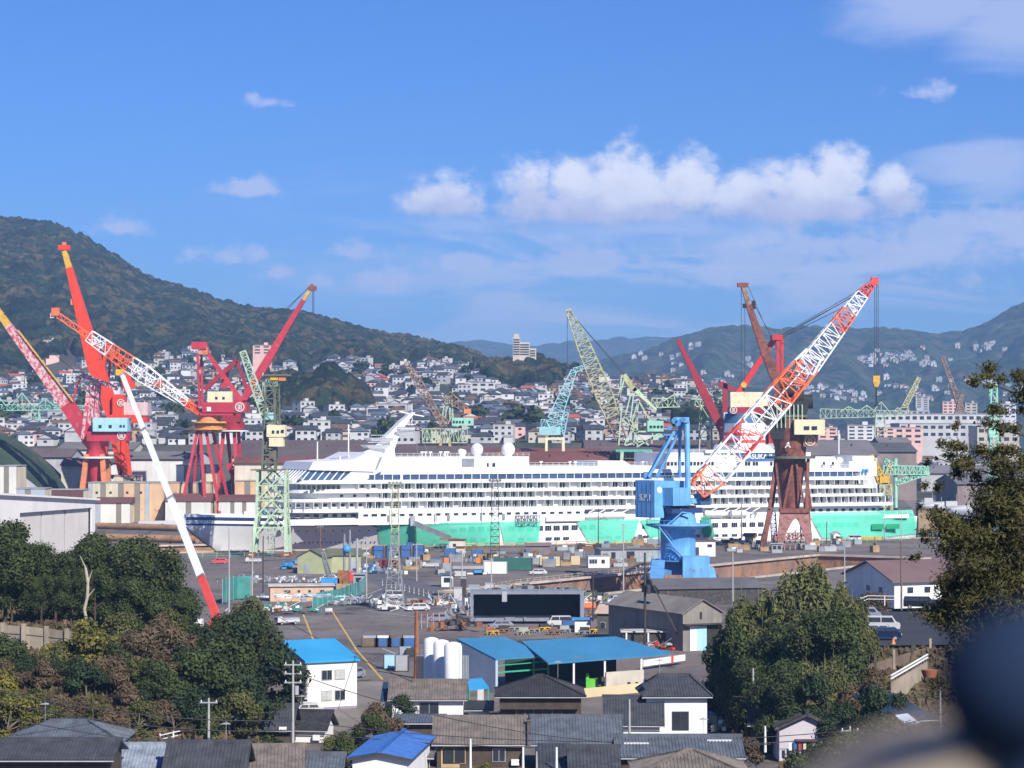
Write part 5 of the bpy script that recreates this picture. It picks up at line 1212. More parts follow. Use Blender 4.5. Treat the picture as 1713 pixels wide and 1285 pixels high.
# ---- great halls behind the ship ----
hallroof=mat('purple_brown_hall_roof',(.125,.088,.08),.85,.25,.03,streak=.3,wave=('X',.35,.15)); hallred=mat('red_brown_roof',(.17,.065,.05),.85,.3,.05,streak=.3,wave=('X',.35,.15)); hallgrey=mat('grey_hall_roof',(.17,.155,.15),.85,.2,.05,wave=('X',.35,.15))
creamw=mat('cream_cladding',(.60,.54,.43),.8,.15,.15,streak=.5,rust=.06); wallw=mat('white_cladding',(.66,.66,.64),.75,.1,.15,streak=.3)
def hall(px0,px1,yr,ye,Ye,Yd,rm,wm,label,yb=None,name='factory_hall',winm=None):
    """hall with its ridge across the view: eave (front) at row ye/distance Ye, ridge row yr at Ye+Yd"""
    a=P(px0,ye,Ye); b=P(px1,ye,Ye); zr=P(0,yr,Ye+Yd).z; ze=a.z; x0,x1=a.x,b.x
    t=wthing(name,label,'factory hall',((x0+x1)/2,Ye+Yd/2,0))
    mb=MB(); mb.box(((x0+x1)/2,Ye+Yd,-.0),(x1-x0-1,2*Yd-1,ze),wm)
    mb.poly([(x0+.5,Ye+.5,ze),(x0+.5,Ye+2*Yd-.5,ze),(x0+.5,Ye+Yd,zr-.3),(x1-.5,Ye+.5,ze),(x1-.5,Ye+2*Yd-.5,ze),(x1-.5,Ye+Yd,zr-.3)],[(0,2,1),(3,4,5)],wm); mb.build('wall',t)
    mb=MB(); mb.ext([(x0,Ye-.6,ze),(x0,Ye+Yd,zr),(x0,Ye+2*Yd+.6,ze),(x0,Ye+2*Yd+.6,ze+.5),(x0,Ye+Yd,zr+.5),(x0,Ye-.6,ze+.5)],(x1-x0,0,0),rm); mb.build('roof',t)
    mb=MB(); n=int((x1-x0)/14)
    for k in range(n): mb=MB(); mb.box((x0+(x1-x0)*(k+.5)/n,Ye+Yd*.6,ze+(zr-ze)*.6+.3),(2.2,2.2,1.3),rm); mb.build('roof_vent',t)
    return t
hall(385,640,738,764,1010,45,hallroof,creamw,'vast purple brown hall roof behind the ship foredeck')
hall(560,840,745,762,985,40,hallroof,creamw,'wide brown hall roof behind the raked ship mast')
hall(390,560,766,775,955,12,hallred,creamw,'red brown low roof with a cream wall behind the bow superstructure')
hall(800,1010,752,764,965,30,hallred,wallw,'red brown roofed hall behind the white radomes')
hall(830,1150,757,779,900,18,hallred,wallw,'low red brown shed right behind the sun deck')
hall(980,1240,738,760,1000,40,hallroof,creamw,'brown hall roof behind the blue crane mast')
hall(200,330,757,768,1000,25,hallgrey,wallw,'grey roofed shed behind the vermilion crane')
hall(95,225,741,752,1120,20,hallgrey,creamw,'grey roofed works left behind the vermilion crane legs'); hall(30,120,752,765,1080,16,hallroof,hg,'purple brown shed roof behind the green hangar mound'); hall(100,175,768,780,1020,10,hallred,creamw,'small red roofed store behind the pink crane legs'); hall(150,240,762,774,1060,10,hallroof,wallw,'brown roofed store behind the vermilion crane legs')
hall(1350,1470,738,762,980,30,hallgrey,wallw,'grey hall roof behind the brown crane')
hall(1455,1535,742,756,1250,25,mat('dark_tile_hall_roof',(.09,.085,.085),.85,.2,.05),mat('dark_wall',(.24,.19,.165),.9,.3,.08,streak=.4),'dark stepped roof hall beyond the stern'); hall(1470,1525,733,743,1290,15,hallgrey,mat('dark_wall',(.14,.12,.11)),'smaller grey roof rising behind the dark stepped hall')
hall(1600,1860,795,810,1170,30,hallgrey,mat('dark_wall',(.14,.12,.11)),'grey harbour shed behind the pine at the right edge')
hall(1540,1660,780,792,1330,14,hallgrey,hg,'long grey shed on the harbour side beyond the gantry'); hall(1655,1800,774,786,1420,14,hallroof,hc,'brown grey shed right of the mint tower')
for k,(px,y,L_,m) in enumerate(((1560,846,14,hw),(1600,852,18,hg),(1628,842,16,hw),(1575,858,10,bslate))):
    p=G(px,y); t=thing('harbour_boat',['small white boat on the harbour water, leftmost','grey work boat in the middle of the basin','white boat nearer the pine branches','small slate coloured boat closest to the quay'][k],'boat',tuple(p),.15*k)
    MB().hexa([(-L_*.42,-1.6,-.3),(L_*.4,-1.2,-.3),(L_*.4,1.2,-.3),(-L_*.42,1.6,-.3)],[(-L_*.5,-2.1,1.5),(L_*.5,-.5,2.1),(L_*.5,.5,2.1),(-L_*.5,2.1,1.5)],m).build('hull',t); MB().box((-L_*.15,0,1.5),(L_*.3,2.6,2.3),hw).build('wheelhouse',t); MB().tube((0,0,1.5),(0,0,7),.12,gal).build('mast',t)
# green mound at the left
mb=MB(); n=26; a=P(-60,0,1000); green_m=mat('dark_green_cover',(.03,.05,.025),.9,.4,.05,rust=.2,bump=.4,bscale=.4)
vs=[];fs=[]
x0,x1=gx(-170,1000),gx(106,1000)
for j in range(9):
    for i in range(n+1):
        t=i/n; u=j/8; vs.append((x0+(x1-x0)*t,975+u*60,max(.5,(P(0,712,1000).z-8)*math.sin(math.pi*min(1,.06+t*.94))**.75*(.45+.55*math.sin(math.pi*(.12+u*.6)))+6)))
for j in range(8):
    for i in range(n): fs.append((j*(n+1)+i,j*(n+1)+i+1,(j+1)*(n+1)+i+1,(j+1)*(n+1)+i))
mb.poly(vs,fs,green_m,True); mb.build('hangar_roof_mound',label='big rounded dark green hangar cover at the left edge',cat='hangar')
# striped sheds on the left quay
stripe_w=[mat('shed_cream',(.62,.55,.40),.8,.12,.12,streak=.45,rust=.06),mat('shed_taupe',(.22,.19,.15),.8,.12,.15),mat('shed_peach',(.60,.40,.24),.8,.15,.1,streak=.4,rust=.12),mat('shed_pale',(.66,.65,.58),.8,.1,.12,streak=.3),mat('shed_bluegrey',(.36,.40,.44),.8,.1,.2),mat('maroon_roof',(.13,.055,.05),.8,.2,.1)]
def striped(px0,px1,py0,Y,dep,strips,label,roof=None,win=(),dark=False):
    """shed whose front wall is divided into vertical panels: strips=(fraction,material index)"""
    z1=P(0,py0,Y).z; x0,x1=gx(px0,Y),gx(px1,Y); t=wthing('quay_shed',label,'shed',((x0+x1)/2,Y+dep/2,0))
    mb=MB(); mb.box(((x0+x1)/2,Y+dep/2+.3,0),(x1-x0-.1,dep,z1-.1),stripe_w[0]); mb.build('wall',t)
    f=0
    for fr,m in strips:
        a=x0+(x1-x0)*f; f+=fr; b=x0+(x1-x0)*f; mb=MB(); mb.box(((a+b)/2,Y+.1,0),(b-a-.06,.35,z1),stripe_w[m]); mb.build('wall_panel',t)
    if roof:
        zr=P(0,roof,Y+6).z; mb=MB(); mb.ext([(x0-.4,Y-.5,z1),(x0-.4,Y+6,zr),(x0-.4,Y+dep+1,zr),(x0-.4,Y+dep+1,z1-.3)],(x1-x0+.8,0,0),stripe_w[5]); mb.build('roof',t)
    else: mb=MB(); mb.box(((x0+x1)/2,Y+dep/2,z1),(x1-x0+.4,dep+.6,.35),groof); mb.build('roof',t)
    for px,py in win: mb=MB(); q=P(px,py,Y); mb.box((q.x,Y-.12,q.z),(.9,.15,.9),dwin); mb.build('vent_opening',t)
    return t
striped(148,250,808,936,18,((.07,4),(.13,0),(.09,1),(.2,0),(.09,1),(.18,2),(.09,1),(.08,2),(.07,4)),'tall striped cream and grey shed wall left of the telescopic boom',win=((162,826),(185,826),(213,826),(236,826)))
striped(160,218,842,925,9,((.15,4),(.45,3),(.15,1),(.25,3)),'low white shed with a maroon roof in front of the striped wall',roof=832)
striped(190,232,797,975,12,((.4,0),(.2,1),(.4,0)),'small cream striped shed behind the tall striped wall')
striped(250,300,808,938,18,((.5,2),(.1,1),(.4,2)),'peach coloured shed wall behind the telescopic boom')
striped(295,360,779,962,25,((.2,3),(.13,1),(.3,0),(.14,1),(.23,0)),'tallest cream and taupe striped shed under the crimson crane')
striped(300,352,808,945,12,((.2,2),(.16,1),(.2,2),(.16,1),(.28,2)),'peach striped shed below the tallest cream shed')
striped(277,353,839,928,12,((.45,3),(.12,1),(.43,3)),'white shed with red brown roof left of the ship bow',roof=826)
striped(366,432,839,932,12,((.3,3),(.1,1),(.2,3),(.1,1),(.3,3)),'white shed with red brown roof right behind the bow',roof=828)
striped(393,440,805,945,14,((.35,2),(.2,1),(.45,2)),'peach striped shed behind the lattice tower crane')
striped(393,445,775,985,14,((.2,3),(.4,4),(.4,3)),'white workshop with one big window behind the lattice crane',win=((404,790),(410,790),(416,790)))
striped(0,28,780,900,18,((.25,3),(.3,1),(.45,3)),'cream shed at the far left edge'); striped(28,76,818,880,12,((.3,4),(.2,1),(.5,4)),'lilac grey low shed beside the green mound'); striped(79,140,820,905,12,((1,5),),'dark maroon container like shed left of the pink crane legs')
for k in range(4): 
    striped(226+k*34,258+k*34,783+(k%2)*4,1010,14,((.5,3),(.5,4)),['white factory wall left of the tallest striped shed','pale factory wall second from the telescopic boom','white factory wall behind the peach shed','pale factory wall just left of the cream tower shed'][k])
mb=MB(); 
Yq=930; t=wthing('works_office','long white single storey works office with a strip of windows near the bow','office',(gx(265,905),905,0)); a=gx(232,905);b=gx(300,905)
mb=MB(); mb.box(((a+b)/2,908,0),(b-a,6,P(0,872,905).z-.0),hw); mb.build('wall',t); panes(t,904.8,((238,260,877,881),(270,273,876,884)),dwin)
# white hangar
hA=V((gx(-70,560),560,0)); hB=V((gx(160,640),640,0)); hd=(hB-hA).normalized(); hn_=V((-hd.y,hd.x,0)); Lh=(hB-hA).length
t=wthing('white_hangar','big white hangar with three tall sliding doors at the left','hangar',hA+hn_*30)
def hq(a,b,z): p=hA+hd*a+hn_*b; return V((p.x,p.y,z))
zA,zB=20.6,16.6
hpx=mat('hangar_white',(.70,.66,.64),.7,.06,.1,streak=.2,wave=('X',1.2,.2)); hdr=mat('hangar_door',(.58,.54,.50),.7,.06,.2,streak=.25,wave=('Z',1.0,.15))
mb=MB()
for a,b,z0,z1,z0b,z1b in ((0,Lh,14.7,zA,14.7,zB),(Lh-2.2,Lh,0,14.7,0,14.7),(0,Lh*.42,0,14.7,0,14.7)):
    mb.hexa([hq(a,0,z0),hq(b,0,z0b),hq(b,.5,z0b),hq(a,.5,z0)],[hq(a,0,zA+(zB-zA)*a/Lh if z1==zA else z1),hq(b,0,zA+(zB-zA)*b/Lh if z1==zA else z1b),hq(b,.5,zA+(zB-zA)*b/Lh if z1==zA else z1b),hq(a,.5,zA+(zB-zA)*a/Lh if z1==zA else z1)],hpx)
mb.hexa([hq(Lh-.5,.5,0),hq(Lh,.5,0),hq(Lh,60,0),hq(Lh-.5,60,0)],[hq(Lh-.5,.5,zB),hq(Lh,.5,zB),hq(Lh,60,zB),hq(Lh-.5,60,zB)],hpx); mb.build('wall',t)
mb=MB(); mb.hexa([hq(-1,-1,zA),hq(Lh+1,-1,zB),hq(Lh+1,60,zB),hq(-1,60,zA)],[hq(-1,-1,zA+.5),hq(Lh+1,-1,zB+.5),hq(Lh+1,60,zB+.5),hq(-1,60,zA+.5)],hpx); mb.build('roof',t)
for k,(f0,f1) in enumerate(((.425,.6),(.61,.78),(.79,.975))):
    mb=MB(); a,b=Lh*f0,Lh*f1; b=min(b,Lh-2.3); mb.hexa([hq(a,1.0,0),hq(b,1.0,0),hq(b,1.3,0),hq(a,1.3,0)],[hq(a,1.0,14.6),hq(b,1.0,14.6),hq(b,1.3,14.6),hq(a,1.3,14.6)],hdr); mb.build('door',t)
# long pipes and dock walls beyond the bow
# ================= the yard =================
cred=mat('container_red',(.34,.07,.07),.6,.15,.4,rust=.1,wave=('X',1.6,.4)); cblue=mat('container_blue',(.05,.13,.32),.55,.15,.4,wave=('X',1.6,.4)); cgreen=mat('container_green',(.03,.13,.10),.6,.15,.4,rust=.08,wave=('X',1.6,.4))
cwhite=mat('container_white',(.72,.71,.69),.6,.06,.4,wave=('X',1.6,.3)); ccream=mat('container_cream',(.60,.48,.30),.7,.12,.4,wave=('X',1.6,.3)); cgrey=mat('container_grey',(.30,.34,.34),.7,.15,.4,streak=.3,wave=('X',1.6,.3))
wood_=mat('weathered_timber',(.16,.12,.08),.9,.35,.8); darkm=mat('dark_machinery',(.045,.043,.042),.7,.4,.8,rust=.2); gal=mat('galvanised_steel',(.42,.43,.44),.45,.15,.5,metal=.3)
ctop=mat('concrete_pole_grey',(.38,.37,.35),.85,.15,.8); rustm=mat('rust_steel',(.27,.11,.05),.85,.35,.6,rust=.3,rustcol=(.10,.05,.03)); orangec=mat('orange_cover',(.75,.20,.05),.6,.15,.6); tealp=mat('teal_sheet',(.06,.27,.24),.7,.25,.4,rust=.12); limew=mat('lime_wall',(.36,.38,.22),.8,.15,.4)
def lb(t,c,d,m,name='body',rz=0): return MB().box(c,d,m,rz).build(name,t)
def container(px,py,L_,m,label,rz=0,w_=2.4,h=2.6,z=0,name='container',cat='container',door=True):
    p=G(px,py,z); t=thing(name,label,cat,tuple(p),rz)
    MB().box((0,w_/2,.12),(L_,w_,h-.12),m).build('body',t)
    mb=MB()
    for x in (-L_/2,L_/2):
        for y in (0,w_): mb.box((x,y,0),(.16,.16,h+.03),darkm if m is not cwhite else gal)
    mb.box((0,-.02,0),(L_,.12,.16),darkm); mb.build('frame',t)
    if door:
        for k in (-1,1): MB().box((L_/2+.06,w_/2+k*w_*.24,.2),(.08,w_*.44,h-.35),m).build('door',t)
    return t
def hut(px,py,w_,d,h,wm,rm,label,rz=0,rh=1.2,kind='gable',win=(),door=None,z=0,name='hut',cat='shed',ov=.4):
    """small building; px,py = middle of its front wall foot. win: (x,z,w,h) on the front"""
    p=G(px,py,z) if not isinstance(px,tuple) else V(px); t=thing(name,label,cat,tuple(p),rz)
    mb=MB(); mb.box((0,d/2,-.3),(w_,d,h+.3),wm)
    if kind=='gable': mb.poly([(-w_/2,0,h),(w_/2,0,h),(0,0,h+rh),(-w_/2,d,h),(w_/2,d,h),(0,d,h+rh)],[(0,1,2),(5,4,3)],wm)
    if kind=='gablex': mb.poly([(-w_/2,0,h),(-w_/2,d,h),(-w_/2,d/2,h+rh),(w_/2,0,h),(w_/2,d,h),(w_/2,d/2,h+rh)],[(2,1,0),(3,4,5)],wm)
    mb.build('wall',t); mb=MB(); o=ov; k=.14
    if kind=='gable': mb.ext([(-w_/2-o,-o,h-o*rh/(w_/2)),(0,-o,h+rh),(w_/2+o,-o,h-o*rh/(w_/2)),(w_/2+o,-o,h-o*rh/(w_/2)+k),(0,-o,h+rh+k),(-w_/2-o,-o,h-o*rh/(w_/2)+k)],(0,d+2*o,0),rm)
    elif kind=='gablex': mb.ext([(-w_/2-o,-o,h-o*rh/(d/2)),(-w_/2-o,-o,h-o*rh/(d/2)+k),(-w_/2-o,d/2,h+rh+k),(-w_/2-o,d+o,h-o*rh/(d/2)+k),(-w_/2-o,d+o,h-o*rh/(d/2)),(-w_/2-o,d/2,h+rh)],(w_+2*o,0,0),rm)
    elif kind=='flat': mb.box((0,d/2,h),(w_+2*o,d+2*o,.2),rm)
    elif kind=='lean': mb.ext([(-w_/2-o,-o,h),(-w_/2-o,-o,h+.15),(-w_/2-o,d+o,h+rh+.15),(-w_/2-o,d+o,h+rh)],(w_+2*o,0,0),rm); MB().ext([(-w_/2+.02,0,h),(-w_/2+.02,d,h),(-w_/2+.02,d,h+rh)],(w_-.04,0,0),wm).build('gable_wall',t)
    mb.build('roof',t)
    for (x,z_w,ww,hh) in win:
        f=MB().box((x,-.03,z_w),(ww+.16,.08,hh+.16),gal).build('window',t); MB().box((x,-.09,z_w+.08),(ww,.06,hh),dwin).build('pane',f)
    if door: x,ww,hh=door; MB().box((x,-.04,0),(ww,.1,hh),gal if wm is not cwhite else darkm).build('door',t)
    return t
def pole(px,py,h,label,arms=1,m=None,r=.14,z=0,lamp=False,cat='pole',name='utility_pole',pos=None):
    p=pos or G(px,py,z); t=thing(name,label,cat,tuple(p)); m=m or ctop
    MB().tube((0,0,-.5),(0,0,h),r,m,r2=r*.65,n=8).build('post',t)
    for k in range(arms):
        MB().box((0,0,h-.5-k*.9),(1.8,.12,.12),gal).build('crossarm',t)
        for x in (-.75,0,.75): MB().lathe((x,0,h-.38-k*.9),[(.05,0),(.09,.06),(.05,.12),(.08,.2)],offw,6).build('insulator',t)
    if lamp: MB().box((0,0,h),(1.2,.3,.2),gal).build('lamp_head',t)
    return t
def mast(px,py,h,w0,w1,label,m=None,lights=4,z=0):
    p=G(px,py,z); t=thing('floodlight_mast',label,'lattice mast',tuple(p)); m=m or ygreen
    MB().truss((0,0,0),(0,0,h),w0,w1,12,.16,.1,m).build('lattice',t); MB().box((0,0,h),(w1+1.2,w1+1.0,.15),m).build('platform',t)
    for k in range(lights): x=(k-(lights-1)/2)*.9; MB().tube((x,-.5,h+.5),(x,-1.0,h+.3),.28,gal,r2=.42,n=10).build('floodlight',t)
    return t
def vehicle(p,label,body,rz=0,L_=4.3,W=1.7,H=1.5,kind='car',name='car',cat='car'):
    t=thing(name,label,cat,tuple(p),rz); mb=MB()
    if kind=='car': prof=[(-L_/2,.35),(-L_/2,.85),(-L_*.36,.95),(-L_*.24,H),(L_*.30,H),(L_*.46,.98),(L_/2,.9),(L_/2,.35)]
    elif kind=='van': prof=[(-L_/2,.35),(-L_/2,1.0),(-L_*.42,1.15),(-L_*.30,H),(L_*.47,H),(L_/2,1.2),(L_/2,.35)]
    else: prof=[(-L_/2,.5),(-L_/2,H*.55),(-L_*.47,H),(-L_*.28,H),(-L_*.28,.9),(L_/2,.9),(L_/2,.5)]
    n=len(prof); g=W/2; roofi=[i for i,(x,z) in enumerate(prof) if z>=H-.01]
    vs=[(x,-g*(.84 if z>=H-.01 else 1),z) for x,z in prof]+[(x,g*(.84 if z>=H-.01 else 1),z) for x,z in prof]
    mb.poly(vs,[(i,i+n,(i+1)%n+n,(i+1)%n) for i in range(n)]+[tuple(range(n)),tuple(range(2*n-1,n-1,-1))],body); mb.build('body',t)
    if kind in('car','van'):
        a,b=prof[roofi[0]],prof[roofi[-1]]
        for s_ in (-1,1):
            y0=s_*(g*.97+.01); y1=s_*(g*.87+.01); zb=1.0 if kind=='car' else 1.2
            for x0,x1 in ((a[0]+.0,-.05),(.05,b[0]-.05)):
                q=[(x0-(.25 if x0==a[0] else 0),y0,zb),(x1+(.2 if x1>.1 else 0),y0,zb),(x1,y1,H-.12),(x0+.05,y1,H-.12)]; q=[(u,v+s_*.015,w_) for u,v,w_ in q]
                mb=MB(); mb.ext(q if s_<0 else q[::-1],(0,s_*.02,0),dwin); mb.build('side_window',t)
        mb=MB(); x0,z0=prof[roofi[0]-1]; x1,z1=a; mb.ext([(x0+.08,-g*.8,z0+.05),(x1-.02,-g*.74,z1-.05),(x1-.02,g*.74,z1-.05),(x0+.08,g*.8,z0+.05)],(-.03,0,.03),dwin); mb.build('windscreen',t)
        for s_ in(-1,1): MB().box((-L_/2-.02,s_*g*.72,.68),(.06,.3,.18),offw).build('headlight',t)
    else:
        MB().box((-L_*.5,0,H*.58),(.06,W*.8,H*.3),dwin).build('windscreen',t)
        MB().box((L_*.11,0,.9),(L_*.76,W,.35),gal).build('cargo_bed',t)
    for x in (-L_*.31,L_*.31):
        for s_ in (-1,1): w_=MB().tube((x,s_*(g-.2),.32),(x,s_*(g+.02),.32),.32,darkm,n=14,smooth=False).build('wheel',t); MB().tube((x,s_*(g+.01),.32),(x,s_*(g+.04),.32),.17,gal,n=10,smooth=False).build('rim',w_)
    return t
def pile(px,py,label,mats,n,spread,szs,z=0,name='scrap_pile',cat='pile',stack=False,seed=1):
    """heap of odd steel and boards: one loose heap, each sort of thing its own part"""
    r=random.Random(seed); p=G(px,py,z); t=thing(name,label,cat,tuple(p)); t['kind']='stuff'
    for mi,m in enumerate(mats):
        mb=MB()
        for k in range(n):
            x=r.gauss(0,spread[0]*.45); y=r.gauss(0,spread[1]*.45); s=[r.uniform(a*.4,a) for a in szs]; zz=r.random()*szs[2]*.9*max(0,1-(x/spread[0])**2)
            if r.random()<.35: a=V((x,y,zz+.1)); b=a+V((r.uniform(-1,1)*szs[0]*1.6,r.uniform(-1,1)*1.2,r.uniform(0,szs[2]*1.2))); mb.bar(a,b,.09,m)
            else: mb.box((x,y,zz),(s[0],s[1],s[2]*.6),m,r.uniform(0,3))
        mb.build(['steel_scrap','boards','machine_parts','covers','pipes'][mi%5],t)
    return t
def fence(pts,label,m,h=1.8,z=0,panel=True,name='fence',step=2.5,pm=None):
    P_=[G(*p,z) for p in pts]; o=P_[0]; t=thing(name,label,'fence',tuple(o))
    for a,b in zip(P_[:-1],P_[1:]):
        L_=(b-a).length; n=max(1,int(L_/step)); mb=MB()
        if panel: mb.bar(a-o+V((0,0,h*.5)),b-o+V((0,0,h*.5)),.06,m,h=h*.94); mb.build('panel',t)
        else:
            for hh in (h*.5,h*.95): mb.bar(a-o+V((0,0,hh)),b-o+V((0,0,hh)),.07,m)
            mb.build('rail',t)
        for k in range(n+1): q=a.lerp(b,k/n)-o; MB().box((q.x,q.y,0),(.12,.12,h+.1),pm or gal).build('post',t)
    return t
# --- quay beside the ship ---
for k,(px,py,rz) in enumerate(((633,935,0),(655,934,0),(679,934,0),(701,934,0))):
    t=container(px,py,2.6,cblue,['leftmost tall blue tank container below the ship','second tall blue tank container below the ship','third tall blue tank container below the ship','tall blue tank container right beside the sloping gangway'][k],w_=2.6,h=3.6,door=False); lb(t,(-1.7,1.3,0),(.5,2.4,3.4),darkm,'ladder_box'); lb(t,(0,-.04,2.3),(2.3,.1,.15),navy,'strap')
container(753,932,3.2,cblue,'blue container left of the cream dockside cabin',h=2.4); hut(770,932,2.4,3,2.7,ccream,brroof,'cream cabin with brown roof on the quay below the green netting',kind='flat',door=(.2,.7,1.9))
hut(765,924,4.6,3,3.6,creamw,brroof,'cream flat roofed booth behind the blue container',kind='flat',win=((-.8,1.6,.8,.8),)); container(798,931,3.2,cblue,'blue container half hidden right of the cream cabin',h=1.8,door=False)
container(648,957,4.6,cred,'red container with white marked doors left of the open yard',rz=rad(-24),h=3.0)
for k,(px,py) in enumerate(((747,943),(800,943))): container(px,py,1.5,orangec,['orange bin left of the long green container','orange bin beside the green container end'][k],w_=1.2,h=1.5,door=False,name='bin',cat='bin')
container(858,955,9.6,cgreen,'long dark green container behind the white one',rz=rad(-4),h=3.2); container(829,961,5.6,cwhite,'white container in front of the dark green one',h=3.0,door=False)
t=container(920,948,5.4,ccream,'cream container right of the dark green one',h=2.5); container(963,946,2.6,ccream,'small cream container left of the white site cabin',h=2.4,door=False)
hut(1002,950,5.6,2.8,2.9,cwhite,gal,'white ribbed site cabin with windows beside the dry dock',rz=rad(8),kind='flat',win=((-2.2,1.1,.5,1),(-1.5,1.1,.5,1),(-.8,1.1,.5,1),(1.1,1.1,.8,.9)),ov=.1)
hut(1062,940,19,7,3.4,cgrey,hallgrey,'long grey dockside shed behind the white site cabin',rz=rad(12),kind='flat',win=((-6,.6,1.2,2),(-1.2,.4,2.2,2.4))); hut(900,928,7,5,2.6,mat('mauve_tarp',(.20,.16,.16),.8,.2,.4),mat('mauve_tarp',(.20,.16,.16)),'rounded mauve grey cover on the quay behind the cream container',kind='gablex',rh=.6)
t=hut(985,918,7,2,1.2,rustm,rustm,'low rusty winch car with two round drums on the far quay',kind='flat',name='winch_car',cat='machine')
for x in (-2.6,2.6): MB().tube((x,-.6,1),(x,-.1,1),.8,darkm,n=16).build('drum',t)
lb(t,(0,-.1,.8),(2.2,.2,1),creamw,'panel')
hut(1178,931,6.5,5,4.4,cwhite,brroof,'white dock office with a flat brown roof right of the blue crane',rz=rad(6),kind='flat',win=((1.6,2.6,1.2,.7),),door=(-2,1.0,2.6))
hut(1256,912,3.2,3,2.8,ccream,hallred,'cream hut with dark red roof left of the brown crane foot',kind='gablex',rh=.8); t=hut(1216,918,1,1,.4,darkm,darkm,'low dark block of keel supports on the quay',kind='flat',name='keel_block',cat='block')
pile(1228,912,'dark heap of chains and gear on the quay left of the red roofed hut',(darkm,rustm,gal),22,(8,3),(1.5,1,1.6),seed=3)
t=hut(1300,925,3,2.4,2.6,gal,gal,'small glazed grey control cabin at the dock edge beside the brown crane',kind='flat',win=((-.7,1,1,1),(.7,1,1,1)))
hut(1400,907,2.2,2.4,2.6,cwhite,gal,'small white hut with maroon door below the stern netting',rz=rad(20),rh=.7,door=(0,.9,1.9)); hut(1492,898,3.2,2.6,3,cwhite,gal,'white tall box cabin near the ship stern',kind='flat'); hut(1503,897,2.4,2.4,3,creamw,cblue,'cream box cabin beside the white one near the stern',kind='flat')
hut(1560,890,10,6,8,mat('timber_tan',(.30,.22,.13),.85,.3,.4),wood_,'tan staging block beyond the ship stern with a yellow panel',kind='flat',win=()); 
container(1458,904,7,yel,'long yellow beam on trestles near the stern',w_=.8,h=1.2,door=False,name='steel_beam',cat='beam'); vehicle(G(1428,905),'white van parked on the quay under the stern netting',hw,kind='van',H=1.9,L_=4.6,name='van',cat='van')
fence(((1330,912),(1480,906),(1620,893)),'green handrail along the far quay near the stern',mat('green_rail',(.06,.40,.20),.6,.2,1),h=1.1,panel=False,step=4)
# gangway from the quay to the deck
t=wthing('gangway','sloping grey covered gangway from the quay up to the ship deck','gangway',SW(U(722),-12)); a=SW(U(690),-.4,7.6); b=SW(U(728),-12,3.2)
girder(t,'walkway',a,b,1.6,1.6,steelg); MB().truss((b.x-3,b.y,.0),(b.x+4,b.y,.0),2.5,2.5,4,.3,.2,dgreen,h0=3).build('support_frame',t); lb(t,(b.x,b.y,2.6),(6,3,.5),rustm,'platform'); lb(t,(a.x,a.y-.6,6.6),(1.4,1.2,3),gal,'landing')
# masts and lamp posts
mast(661,958,22,2.0,1.6,'lattice floodlight mast in front of the green netting left'); mast(828,944,22,2.6,1.6,'lattice floodlight mast right of the narrow netting gap',m=darkm)
mast(660,1020,15,4.0,1.0,'wider grey lattice pylon standing among white scrap in the yard',m=steelg,lights=0)
for k,(px,py,h,lm,lab,ar) in enumerate(((613,1005,13,True,'tall grey lamp post left of the scrap row',0),(773,990,9,False,'grey pole with wires left of the white container',1),(697,972,9,False,'slim grey pole at the yard road corner',1),(754,985,8,False,'red and white pole beside the small booth',0),(822,990,8,False,'pale pole just right of the white container',0),(1001,925,13,False,'dark pole behind the grey dockside shed',0),
    (1043,1010,16,True,'concrete floodlight pole between the long grey shed and dock',2),(1198,898,13,False,'slim dark pole in front of the small dark green netting',0),(1241,905,12,False,'slim pole left of the brown crane legs',0),(1354,915,9,False,'grey pole right of the brown crane arch',0),(1383,910,7,True,'short dark lamp mast left of the stern netting',1),(1508,912,9,True,'grey double lamp post near the stern',0),(1480,905,8,True,'twin lamp post with white lamps under the stern',0),(422,1000,15,False,'pale twin posts left, the taller one behind the trees',0),(383,1035,17,False,'pale slender post left of the small round bush',0),(440,1000,13,False,'dark slender post near the white pallets',0),(992,1040,9,False,'pale pole right of the big dark steel box',0),(1226,1060,14,False,'thin grey pole in front of the grey warehouse',0),(850,900,12,False,'thin dark pole against the narrow netting',0),(536,925,8,False,'rusty winch pole in front of the white bow hull',1))):
    pole(px,py,h,lab,arms=ar,lamp=lm,r=.16,m=rustm if 'rusty' in lab else (darkm if 'dark' in lab else ctop),cat='lamp post' if lm else 'pole',name='lamp_post' if lm else 'utility_pole')
t=pole(1079,1088,15.5,'dark utility pole thick with insulators behind the small cream hut',arms=4,m=darkm,r=.24)
MB().bar((0,0,13),(5.5,0,2),.22,darkm).build('brace',t); MB().tube((.5,-.4,9),(.5,-.4,10.4),.4,darkm,n=10).build('transformer',t)
pole(697,1135,9.5,'rust orange steel post with a short arm beside the white silos',arms=0,m=rustm,r=.42,name='steel_post')
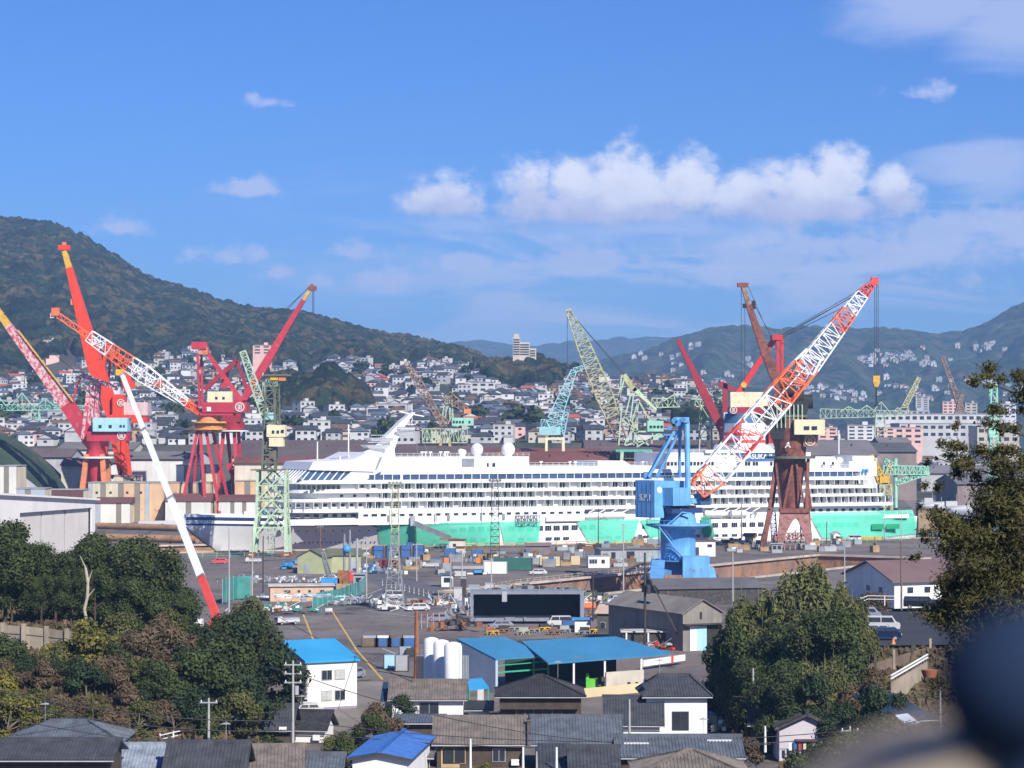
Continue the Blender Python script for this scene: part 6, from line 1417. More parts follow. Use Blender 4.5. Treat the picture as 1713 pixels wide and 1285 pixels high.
# yard left
hut(520,960,7,6,4.2,limew,mat('olive_roof',(.12,.12,.08),.85,.2,.3),'lime yellow gabled workshop in the left yard',rz=rad(-14),rh=1.8,door=(-1,1.4,2.4)); hut(575,958,8.5,6,4.4,limew,mat('olive_roof',(.12,.12,.08)),'long lime yellow shed with a white notice board',rz=rad(6),kind='gablex',rh=1.4,door=(2.2,1.6,3))
pile(500,952,'heap of blue tarpaulins left of the lime workshop',(cblue,bluep,steelg),16,(7,3),(2,1.4,1.6),seed=5); pile(455,975,'row of white and grey gas bottles and racks on the left yard',(offw,gal,steelg),30,(13,3),(.9,.6,1.3),seed=6,name='bottle_racks'); pile(428,972,'three small white pallets stacks left of the racks',(hw,),7,(4,1.5),(1.2,1,1.3),seed=7)
container(400,985,2.4,redp,'small bright red skip near the pale post',w_=1.4,h=1.3,door=False,name='skip',cat='skip'); hut(412,986,1.6,1.4,1.6,cwhite,gal,'small white box beside the red skip',kind='flat',ov=0)
hut(505,1006,13,6,3.1,mat('salmon_wall',(.58,.38,.26),.85,.2,.3,rust=.15,rustcol=(.2,.2,.18)),mat('litter_roof',(.48,.46,.42),.9,.3,.4),'salmon walled flat roofed store with odd things on its roof',rz=rad(8),kind='flat',win=((-3,1.7,1.2,.5),(-.6,1.8,.5,.4),(1.6,1.8,.5,.4),(4.2,1.7,.8,.5)))
p=G(505,1000,3.3); t=pile(505,1000,'pale pipes and fittings lying on the salmon store roof',(ltblue,gal,offw),18,(10,3),(2,.8,.6),seed=8); t.location=(p.x,p.y,3.3)
t=wthing('blue_crawler_crane','small blue crawler crane with a grey lattice boom beside the salmon store','crane',G(553,990)); p=G(553,990)
lb(t,(p.x,p.y,1.0),(4,2.4,2.0),bluep,'house'); lb(t,(p.x-1.5,p.y-.6,.1),(5,.7,.9),darkm,'track'); lb(t,(p.x-1.5,p.y+1.2,.1),(5,.7,.9),darkm,'track'); lb(t,(p.x+2.8,p.y,1),(2.4,2.4,3.6),rustm,'counterweight'); MB().truss((p.x,p.y,2.6),P(540,925,p.y-2),1.1,.7,12,.18,.1,steelg).build('boom',t)
hut(600,985,2.4,2.4,3.2,cgrey,gal,'small grey cabin between the blue crane and green fence',kind='flat',win=((0,1.2,1.2,1.2),))
t=wthing('piling_rig','pair of tall grey rig columns with a blue tank in the left yard','rig',G(583,975)); p=G(583,972)
for dx,h,m in ((-1,11,steelg),(.3,12,steelg),(2,10,gal)): MB().tube((p.x+dx,p.y,0),(p.x+dx,p.y,h),.28,m).build('column',t)
MB().sphere((p.x-.4,p.y-.8,7.5),1.0,bluep).build('tank',t); lb(t,(p.x,p.y,0),(4,2,2.2),redp,'base')
pile(625,960,'blue and white drums left of the red container',(ltblue,cblue,offw,steelg),12,(7,3),(1.2,1,2),seed=9)
fence(((523,1018),(572,1008),(580,1004),(600,996),(612,985)),'teal sheet fence beside the blue crane in the left yard',tealp,h=3.0); fence(((372,1010),(396,1003),(420,1003)),'green netted fence behind the mobile crane foot',tealp,h=5)
vehicle(G(368,943),'small crimson car on the quay left of the lattice tower crane',redp,rz=0.1); vehicle(G(424,942),'white pickup truck beside the lattice tower crane foot',hw,rz=.1,kind='truck',name='pickup_truck',cat='truck')
for k,(px,py,m,lab) in enumerate(((350,925,yel,'yellow handrail above the dock left of the bow'),(395,930,mat('green_rail',(.06,.40,.20)),'green handrail on the quay left of the tower crane'))): fence(((px-80,py+4),(px+60,py+2)),lab,m,h=1.3,panel=False,step=3.5)
t=hut(330,905,1,1,.1,rustm,rustm,'x',kind='flat'); 
for ch in list(t.children): bpy.data.objects.remove(ch)
bpy.data.objects.remove(t)
for k,(y0,z,lab) in enumerate(((885,1.2,'long rusty pipe on the ground beyond the bow, farther one'),(905,1.2,'long rusty pipe on the ground before the bow, nearer one'))):
    a,b=G(165,y0),G(330 if k else 300,y0+4); o=MB().tube((a.x,a.y,z),(b.x,b.y,z),1.2,mat('pipe_rust',(.34,.19,.10),.8,.3,.3,streak=.4),n=14).build('steel_pipe'); tag(o,lab,'pipe','rusty pipes beyond the bow')
# row of scrap, white heap, booth
for k,(px,py,n,w_,ms,lab) in enumerate(((560,1008,16,5,(gal,offw,rustm),'light scrap heap at the left end of the scrap row'),(600,1012,26,9,(offw,gal,steelg),'grey and white scrap heap under the tall lamp post'),(690,1016,14,7,(rustm,steelg,gal),'rusty scrap heap right of the lattice pylon'),(725,1014,12,8,(rustm,darkm,offw),'low brown scrap heap left of the big steel box'),
    (470,1023,18,7,(offw,rustm,tealp),'loose boards and a white cylinder heap in the left yard'),(1015,1012,14,9,(rustm,gal,offw),'rusty machine parts behind the cream hut'),(1120,1050,12,6,(gal,steelg,ltblue),'grey junk heap on the low shed roof near the warehouse'),(940,1035,18,12,(rustm,darkm,redp),'dark machine parts right below the steel box'))):
    pile(px,py,lab,ms,n,(w_,2.5),(1.6,1,1.3),seed=20+k)
o=pile(655,1022,'bright white plastic heap at the foot of the lattice pylon',(hw,offw),9,(4,2),(1.6,1.2,1.1),seed=33)
hut(748,982,2.6,2.6,2.8,cwhite,bslate,'little white gate booth with grey blue roof at the yard road',kind='flat',win=((0,1,1.4,1),),door=(.9,.6,1.9),ov=.5)
container(748,957,2.4,cgrey,'stack of pale grey boxes left of the long beams in the open yard',w_=1.6,h=2.2,door=False,name='box_stack',cat='boxes')
for k,(px,py,m,L_) in enumerate(((780,953,gal,11),(785,962,offw,9),(770,965,hw,3),(800,962,bluep,2.2))): container(px,py,L_,m,['long steel beams on trestles in the open yard','white planks below the long beams','white block at the left of the planks','bright blue tub beside the white planks'][k],w_=1.4,h=[.9,.5,1.3,1.1][k],door=False,name='material_stack',cat='stack')
fence(((640,980),(760,1010)),'low chain fence with white posts along the yard road',rustm,h=1.3,panel=False,pm=offw,step=4); fence(((643,972),(667,975)),'white pipe frame rack beside the pylon',offw,h=3,panel=False,step=3)
fence(((745,1001),(860,978),(1065,956)),'thin handrail along the dry dock edge',mat('tan_rail',(.50,.38,.22),.7,.2,1),h=1.1,panel=False,step=3)
# dock edge boxes left of the steel box
for k,(px,py,w_,h,m) in enumerate(((766,1013,1.6,3.4,hw),(818,1003,1.6,3.2,hw),(793,1003,2.2,2.8,cgrey),(845,1003,2.6,2.8,cgrey),(775,1000,1.2,4,darkm))): hut(px,py,w_,2,h,m,gal,['white tall cabinet left of the big steel box','white tall cabinet behind the big steel box','grey switch box between two white cabinets','grey switch box right of the white cabinet','dark slim cabinet behind the white one'][k],kind='flat',ov=.05,name='cabinet',cat='cabinet')
# big open steel box
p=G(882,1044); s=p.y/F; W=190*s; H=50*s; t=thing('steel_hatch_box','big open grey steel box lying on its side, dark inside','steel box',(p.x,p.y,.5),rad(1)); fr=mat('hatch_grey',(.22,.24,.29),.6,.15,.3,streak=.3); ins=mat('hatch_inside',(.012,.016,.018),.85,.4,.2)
D=5.5
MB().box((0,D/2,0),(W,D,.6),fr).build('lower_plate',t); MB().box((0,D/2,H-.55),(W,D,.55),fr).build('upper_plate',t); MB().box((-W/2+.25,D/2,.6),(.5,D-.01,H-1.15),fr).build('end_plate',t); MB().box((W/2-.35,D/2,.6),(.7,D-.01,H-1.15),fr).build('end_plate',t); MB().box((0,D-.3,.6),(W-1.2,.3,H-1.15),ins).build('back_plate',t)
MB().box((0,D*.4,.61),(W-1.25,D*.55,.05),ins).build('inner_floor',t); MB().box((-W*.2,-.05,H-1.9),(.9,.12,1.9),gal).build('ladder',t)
for x in (-.15,-.02,.27,.4): MB().box((W*x,-.2,.05),(1.8 if x in(-.15,.27) else .4,.35,.7),fr).build('lug',t)
for k in range(14): MB().bar((-W/2+W*(k+.5)/14,.5,H),(-W/2+W*(k+.5)/14,.5,H+.4+.35*(k%3)),.16,fr).build('bolt_post',t)
pile(890,1003,'dark green machinery frames lying behind the big steel box',(dgreen,darkm,steelg),34,(16,3),(2.6,1.6,2.6),seed=40)
pile(775,1030,'pale pipes and valves at the left end of the steel box',(gal,offw,steelg),14,(4,3),(1,.8,2.5),seed=41)
fence(((705,1052),(745,1050)),'red pipe cage frame right of the rusty post',redp,h=2.6,panel=False,step=1.2); t=pile(770,1056,'dark tangled machine parts beside the red cage',(darkm,rustm),16,(5,3),(1.4,1,2),seed=42)
# orange / yellow rack row
for k in range(11):
    px=825+k*17; m=(yel,rustm,steelg,ygreen,steelg)[k%5]; p=G(px,1062-(k%3)*3); t=thing('steel_rack','','rack',tuple(p),.1*(k%3)); 
    MB().truss((-1,0,0),(1,0,0),1.4,1.4,2,.14,.1,m,h0=1.8).build('frame',t); MB().box((0,0,.4),(1.6,1.1,.6+.3*(k%2)),(rustm,darkm,wood_,gal)[k%4]).build('load',t)
    tag(t,f"{['yellow','rusty','grey','olive','dark grey'][k%5]} steel rack below the steel box, {['leftmost','second','third','fourth','fifth','sixth','seventh','eighth','ninth','tenth','rightmost'][k]} in the row",None,'steel racks in a row')
hut(975,1058,2.8,2.4,2.2,cwhite,bluep,'white box with a bright blue cover beside the yellow racks',kind='flat',name='covered_box'); container(955,1052,3,cblue,'dark blue heap cover left of the white box with blue top',h=1.3,door=False,name='covered_heap')
hut(1020,1060,4.4,4,3.4,mat('open_hut_dark',(.09,.085,.08),.8,.3,.4),mat('pinkish_roof',(.50,.36,.28),.8,.15,.3),'dark timber hut with a cream pink sloping roof',rz=rad(-12),kind='lean',rh=1.2,win=((-1.2,.8,.8,1),(.8,.4,1.6,1.6))); hut(1062,1058,5,3.6,2.6,mat('open_hut_dark',(.09,.085,.08)),offw,'open hut with a white sloping roof left of the warehouse',rz=rad(4),kind='lean',rh=1.4)
hut(1024,1026,1.7,1.6,2.6,cwhite,gal,'white toilet cubicle with rounded door behind the dark hut',kind='flat',door=(0,.8,2),ov=0); container(1010,1023,1.2,bluep,'small blue drum left of the white cubicle',w_=1,h=1.2,door=False,name='drum',cat='drum'); container(985,1018,3,orangec,'orange covered stack beside the white cubicle',w_=2,h=1,door=False,name='covered_stack',cat='stack')
# low shed with pillars right of the huts
t=hut(1100,1085,11,4,2.6,darkm,mat('litter_roof',(.48,.46,.42)),'low open store with white pillars left of the grey warehouse',kind='flat')
for x in (-5,-1.5,2,5.3): lb(t,(x,-.2,0),(.25,.25,2.7),offw,'pillar')
pile(1100,1087,'red and rusty parts stored under the low open store',(redp,rustm,gal),12,(6,1),(1.2,.8,1.1),seed=50)
# grey warehouse
t=hut(1175,1088,7.2,24,6.0,mat('grey_cement_board',(.24,.215,.185),.9,.2,.3,streak=.5,wave=('X',1.2,.3)),mat('old_slate_roof',(.21,.185,.165),.9,.25,.2,streak=.2,wave=('Y',1.0,.3)),'weathered grey gabled warehouse with pale sliding doors',rz=rad(27),rh=2.0)
lb(t,(-1.7,-.1,0),(1.4,.2,3.9),offw,'sliding_door'); lb(t,(-.2,-.16,0),(1.7,.2,3.9),ltblue,'sliding_door'); lb(t,(2.1,-.05,0),(2.8,.12,4),blk,'doorway'); lb(t,(0,-.5,4.1),(7.6,1.2,.18),darkm,'canopy'); lb(t,(-.3,-.06,5.0),(.35,.1,1.1),blk,'vent'); lb(t,(-1.5,14,6.95),(2.4,4,.12),mat('teal_patch',(.12,.2,.22),.8,.2,.4),'roof_patch')
hut(1190,1012,22,12,3.4,darkm,mat('dark_grey_roof',(.11,.105,.11),.85,.2,.2,wave=('X',1,.2)),'low dark roofed shed behind the grey warehouse',rz=rad(14),kind='gablex',rh=1.6)
# container rows in the middle
for k,(px,m) in enumerate(((619,wood_),(641,cblue),(662,cblue),(684,cblue))):
    t=container(px,1083,2.7,m,['small green lattice crate at the left of the blue bins','leftmost blue waste bin full of pale scrap','middle blue waste bin full of brown scrap','rightmost blue waste bin in the yard'][k],w_=1.8,h=1.5,door=False,name='waste_bin',cat='bin')
    MB().box((0,.9,1.45),(2.3,1.4,.35),(gal,offw,wood_,gal)[k]).build('contents',t)
for k,(px,py) in enumerate(((678,1098),(690,1100),(653,1120),(672,1124))): t=container(px,py,1.9,(gal,darkm,ltblue,gal)[k],['grey cart below the blue bins','dark cart beside the rusty post','pale blue box beside the silo fence','white and blue box left of the silos'][k],w_=1.5,h=(1.4,1.3,2.0,2.3)[k],door=False,name='cart',cat='cart')
# --- white office with blue lean-to roof ---
brc=mat('blue_steel_roof',(.04,.30,.56),.45,.10,.2,wave=('X',1.4,.25)); bru=mat('blue_workshop_roof',(.045,.20,.36),.5,.12,.15,rust=.04,rustcol=(.22,.18,.16),wave=('X',1.4,.25)); iv=mat('ivory_wall',(.76,.72,.64),.75,.06,.2,wave=('Z',1.5,.12),streak=.12)
FL,FR=G(512,1189),G(597,1184); d_=(FR-FL).normalized(); n_=V((-d_.y,d_.x,0)); W=(FR-FL).length; D=7.4; ang=math.atan2(d_.y,d_.x)
t=thing('yard_office','white two storey office with a bright blue sloping roof','office',tuple(FL),ang); hF=(1189-1110)*FL.y/F; hB=hF+1.9
mb=MB(); mb.hexa([(0,0,-.3),(W,0,-.3),(W,D,-.3),(0,D,-.3)],[(0,0,hF),(W,0,hF),(W,D,hB),(0,D,hB)],iv); mb.build('wall',t)
mb=MB(); mb.hexa([(-.3,-.35,hF),(W+.3,-.35,hF),(W+.3,D+.3,hB+.05),(-.3,D+.3,hB+.05)],[(-.3,-.35,hF+.28),(W+.3,-.35,hF+.28),(W+.3,D+.3,hB+.33),(-.3,D+.3,hB+.33)],brc); mb.build('roof',t)
for x,z,op in ((.40,.62,1),(.66,.62,0),(.40,.18,0),(.66,.18,1)):
    f=MB().box((W*x,-.03,hF*z),(1.45,.1,1.3),gal).build('window',t); MB().box((W*x,-.09,hF*z+.1),(1.3,.06,1.1),dwin if op else curtain).build('pane',f); MB().box((W*x,-.13,hF*z+.1),(.06,.04,1.1),gal).build('mullion',f)
for y,z in ((2,.62),(5,.62),(2,.2),(5,.2)): f=MB().box((-.03,y,hF*z),(.1,1.3,1.3),gal).build('window',t); MB().box((-.09,y,hF*z+.1),(.06,1.15,1.1),dwin).build('pane',f)
MB().box((W/2,-.02,-.05),(W,.08,.35),mat('lilac_base',(.28,.22,.32),.8,.1,1)).build('plinth',t); MB().tube((.1,-.1,0),(.1,-.1,hF),.06,gal).build('downpipe',t)
vehicle(G(520,1190,.3)+V((0,-4,0)),'small white car nosed in at the white office',hw,rz=.2,L_=3.6,H=1.45); vehicle(G(497,1182,.3)+V((0,-3,0)),'white car half hidden behind the concrete pole by the office',hw,rz=.5,L_=3.8,H=1.4)
# --- workshop with two blue roofs ---
t=wthing('open_workshop','open workshop with two big blue roofs over green frames','workshop',G(950,1150)); zE=4.4; zB_=5.6
def roofq(c,z,name,m,th=.22): 
    mb=MB(); pts=[G(*q[:2],q[2]) for q in c]; mb.hexa(pts,[p+V((0,0,th)) for p in pts],m); return mb.build(name,t)
A1,A2=G(829,1105,4.4),G(917,1099,4.1); 
roofq(((829,1105,4.3),(917,1099,4.3),(845,1068,6.3),(764,1071,6.3)),0,'roof',bru); roofq(((917,1112,3.9),(1126,1096,3.9),(1030,1067,5.8),(872,1075,5.8)),0,'roof',bru)
mb=MB(); a=G(829,1105,4.3); b=G(764,1071,6.3); mb.hexa([(a.x,a.y,0),(a.x+.3,a.y,0),(b.x+.3,b.y,0),(b.x,b.y,0)],[(a.x,a.y,4.25),(a.x+.3,a.y,4.25),(b.x+.3,b.y,6.25),(b.x,b.y,6.25)],mat('pale_blue_wall',(.42,.50,.58),.7,.1,.3,wave=('Y',1.5,.15))); mb.build('side_wall',t)
gfr=mat('green_frame_paint',(.03,.36,.18),.5,.15,1)
for px,py,z in ((830,1105,4.2),(917,1099,4.2),(893,1100,4.2),(1012,1106,3.8),(1073,1101,3.8),(960,1110,3.8)): p=G(px,py,z); MB().box((p.x,p.y+.2,0),(.25,.25,z-.02),gfr if px<950 else offw).build('column',t)
a,b=G(830,1105,4.2),G(917,1099,4.2); MB().bar(V((a.x,a.y,2.6)),V((b.x,b.y,2.6)),.2,gfr).build('beam',t); MB().bar(V((a.x,a.y,3.5)),V((b.x,b.y,3.6)),.12,gfr).build('beam',t)
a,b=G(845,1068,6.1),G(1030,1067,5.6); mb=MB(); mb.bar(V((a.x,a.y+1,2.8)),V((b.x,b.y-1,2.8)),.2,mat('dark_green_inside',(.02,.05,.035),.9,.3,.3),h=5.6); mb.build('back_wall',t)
a,b=G(1013,1155),G(1076,1150); mb=MB(); mb.bar(a+V((0,0,1.2)),b+V((0,0,1.2)),.3,mat('block_wall_cream',(.50,.46,.38),.85,.15,.4),h=2.4); mb.build('low_wall',t); a,b=G(969,1168),G(1072,1158); MB().bar(a+V((0,0,.5)),b+V((0,0,.5)),.25,mat('yellow_cream_wall',(.58,.48,.30),.85,.12,.3),h=1.4).build('front_wall',t)
MB().box((*(G(1020,1152)+V((0,-.3,0))).xy,.9),(.8,.3,1.1),redp).build('fire_box',t)
for k in range(4): p=G(1026+k*13,1152); MB().box((p.x,p.y-.25,.5),(.4,.12,.4),dwin).build('vent_opening',t)
a,b=G(1075,1110,1),G(1145,1100,1); mb=MB(); mb.bar(a,b,.3,cwhite,h=.9); mb.build('painted_guard_wall',t); p=G(1122,1103,1); MB().box((p.x,p.y-.3,.5),(.8,.3,1.1),redp).build('red_sign',t)
t=wthing('lathe_machine','bright green machine standing inside the open workshop','machine',G(990,1150)); p=G(990,1150); lb(t,(p.x,p.y,0),(1.6,1.2,1.2),mat('lime_machine',(.12,.5,.05),.5,.15,1),'body'); lb(t,(p.x-.6,p.y-.2,1.2),(.4,.4,.7),mat('lime_machine',(.12,.5,.05)),'head'); lb(t,(p.x+1.7,p.y,0),(.8,.8,1.4),darkm,'motor')
t=wthing('annex_canopy','small blue roofed canopy on green posts beside the workshop wall','canopy',G(800,1170)); roofq_t=t
pts=[G(783,1156,2.6),G(818,1152,2.6),G(806,1136,3.2),G(775,1139,3.2)]; MB().hexa(pts,[p+V((0,0,.15)) for p in pts],brc).build('roof',t)
for q in ((785,1156),(817,1152)): p=G(*q,2.6); MB().box((p.x,p.y,0),(.14,.14,2.55),gfr).build('post',t)
p=G(804,1176); MB().box((p.x,p.y,0),(.8,.5,1.9),hw).build('cabinet',t)
# silos
for k,(px,py,r) in enumerate(((722,1066,1.0),(739,1070,1.05),(758,1074,1.12))):
    Ys=300-k*4; zt_=P(px,py,Ys).z; t=thing('storage_silo',['farthest of the three white silos','middle one of the three white silos','nearest and largest of the three white silos'][k],'silo',(gx(px,Ys),Ys,0),0,'three white silos beside the workshop')
    MB().lathe((0,0,0),[(r,.9),(r,zt_-.5),(r*.82,zt_-.18),(r*.3,zt_)],mat('silo_white',(.78,.78,.77),.4,.04,.3),24).build('tank',t); MB().box((0,0,0),(r*1.7,r*1.7,.9),conc).build('base',t); MB().bar((r*.7,-r*.75,.9),(r*.7,-r*.75,zt_-.6),.1,gal).build('pipe',t)
for k,(px,Ys,w_) in enumerate(((704,304,1.0),(777,296,.95))):
    t=thing('vaporiser_panel',['tall grey finned vaporiser panel left of the silos','tall grey finned vaporiser panel right of the silos'][k],'vaporiser',(gx(px,Ys),Ys,0)); z=P(px,1097,Ys).z
    for q in range(6): MB().box((-w_/2+w_*q/5,0,.4),(.1,1.4,z-.4),gal).build('fin',t)
    MB().box((0,0,.2),(w_+.2,1.5,.2),darkm).build('frame',t)
# long white building on the right
t=wthing('brown_roof_hall','long white building with a broad brown roof on the right','hall',G(1550,1000)); zb=1.0; Yc=452
c0=V((gx(1495,Yc),Yc,zb)); cg=V((gx(1413,478),478,zb)); ld=V((.93,.42,0)).normalized(); h=(1004-958)*Yc/F; c3=c0+ld*38; cg3=cg+ld*38; rm_=mat('brown_hall_roof',(.17,.105,.095),.8,.12,.1,wave=('X',.7,.1))
ap0=(c0+cg)/2+V((0,0,h+3.0)); ap3=(c3+cg3)/2+V((0,0,h+3.0)); up=V((0,0,h))
mb=MB(); mb.poly([c0,c3,cg3,cg,c0+up,c3+up,cg3+up,cg+up,ap0,ap3],[(0,1,5,4),(1,2,6,9,5),(2,3,7,6),(3,0,4,8,7)],mat('hall_white_wall',(.70,.71,.68),.8,.08,.2,streak=.3,wave=('X',1.0,.1))); mb.build('wall',t)
for A,B in ((c0,c3),(cg,cg3)):
    e=((A-(c0+cg)/2).normalized())*.9; e.z=0; a=A+up+e-ld*.8-V((0,0,.3)); b=B+up+e+ld*.8-V((0,0,.3)); q=ap3+ld*.8; r_=ap0-ld*.8; k_=V((0,0,.25)); MB().hexa([a,b,q,r_],[a+k_,b+k_,q+k_,r_+k_],rm_).build('roof',t)
for k in range(9): p=c0+ld*(3+k*3.9)+V((0,-.1,h*.55)); MB().hexa([p,p+ld*1.3,p+ld*1.3+V((0,.12,0)),p+V((0,.12,0))],[p+V((0,0,1.1)),p+ld*1.3+V((0,0,1.1)),p+ld*1.3+V((0,.12,1.1)),p+V((0,.12,1.1))],dwin).build('window',t)
for k in (.3,.55): p=c0.lerp(cg,k)+V((-.12,-.12,h*.5)); g=(cg-c0).normalized(); MB().hexa([p,p-g*1.6,p-g*1.6+V((.1,.1,0)),p+V((.1,.1,0))],[p+V((0,0,1)),p-g*1.6+V((0,0,1)),p-g*1.6+V((.1,.1,1)),p+V((.1,.1,1))],dwin).build('window',t)

# ---- more quay clutter ----
edge=wthing('dock_edge_railing','orange and yellow railing along the dock edge below the hull netting','railing',SW(60,-8))
for k in range(36):
    u=52+k*3.4; a=SW(u,-8.2); b=SW(u+3.4,-8.2); m=(yel,orng2,rustm)[k%3]
    for hh in (.6,1.2): MB().bar(a+V((0,0,hh)),b+V((0,0,hh)),.16,m).build('rail',edge)
    MB().box((a.x,a.y,0),(.2,.2,1.3),m).build('post',edge)
q=random.Random(99)
KS=[('drum rack',(steelg,cblue,rustm)),('timber stack',(wood_,rustm,wood_)),('plate stack',(gal,steelg,rustm)),('tool crate',(cgrey,offw,darkm)),('pallet stack',(ptan_:=mat('pallet_wood',(.36,.24,.13),.85,.3,.8),wood_,ptan_))]
REF=[(500,'white bow hull'),(560,'lime yellow shed'),(640,'blue tank containers'),(740,'sloping gangway'),(830,'right floodlight mast'),(900,'cream container'),(1000,'white site cabin'),(1070,'long grey shed'),(1200,'white dock office'),(1300,'brown crane legs'),(1430,'stern netting')]
used=defaultdict(int) if 'defaultdict' in globals() else {}
spots=[]
for k in range(115):
    px=q.uniform(480,1480); py=q.uniform(921,1000 if px<740 else 950) if px<1060 else q.uniform(908,925)
    if 590<px<900 and 965<py: py=q.uniform(925,962)
    spots.append((px,py))
spots.sort()
for k,(px,py) in enumerate(spots):
    nm,ms=KS[k%5]; p=G(px,py); r=min(REF,key=lambda r:abs(r[0]-px)); key=(nm,r[1]); used[key]=used.get(key,0)+1
    t=thing(nm.replace(' ','_'),f"small {nm} on the quay by the {r[1]}, {(['first','second','third','fourth','fifth']+[f'number {z_}' for z_ in range(6,30)])[used[key]-1]} from left",nm,tuple(p),q.uniform(-.3,.6)); w_=q.uniform(1.6,4.2); h=q.uniform(.7,2.0)
    MB().box((0,0,.15),(w_,1.6,h),ms[0]).build('load',t); MB().box((0,0,0),(w_*1.05,1.7,.15),wood_).build('base',t); MB().box((w_*.2,0,h+.15),(w_*.4,1.1,h*.35),ms[1]).build('top_load',t)
    for x in (-w_/2,w_/2): MB().box((x,-.8,0),(.1,.1,h+.5),ms[2]).build('upright',t)
# workers and vans scattered are too small to read in the photograph; parked cars by the yard road
for k,(px,py,m,kd,rz,lab) in enumerate(((655,1003,hw,'van',.3,'white van beside the lattice pylon scrap heap'),(935,1048,hw,'van',.1,'white van behind the yellow racks'),(838,1052,MATS['hatch_grey'],'car',.2,'grey car below the left end of the steel box'),(1062,1035,hw,'truck',1.2,'small white truck left of the grey warehouse'),(590,1135,MATS['hatch_grey'],'car',1.1,'grey car parked right of the white yard office'),(700,1022,hw,'car',.2,'white car in front of the rusty scrap heap'),(735,1040,MATS['hatch_grey'],'car',-.1,'grey car left of the big steel box'),(1035,1012,hw,'van',.3,'white van behind the white cubicle'),(480,1045,hw,'truck',.5,'white truck at the left of the yellow lines'),(1150,925,hw,'van',.2,'white van left of the white dock office'),(900,962,hw,'car',.1,'white car before the cream container'),(550,972,hw,'car',.1,'white car below the lime shed'),(720,950,hw,'truck',.1,'white truck right of the red container'))): vehicle(G(px,py),lab,m,rz=rz,kind=kd,H=1.9 if kd=='van' else 1.5)
# ================= foreground hillside, houses, trees =================
grassm=mat('dry_grass_slope',(.085,.075,.03),.95,.5,.25,rust=.5,rustcol=(.13,.085,.05),bump=.6,bscale=2,detail=9)
anc=[(100,235,4),(-150,235,5),(250,238,3.5),(100,250,7.5),(250,252,6),(100,261,9.7),(-150,261,10),(210,262,9.2),(100,272,12),(-150,275,13),(200,275,11),(100,300,12),(300,275,8.5),(380,270,6.5),(430,272,4),(465,280,0),(480,300,-1),(330,300,6),(400,300,3),(330,330,0),(200,340,4),(0,340,9),(-150,350,9),(0,390,-1),(200,380,-1),(-150,420,-1),(350,250,4),(420,250,1.5),(470,250,-1),(320,232,1),
 (1210,255,-1),(1260,262,.3),(1350,265,1.6),(1430,268,4),(1445,288,8),(1560,288,8),(1700,288,8.3),(1900,288,9),(1445,315,8),(1560,315,8),(1700,315,8.3),(1450,345,8),(1600,345,8),(1800,345,8.5),(1480,362,5),(1650,365,5),(1480,390,-1),(1600,395,-1),(1800,400,-1),(1500,250,3.3),(1600,245,3.8),(1700,240,4.5),(1900,240,6),(1400,300,5),(1300,305,1.2),(1250,290,-1),(1300,350,-1),(1380,330,3),(1400,360,-1),(1450,235,1.5),(1560,225,2),(1380,240,.4),(1300,235,-.6),(1600,270,6.3),(1500,272,6)]
anc+=[(p,y,-1) for p in (490,530,580,640,700,770,850,920,1000,1080,1150,1190) for y in (212,228,245,260,280,300,330,370,420)]+[(p,y,-1) for p in (0,100,200,300,400) for y in (205,215,440)]+[(p,200,-.8) for p in range(-300,2000,150)]
anc+=[(p,y,z) for p in (-1500,-600,0,600,1200,1800,2600,3500) for y,z in ((150,3),(100,11),(60,19),(30,26.5),(10,31.2),(3,32.3))]
AX=np.array([gx(p,y) for p,y,z in anc]); AY=np.array([float(y) for p,y,z in anc]); AZ_=np.array([float(z) for p,y,z in anc])
def slope_z(x,y):
    x=np.asarray(x,float); y=np.asarray(y,float); sh=x.shape; x=x.ravel(); y=y.ravel()
    w_=1/(((x[:,None]-AX)**2+(y[:,None]-AY)**2)+2.)**2.3; z=(w_*AZ_).sum(1)/w_.sum(1)
    return z.reshape(sh)
ly=np.concatenate([np.linspace(-12,190,60),np.linspace(192,420,150)]); lt=np.linspace(-.42,.36,220)
T_,LY=np.meshgrid(lt,ly); LX=T_*np.maximum(LY,0)+np.sign(T_)*(np.abs(T_)>0)*14*np.abs(T_)/.4
LZ=slope_z(LX,LY); LZ=LZ+np.where(LZ>0,(vnoise(LX/3.,LY/3.,4)-.5)*.7+(vnoise(LX/1.1,LY/1.1,6)-.5)*.25,0)
gridmesh(LX,LY,LZ,'foreground_slope',grassm,kind='structure')
def sz(x,y): return float(slope_z(np.array([x]),np.array([y]))[0])
mb=MB(); tp=mat('parking_asphalt',(.035,.036,.042),.9,.25,.15); mb.face([(gx(1425,290),290,8.25),(gx(1700,290),290,8.5),(gx(1760,345),345,8.6),(gx(1430,345),345,8.3)],tp); mb.build('parking_terrace',kind='structure')
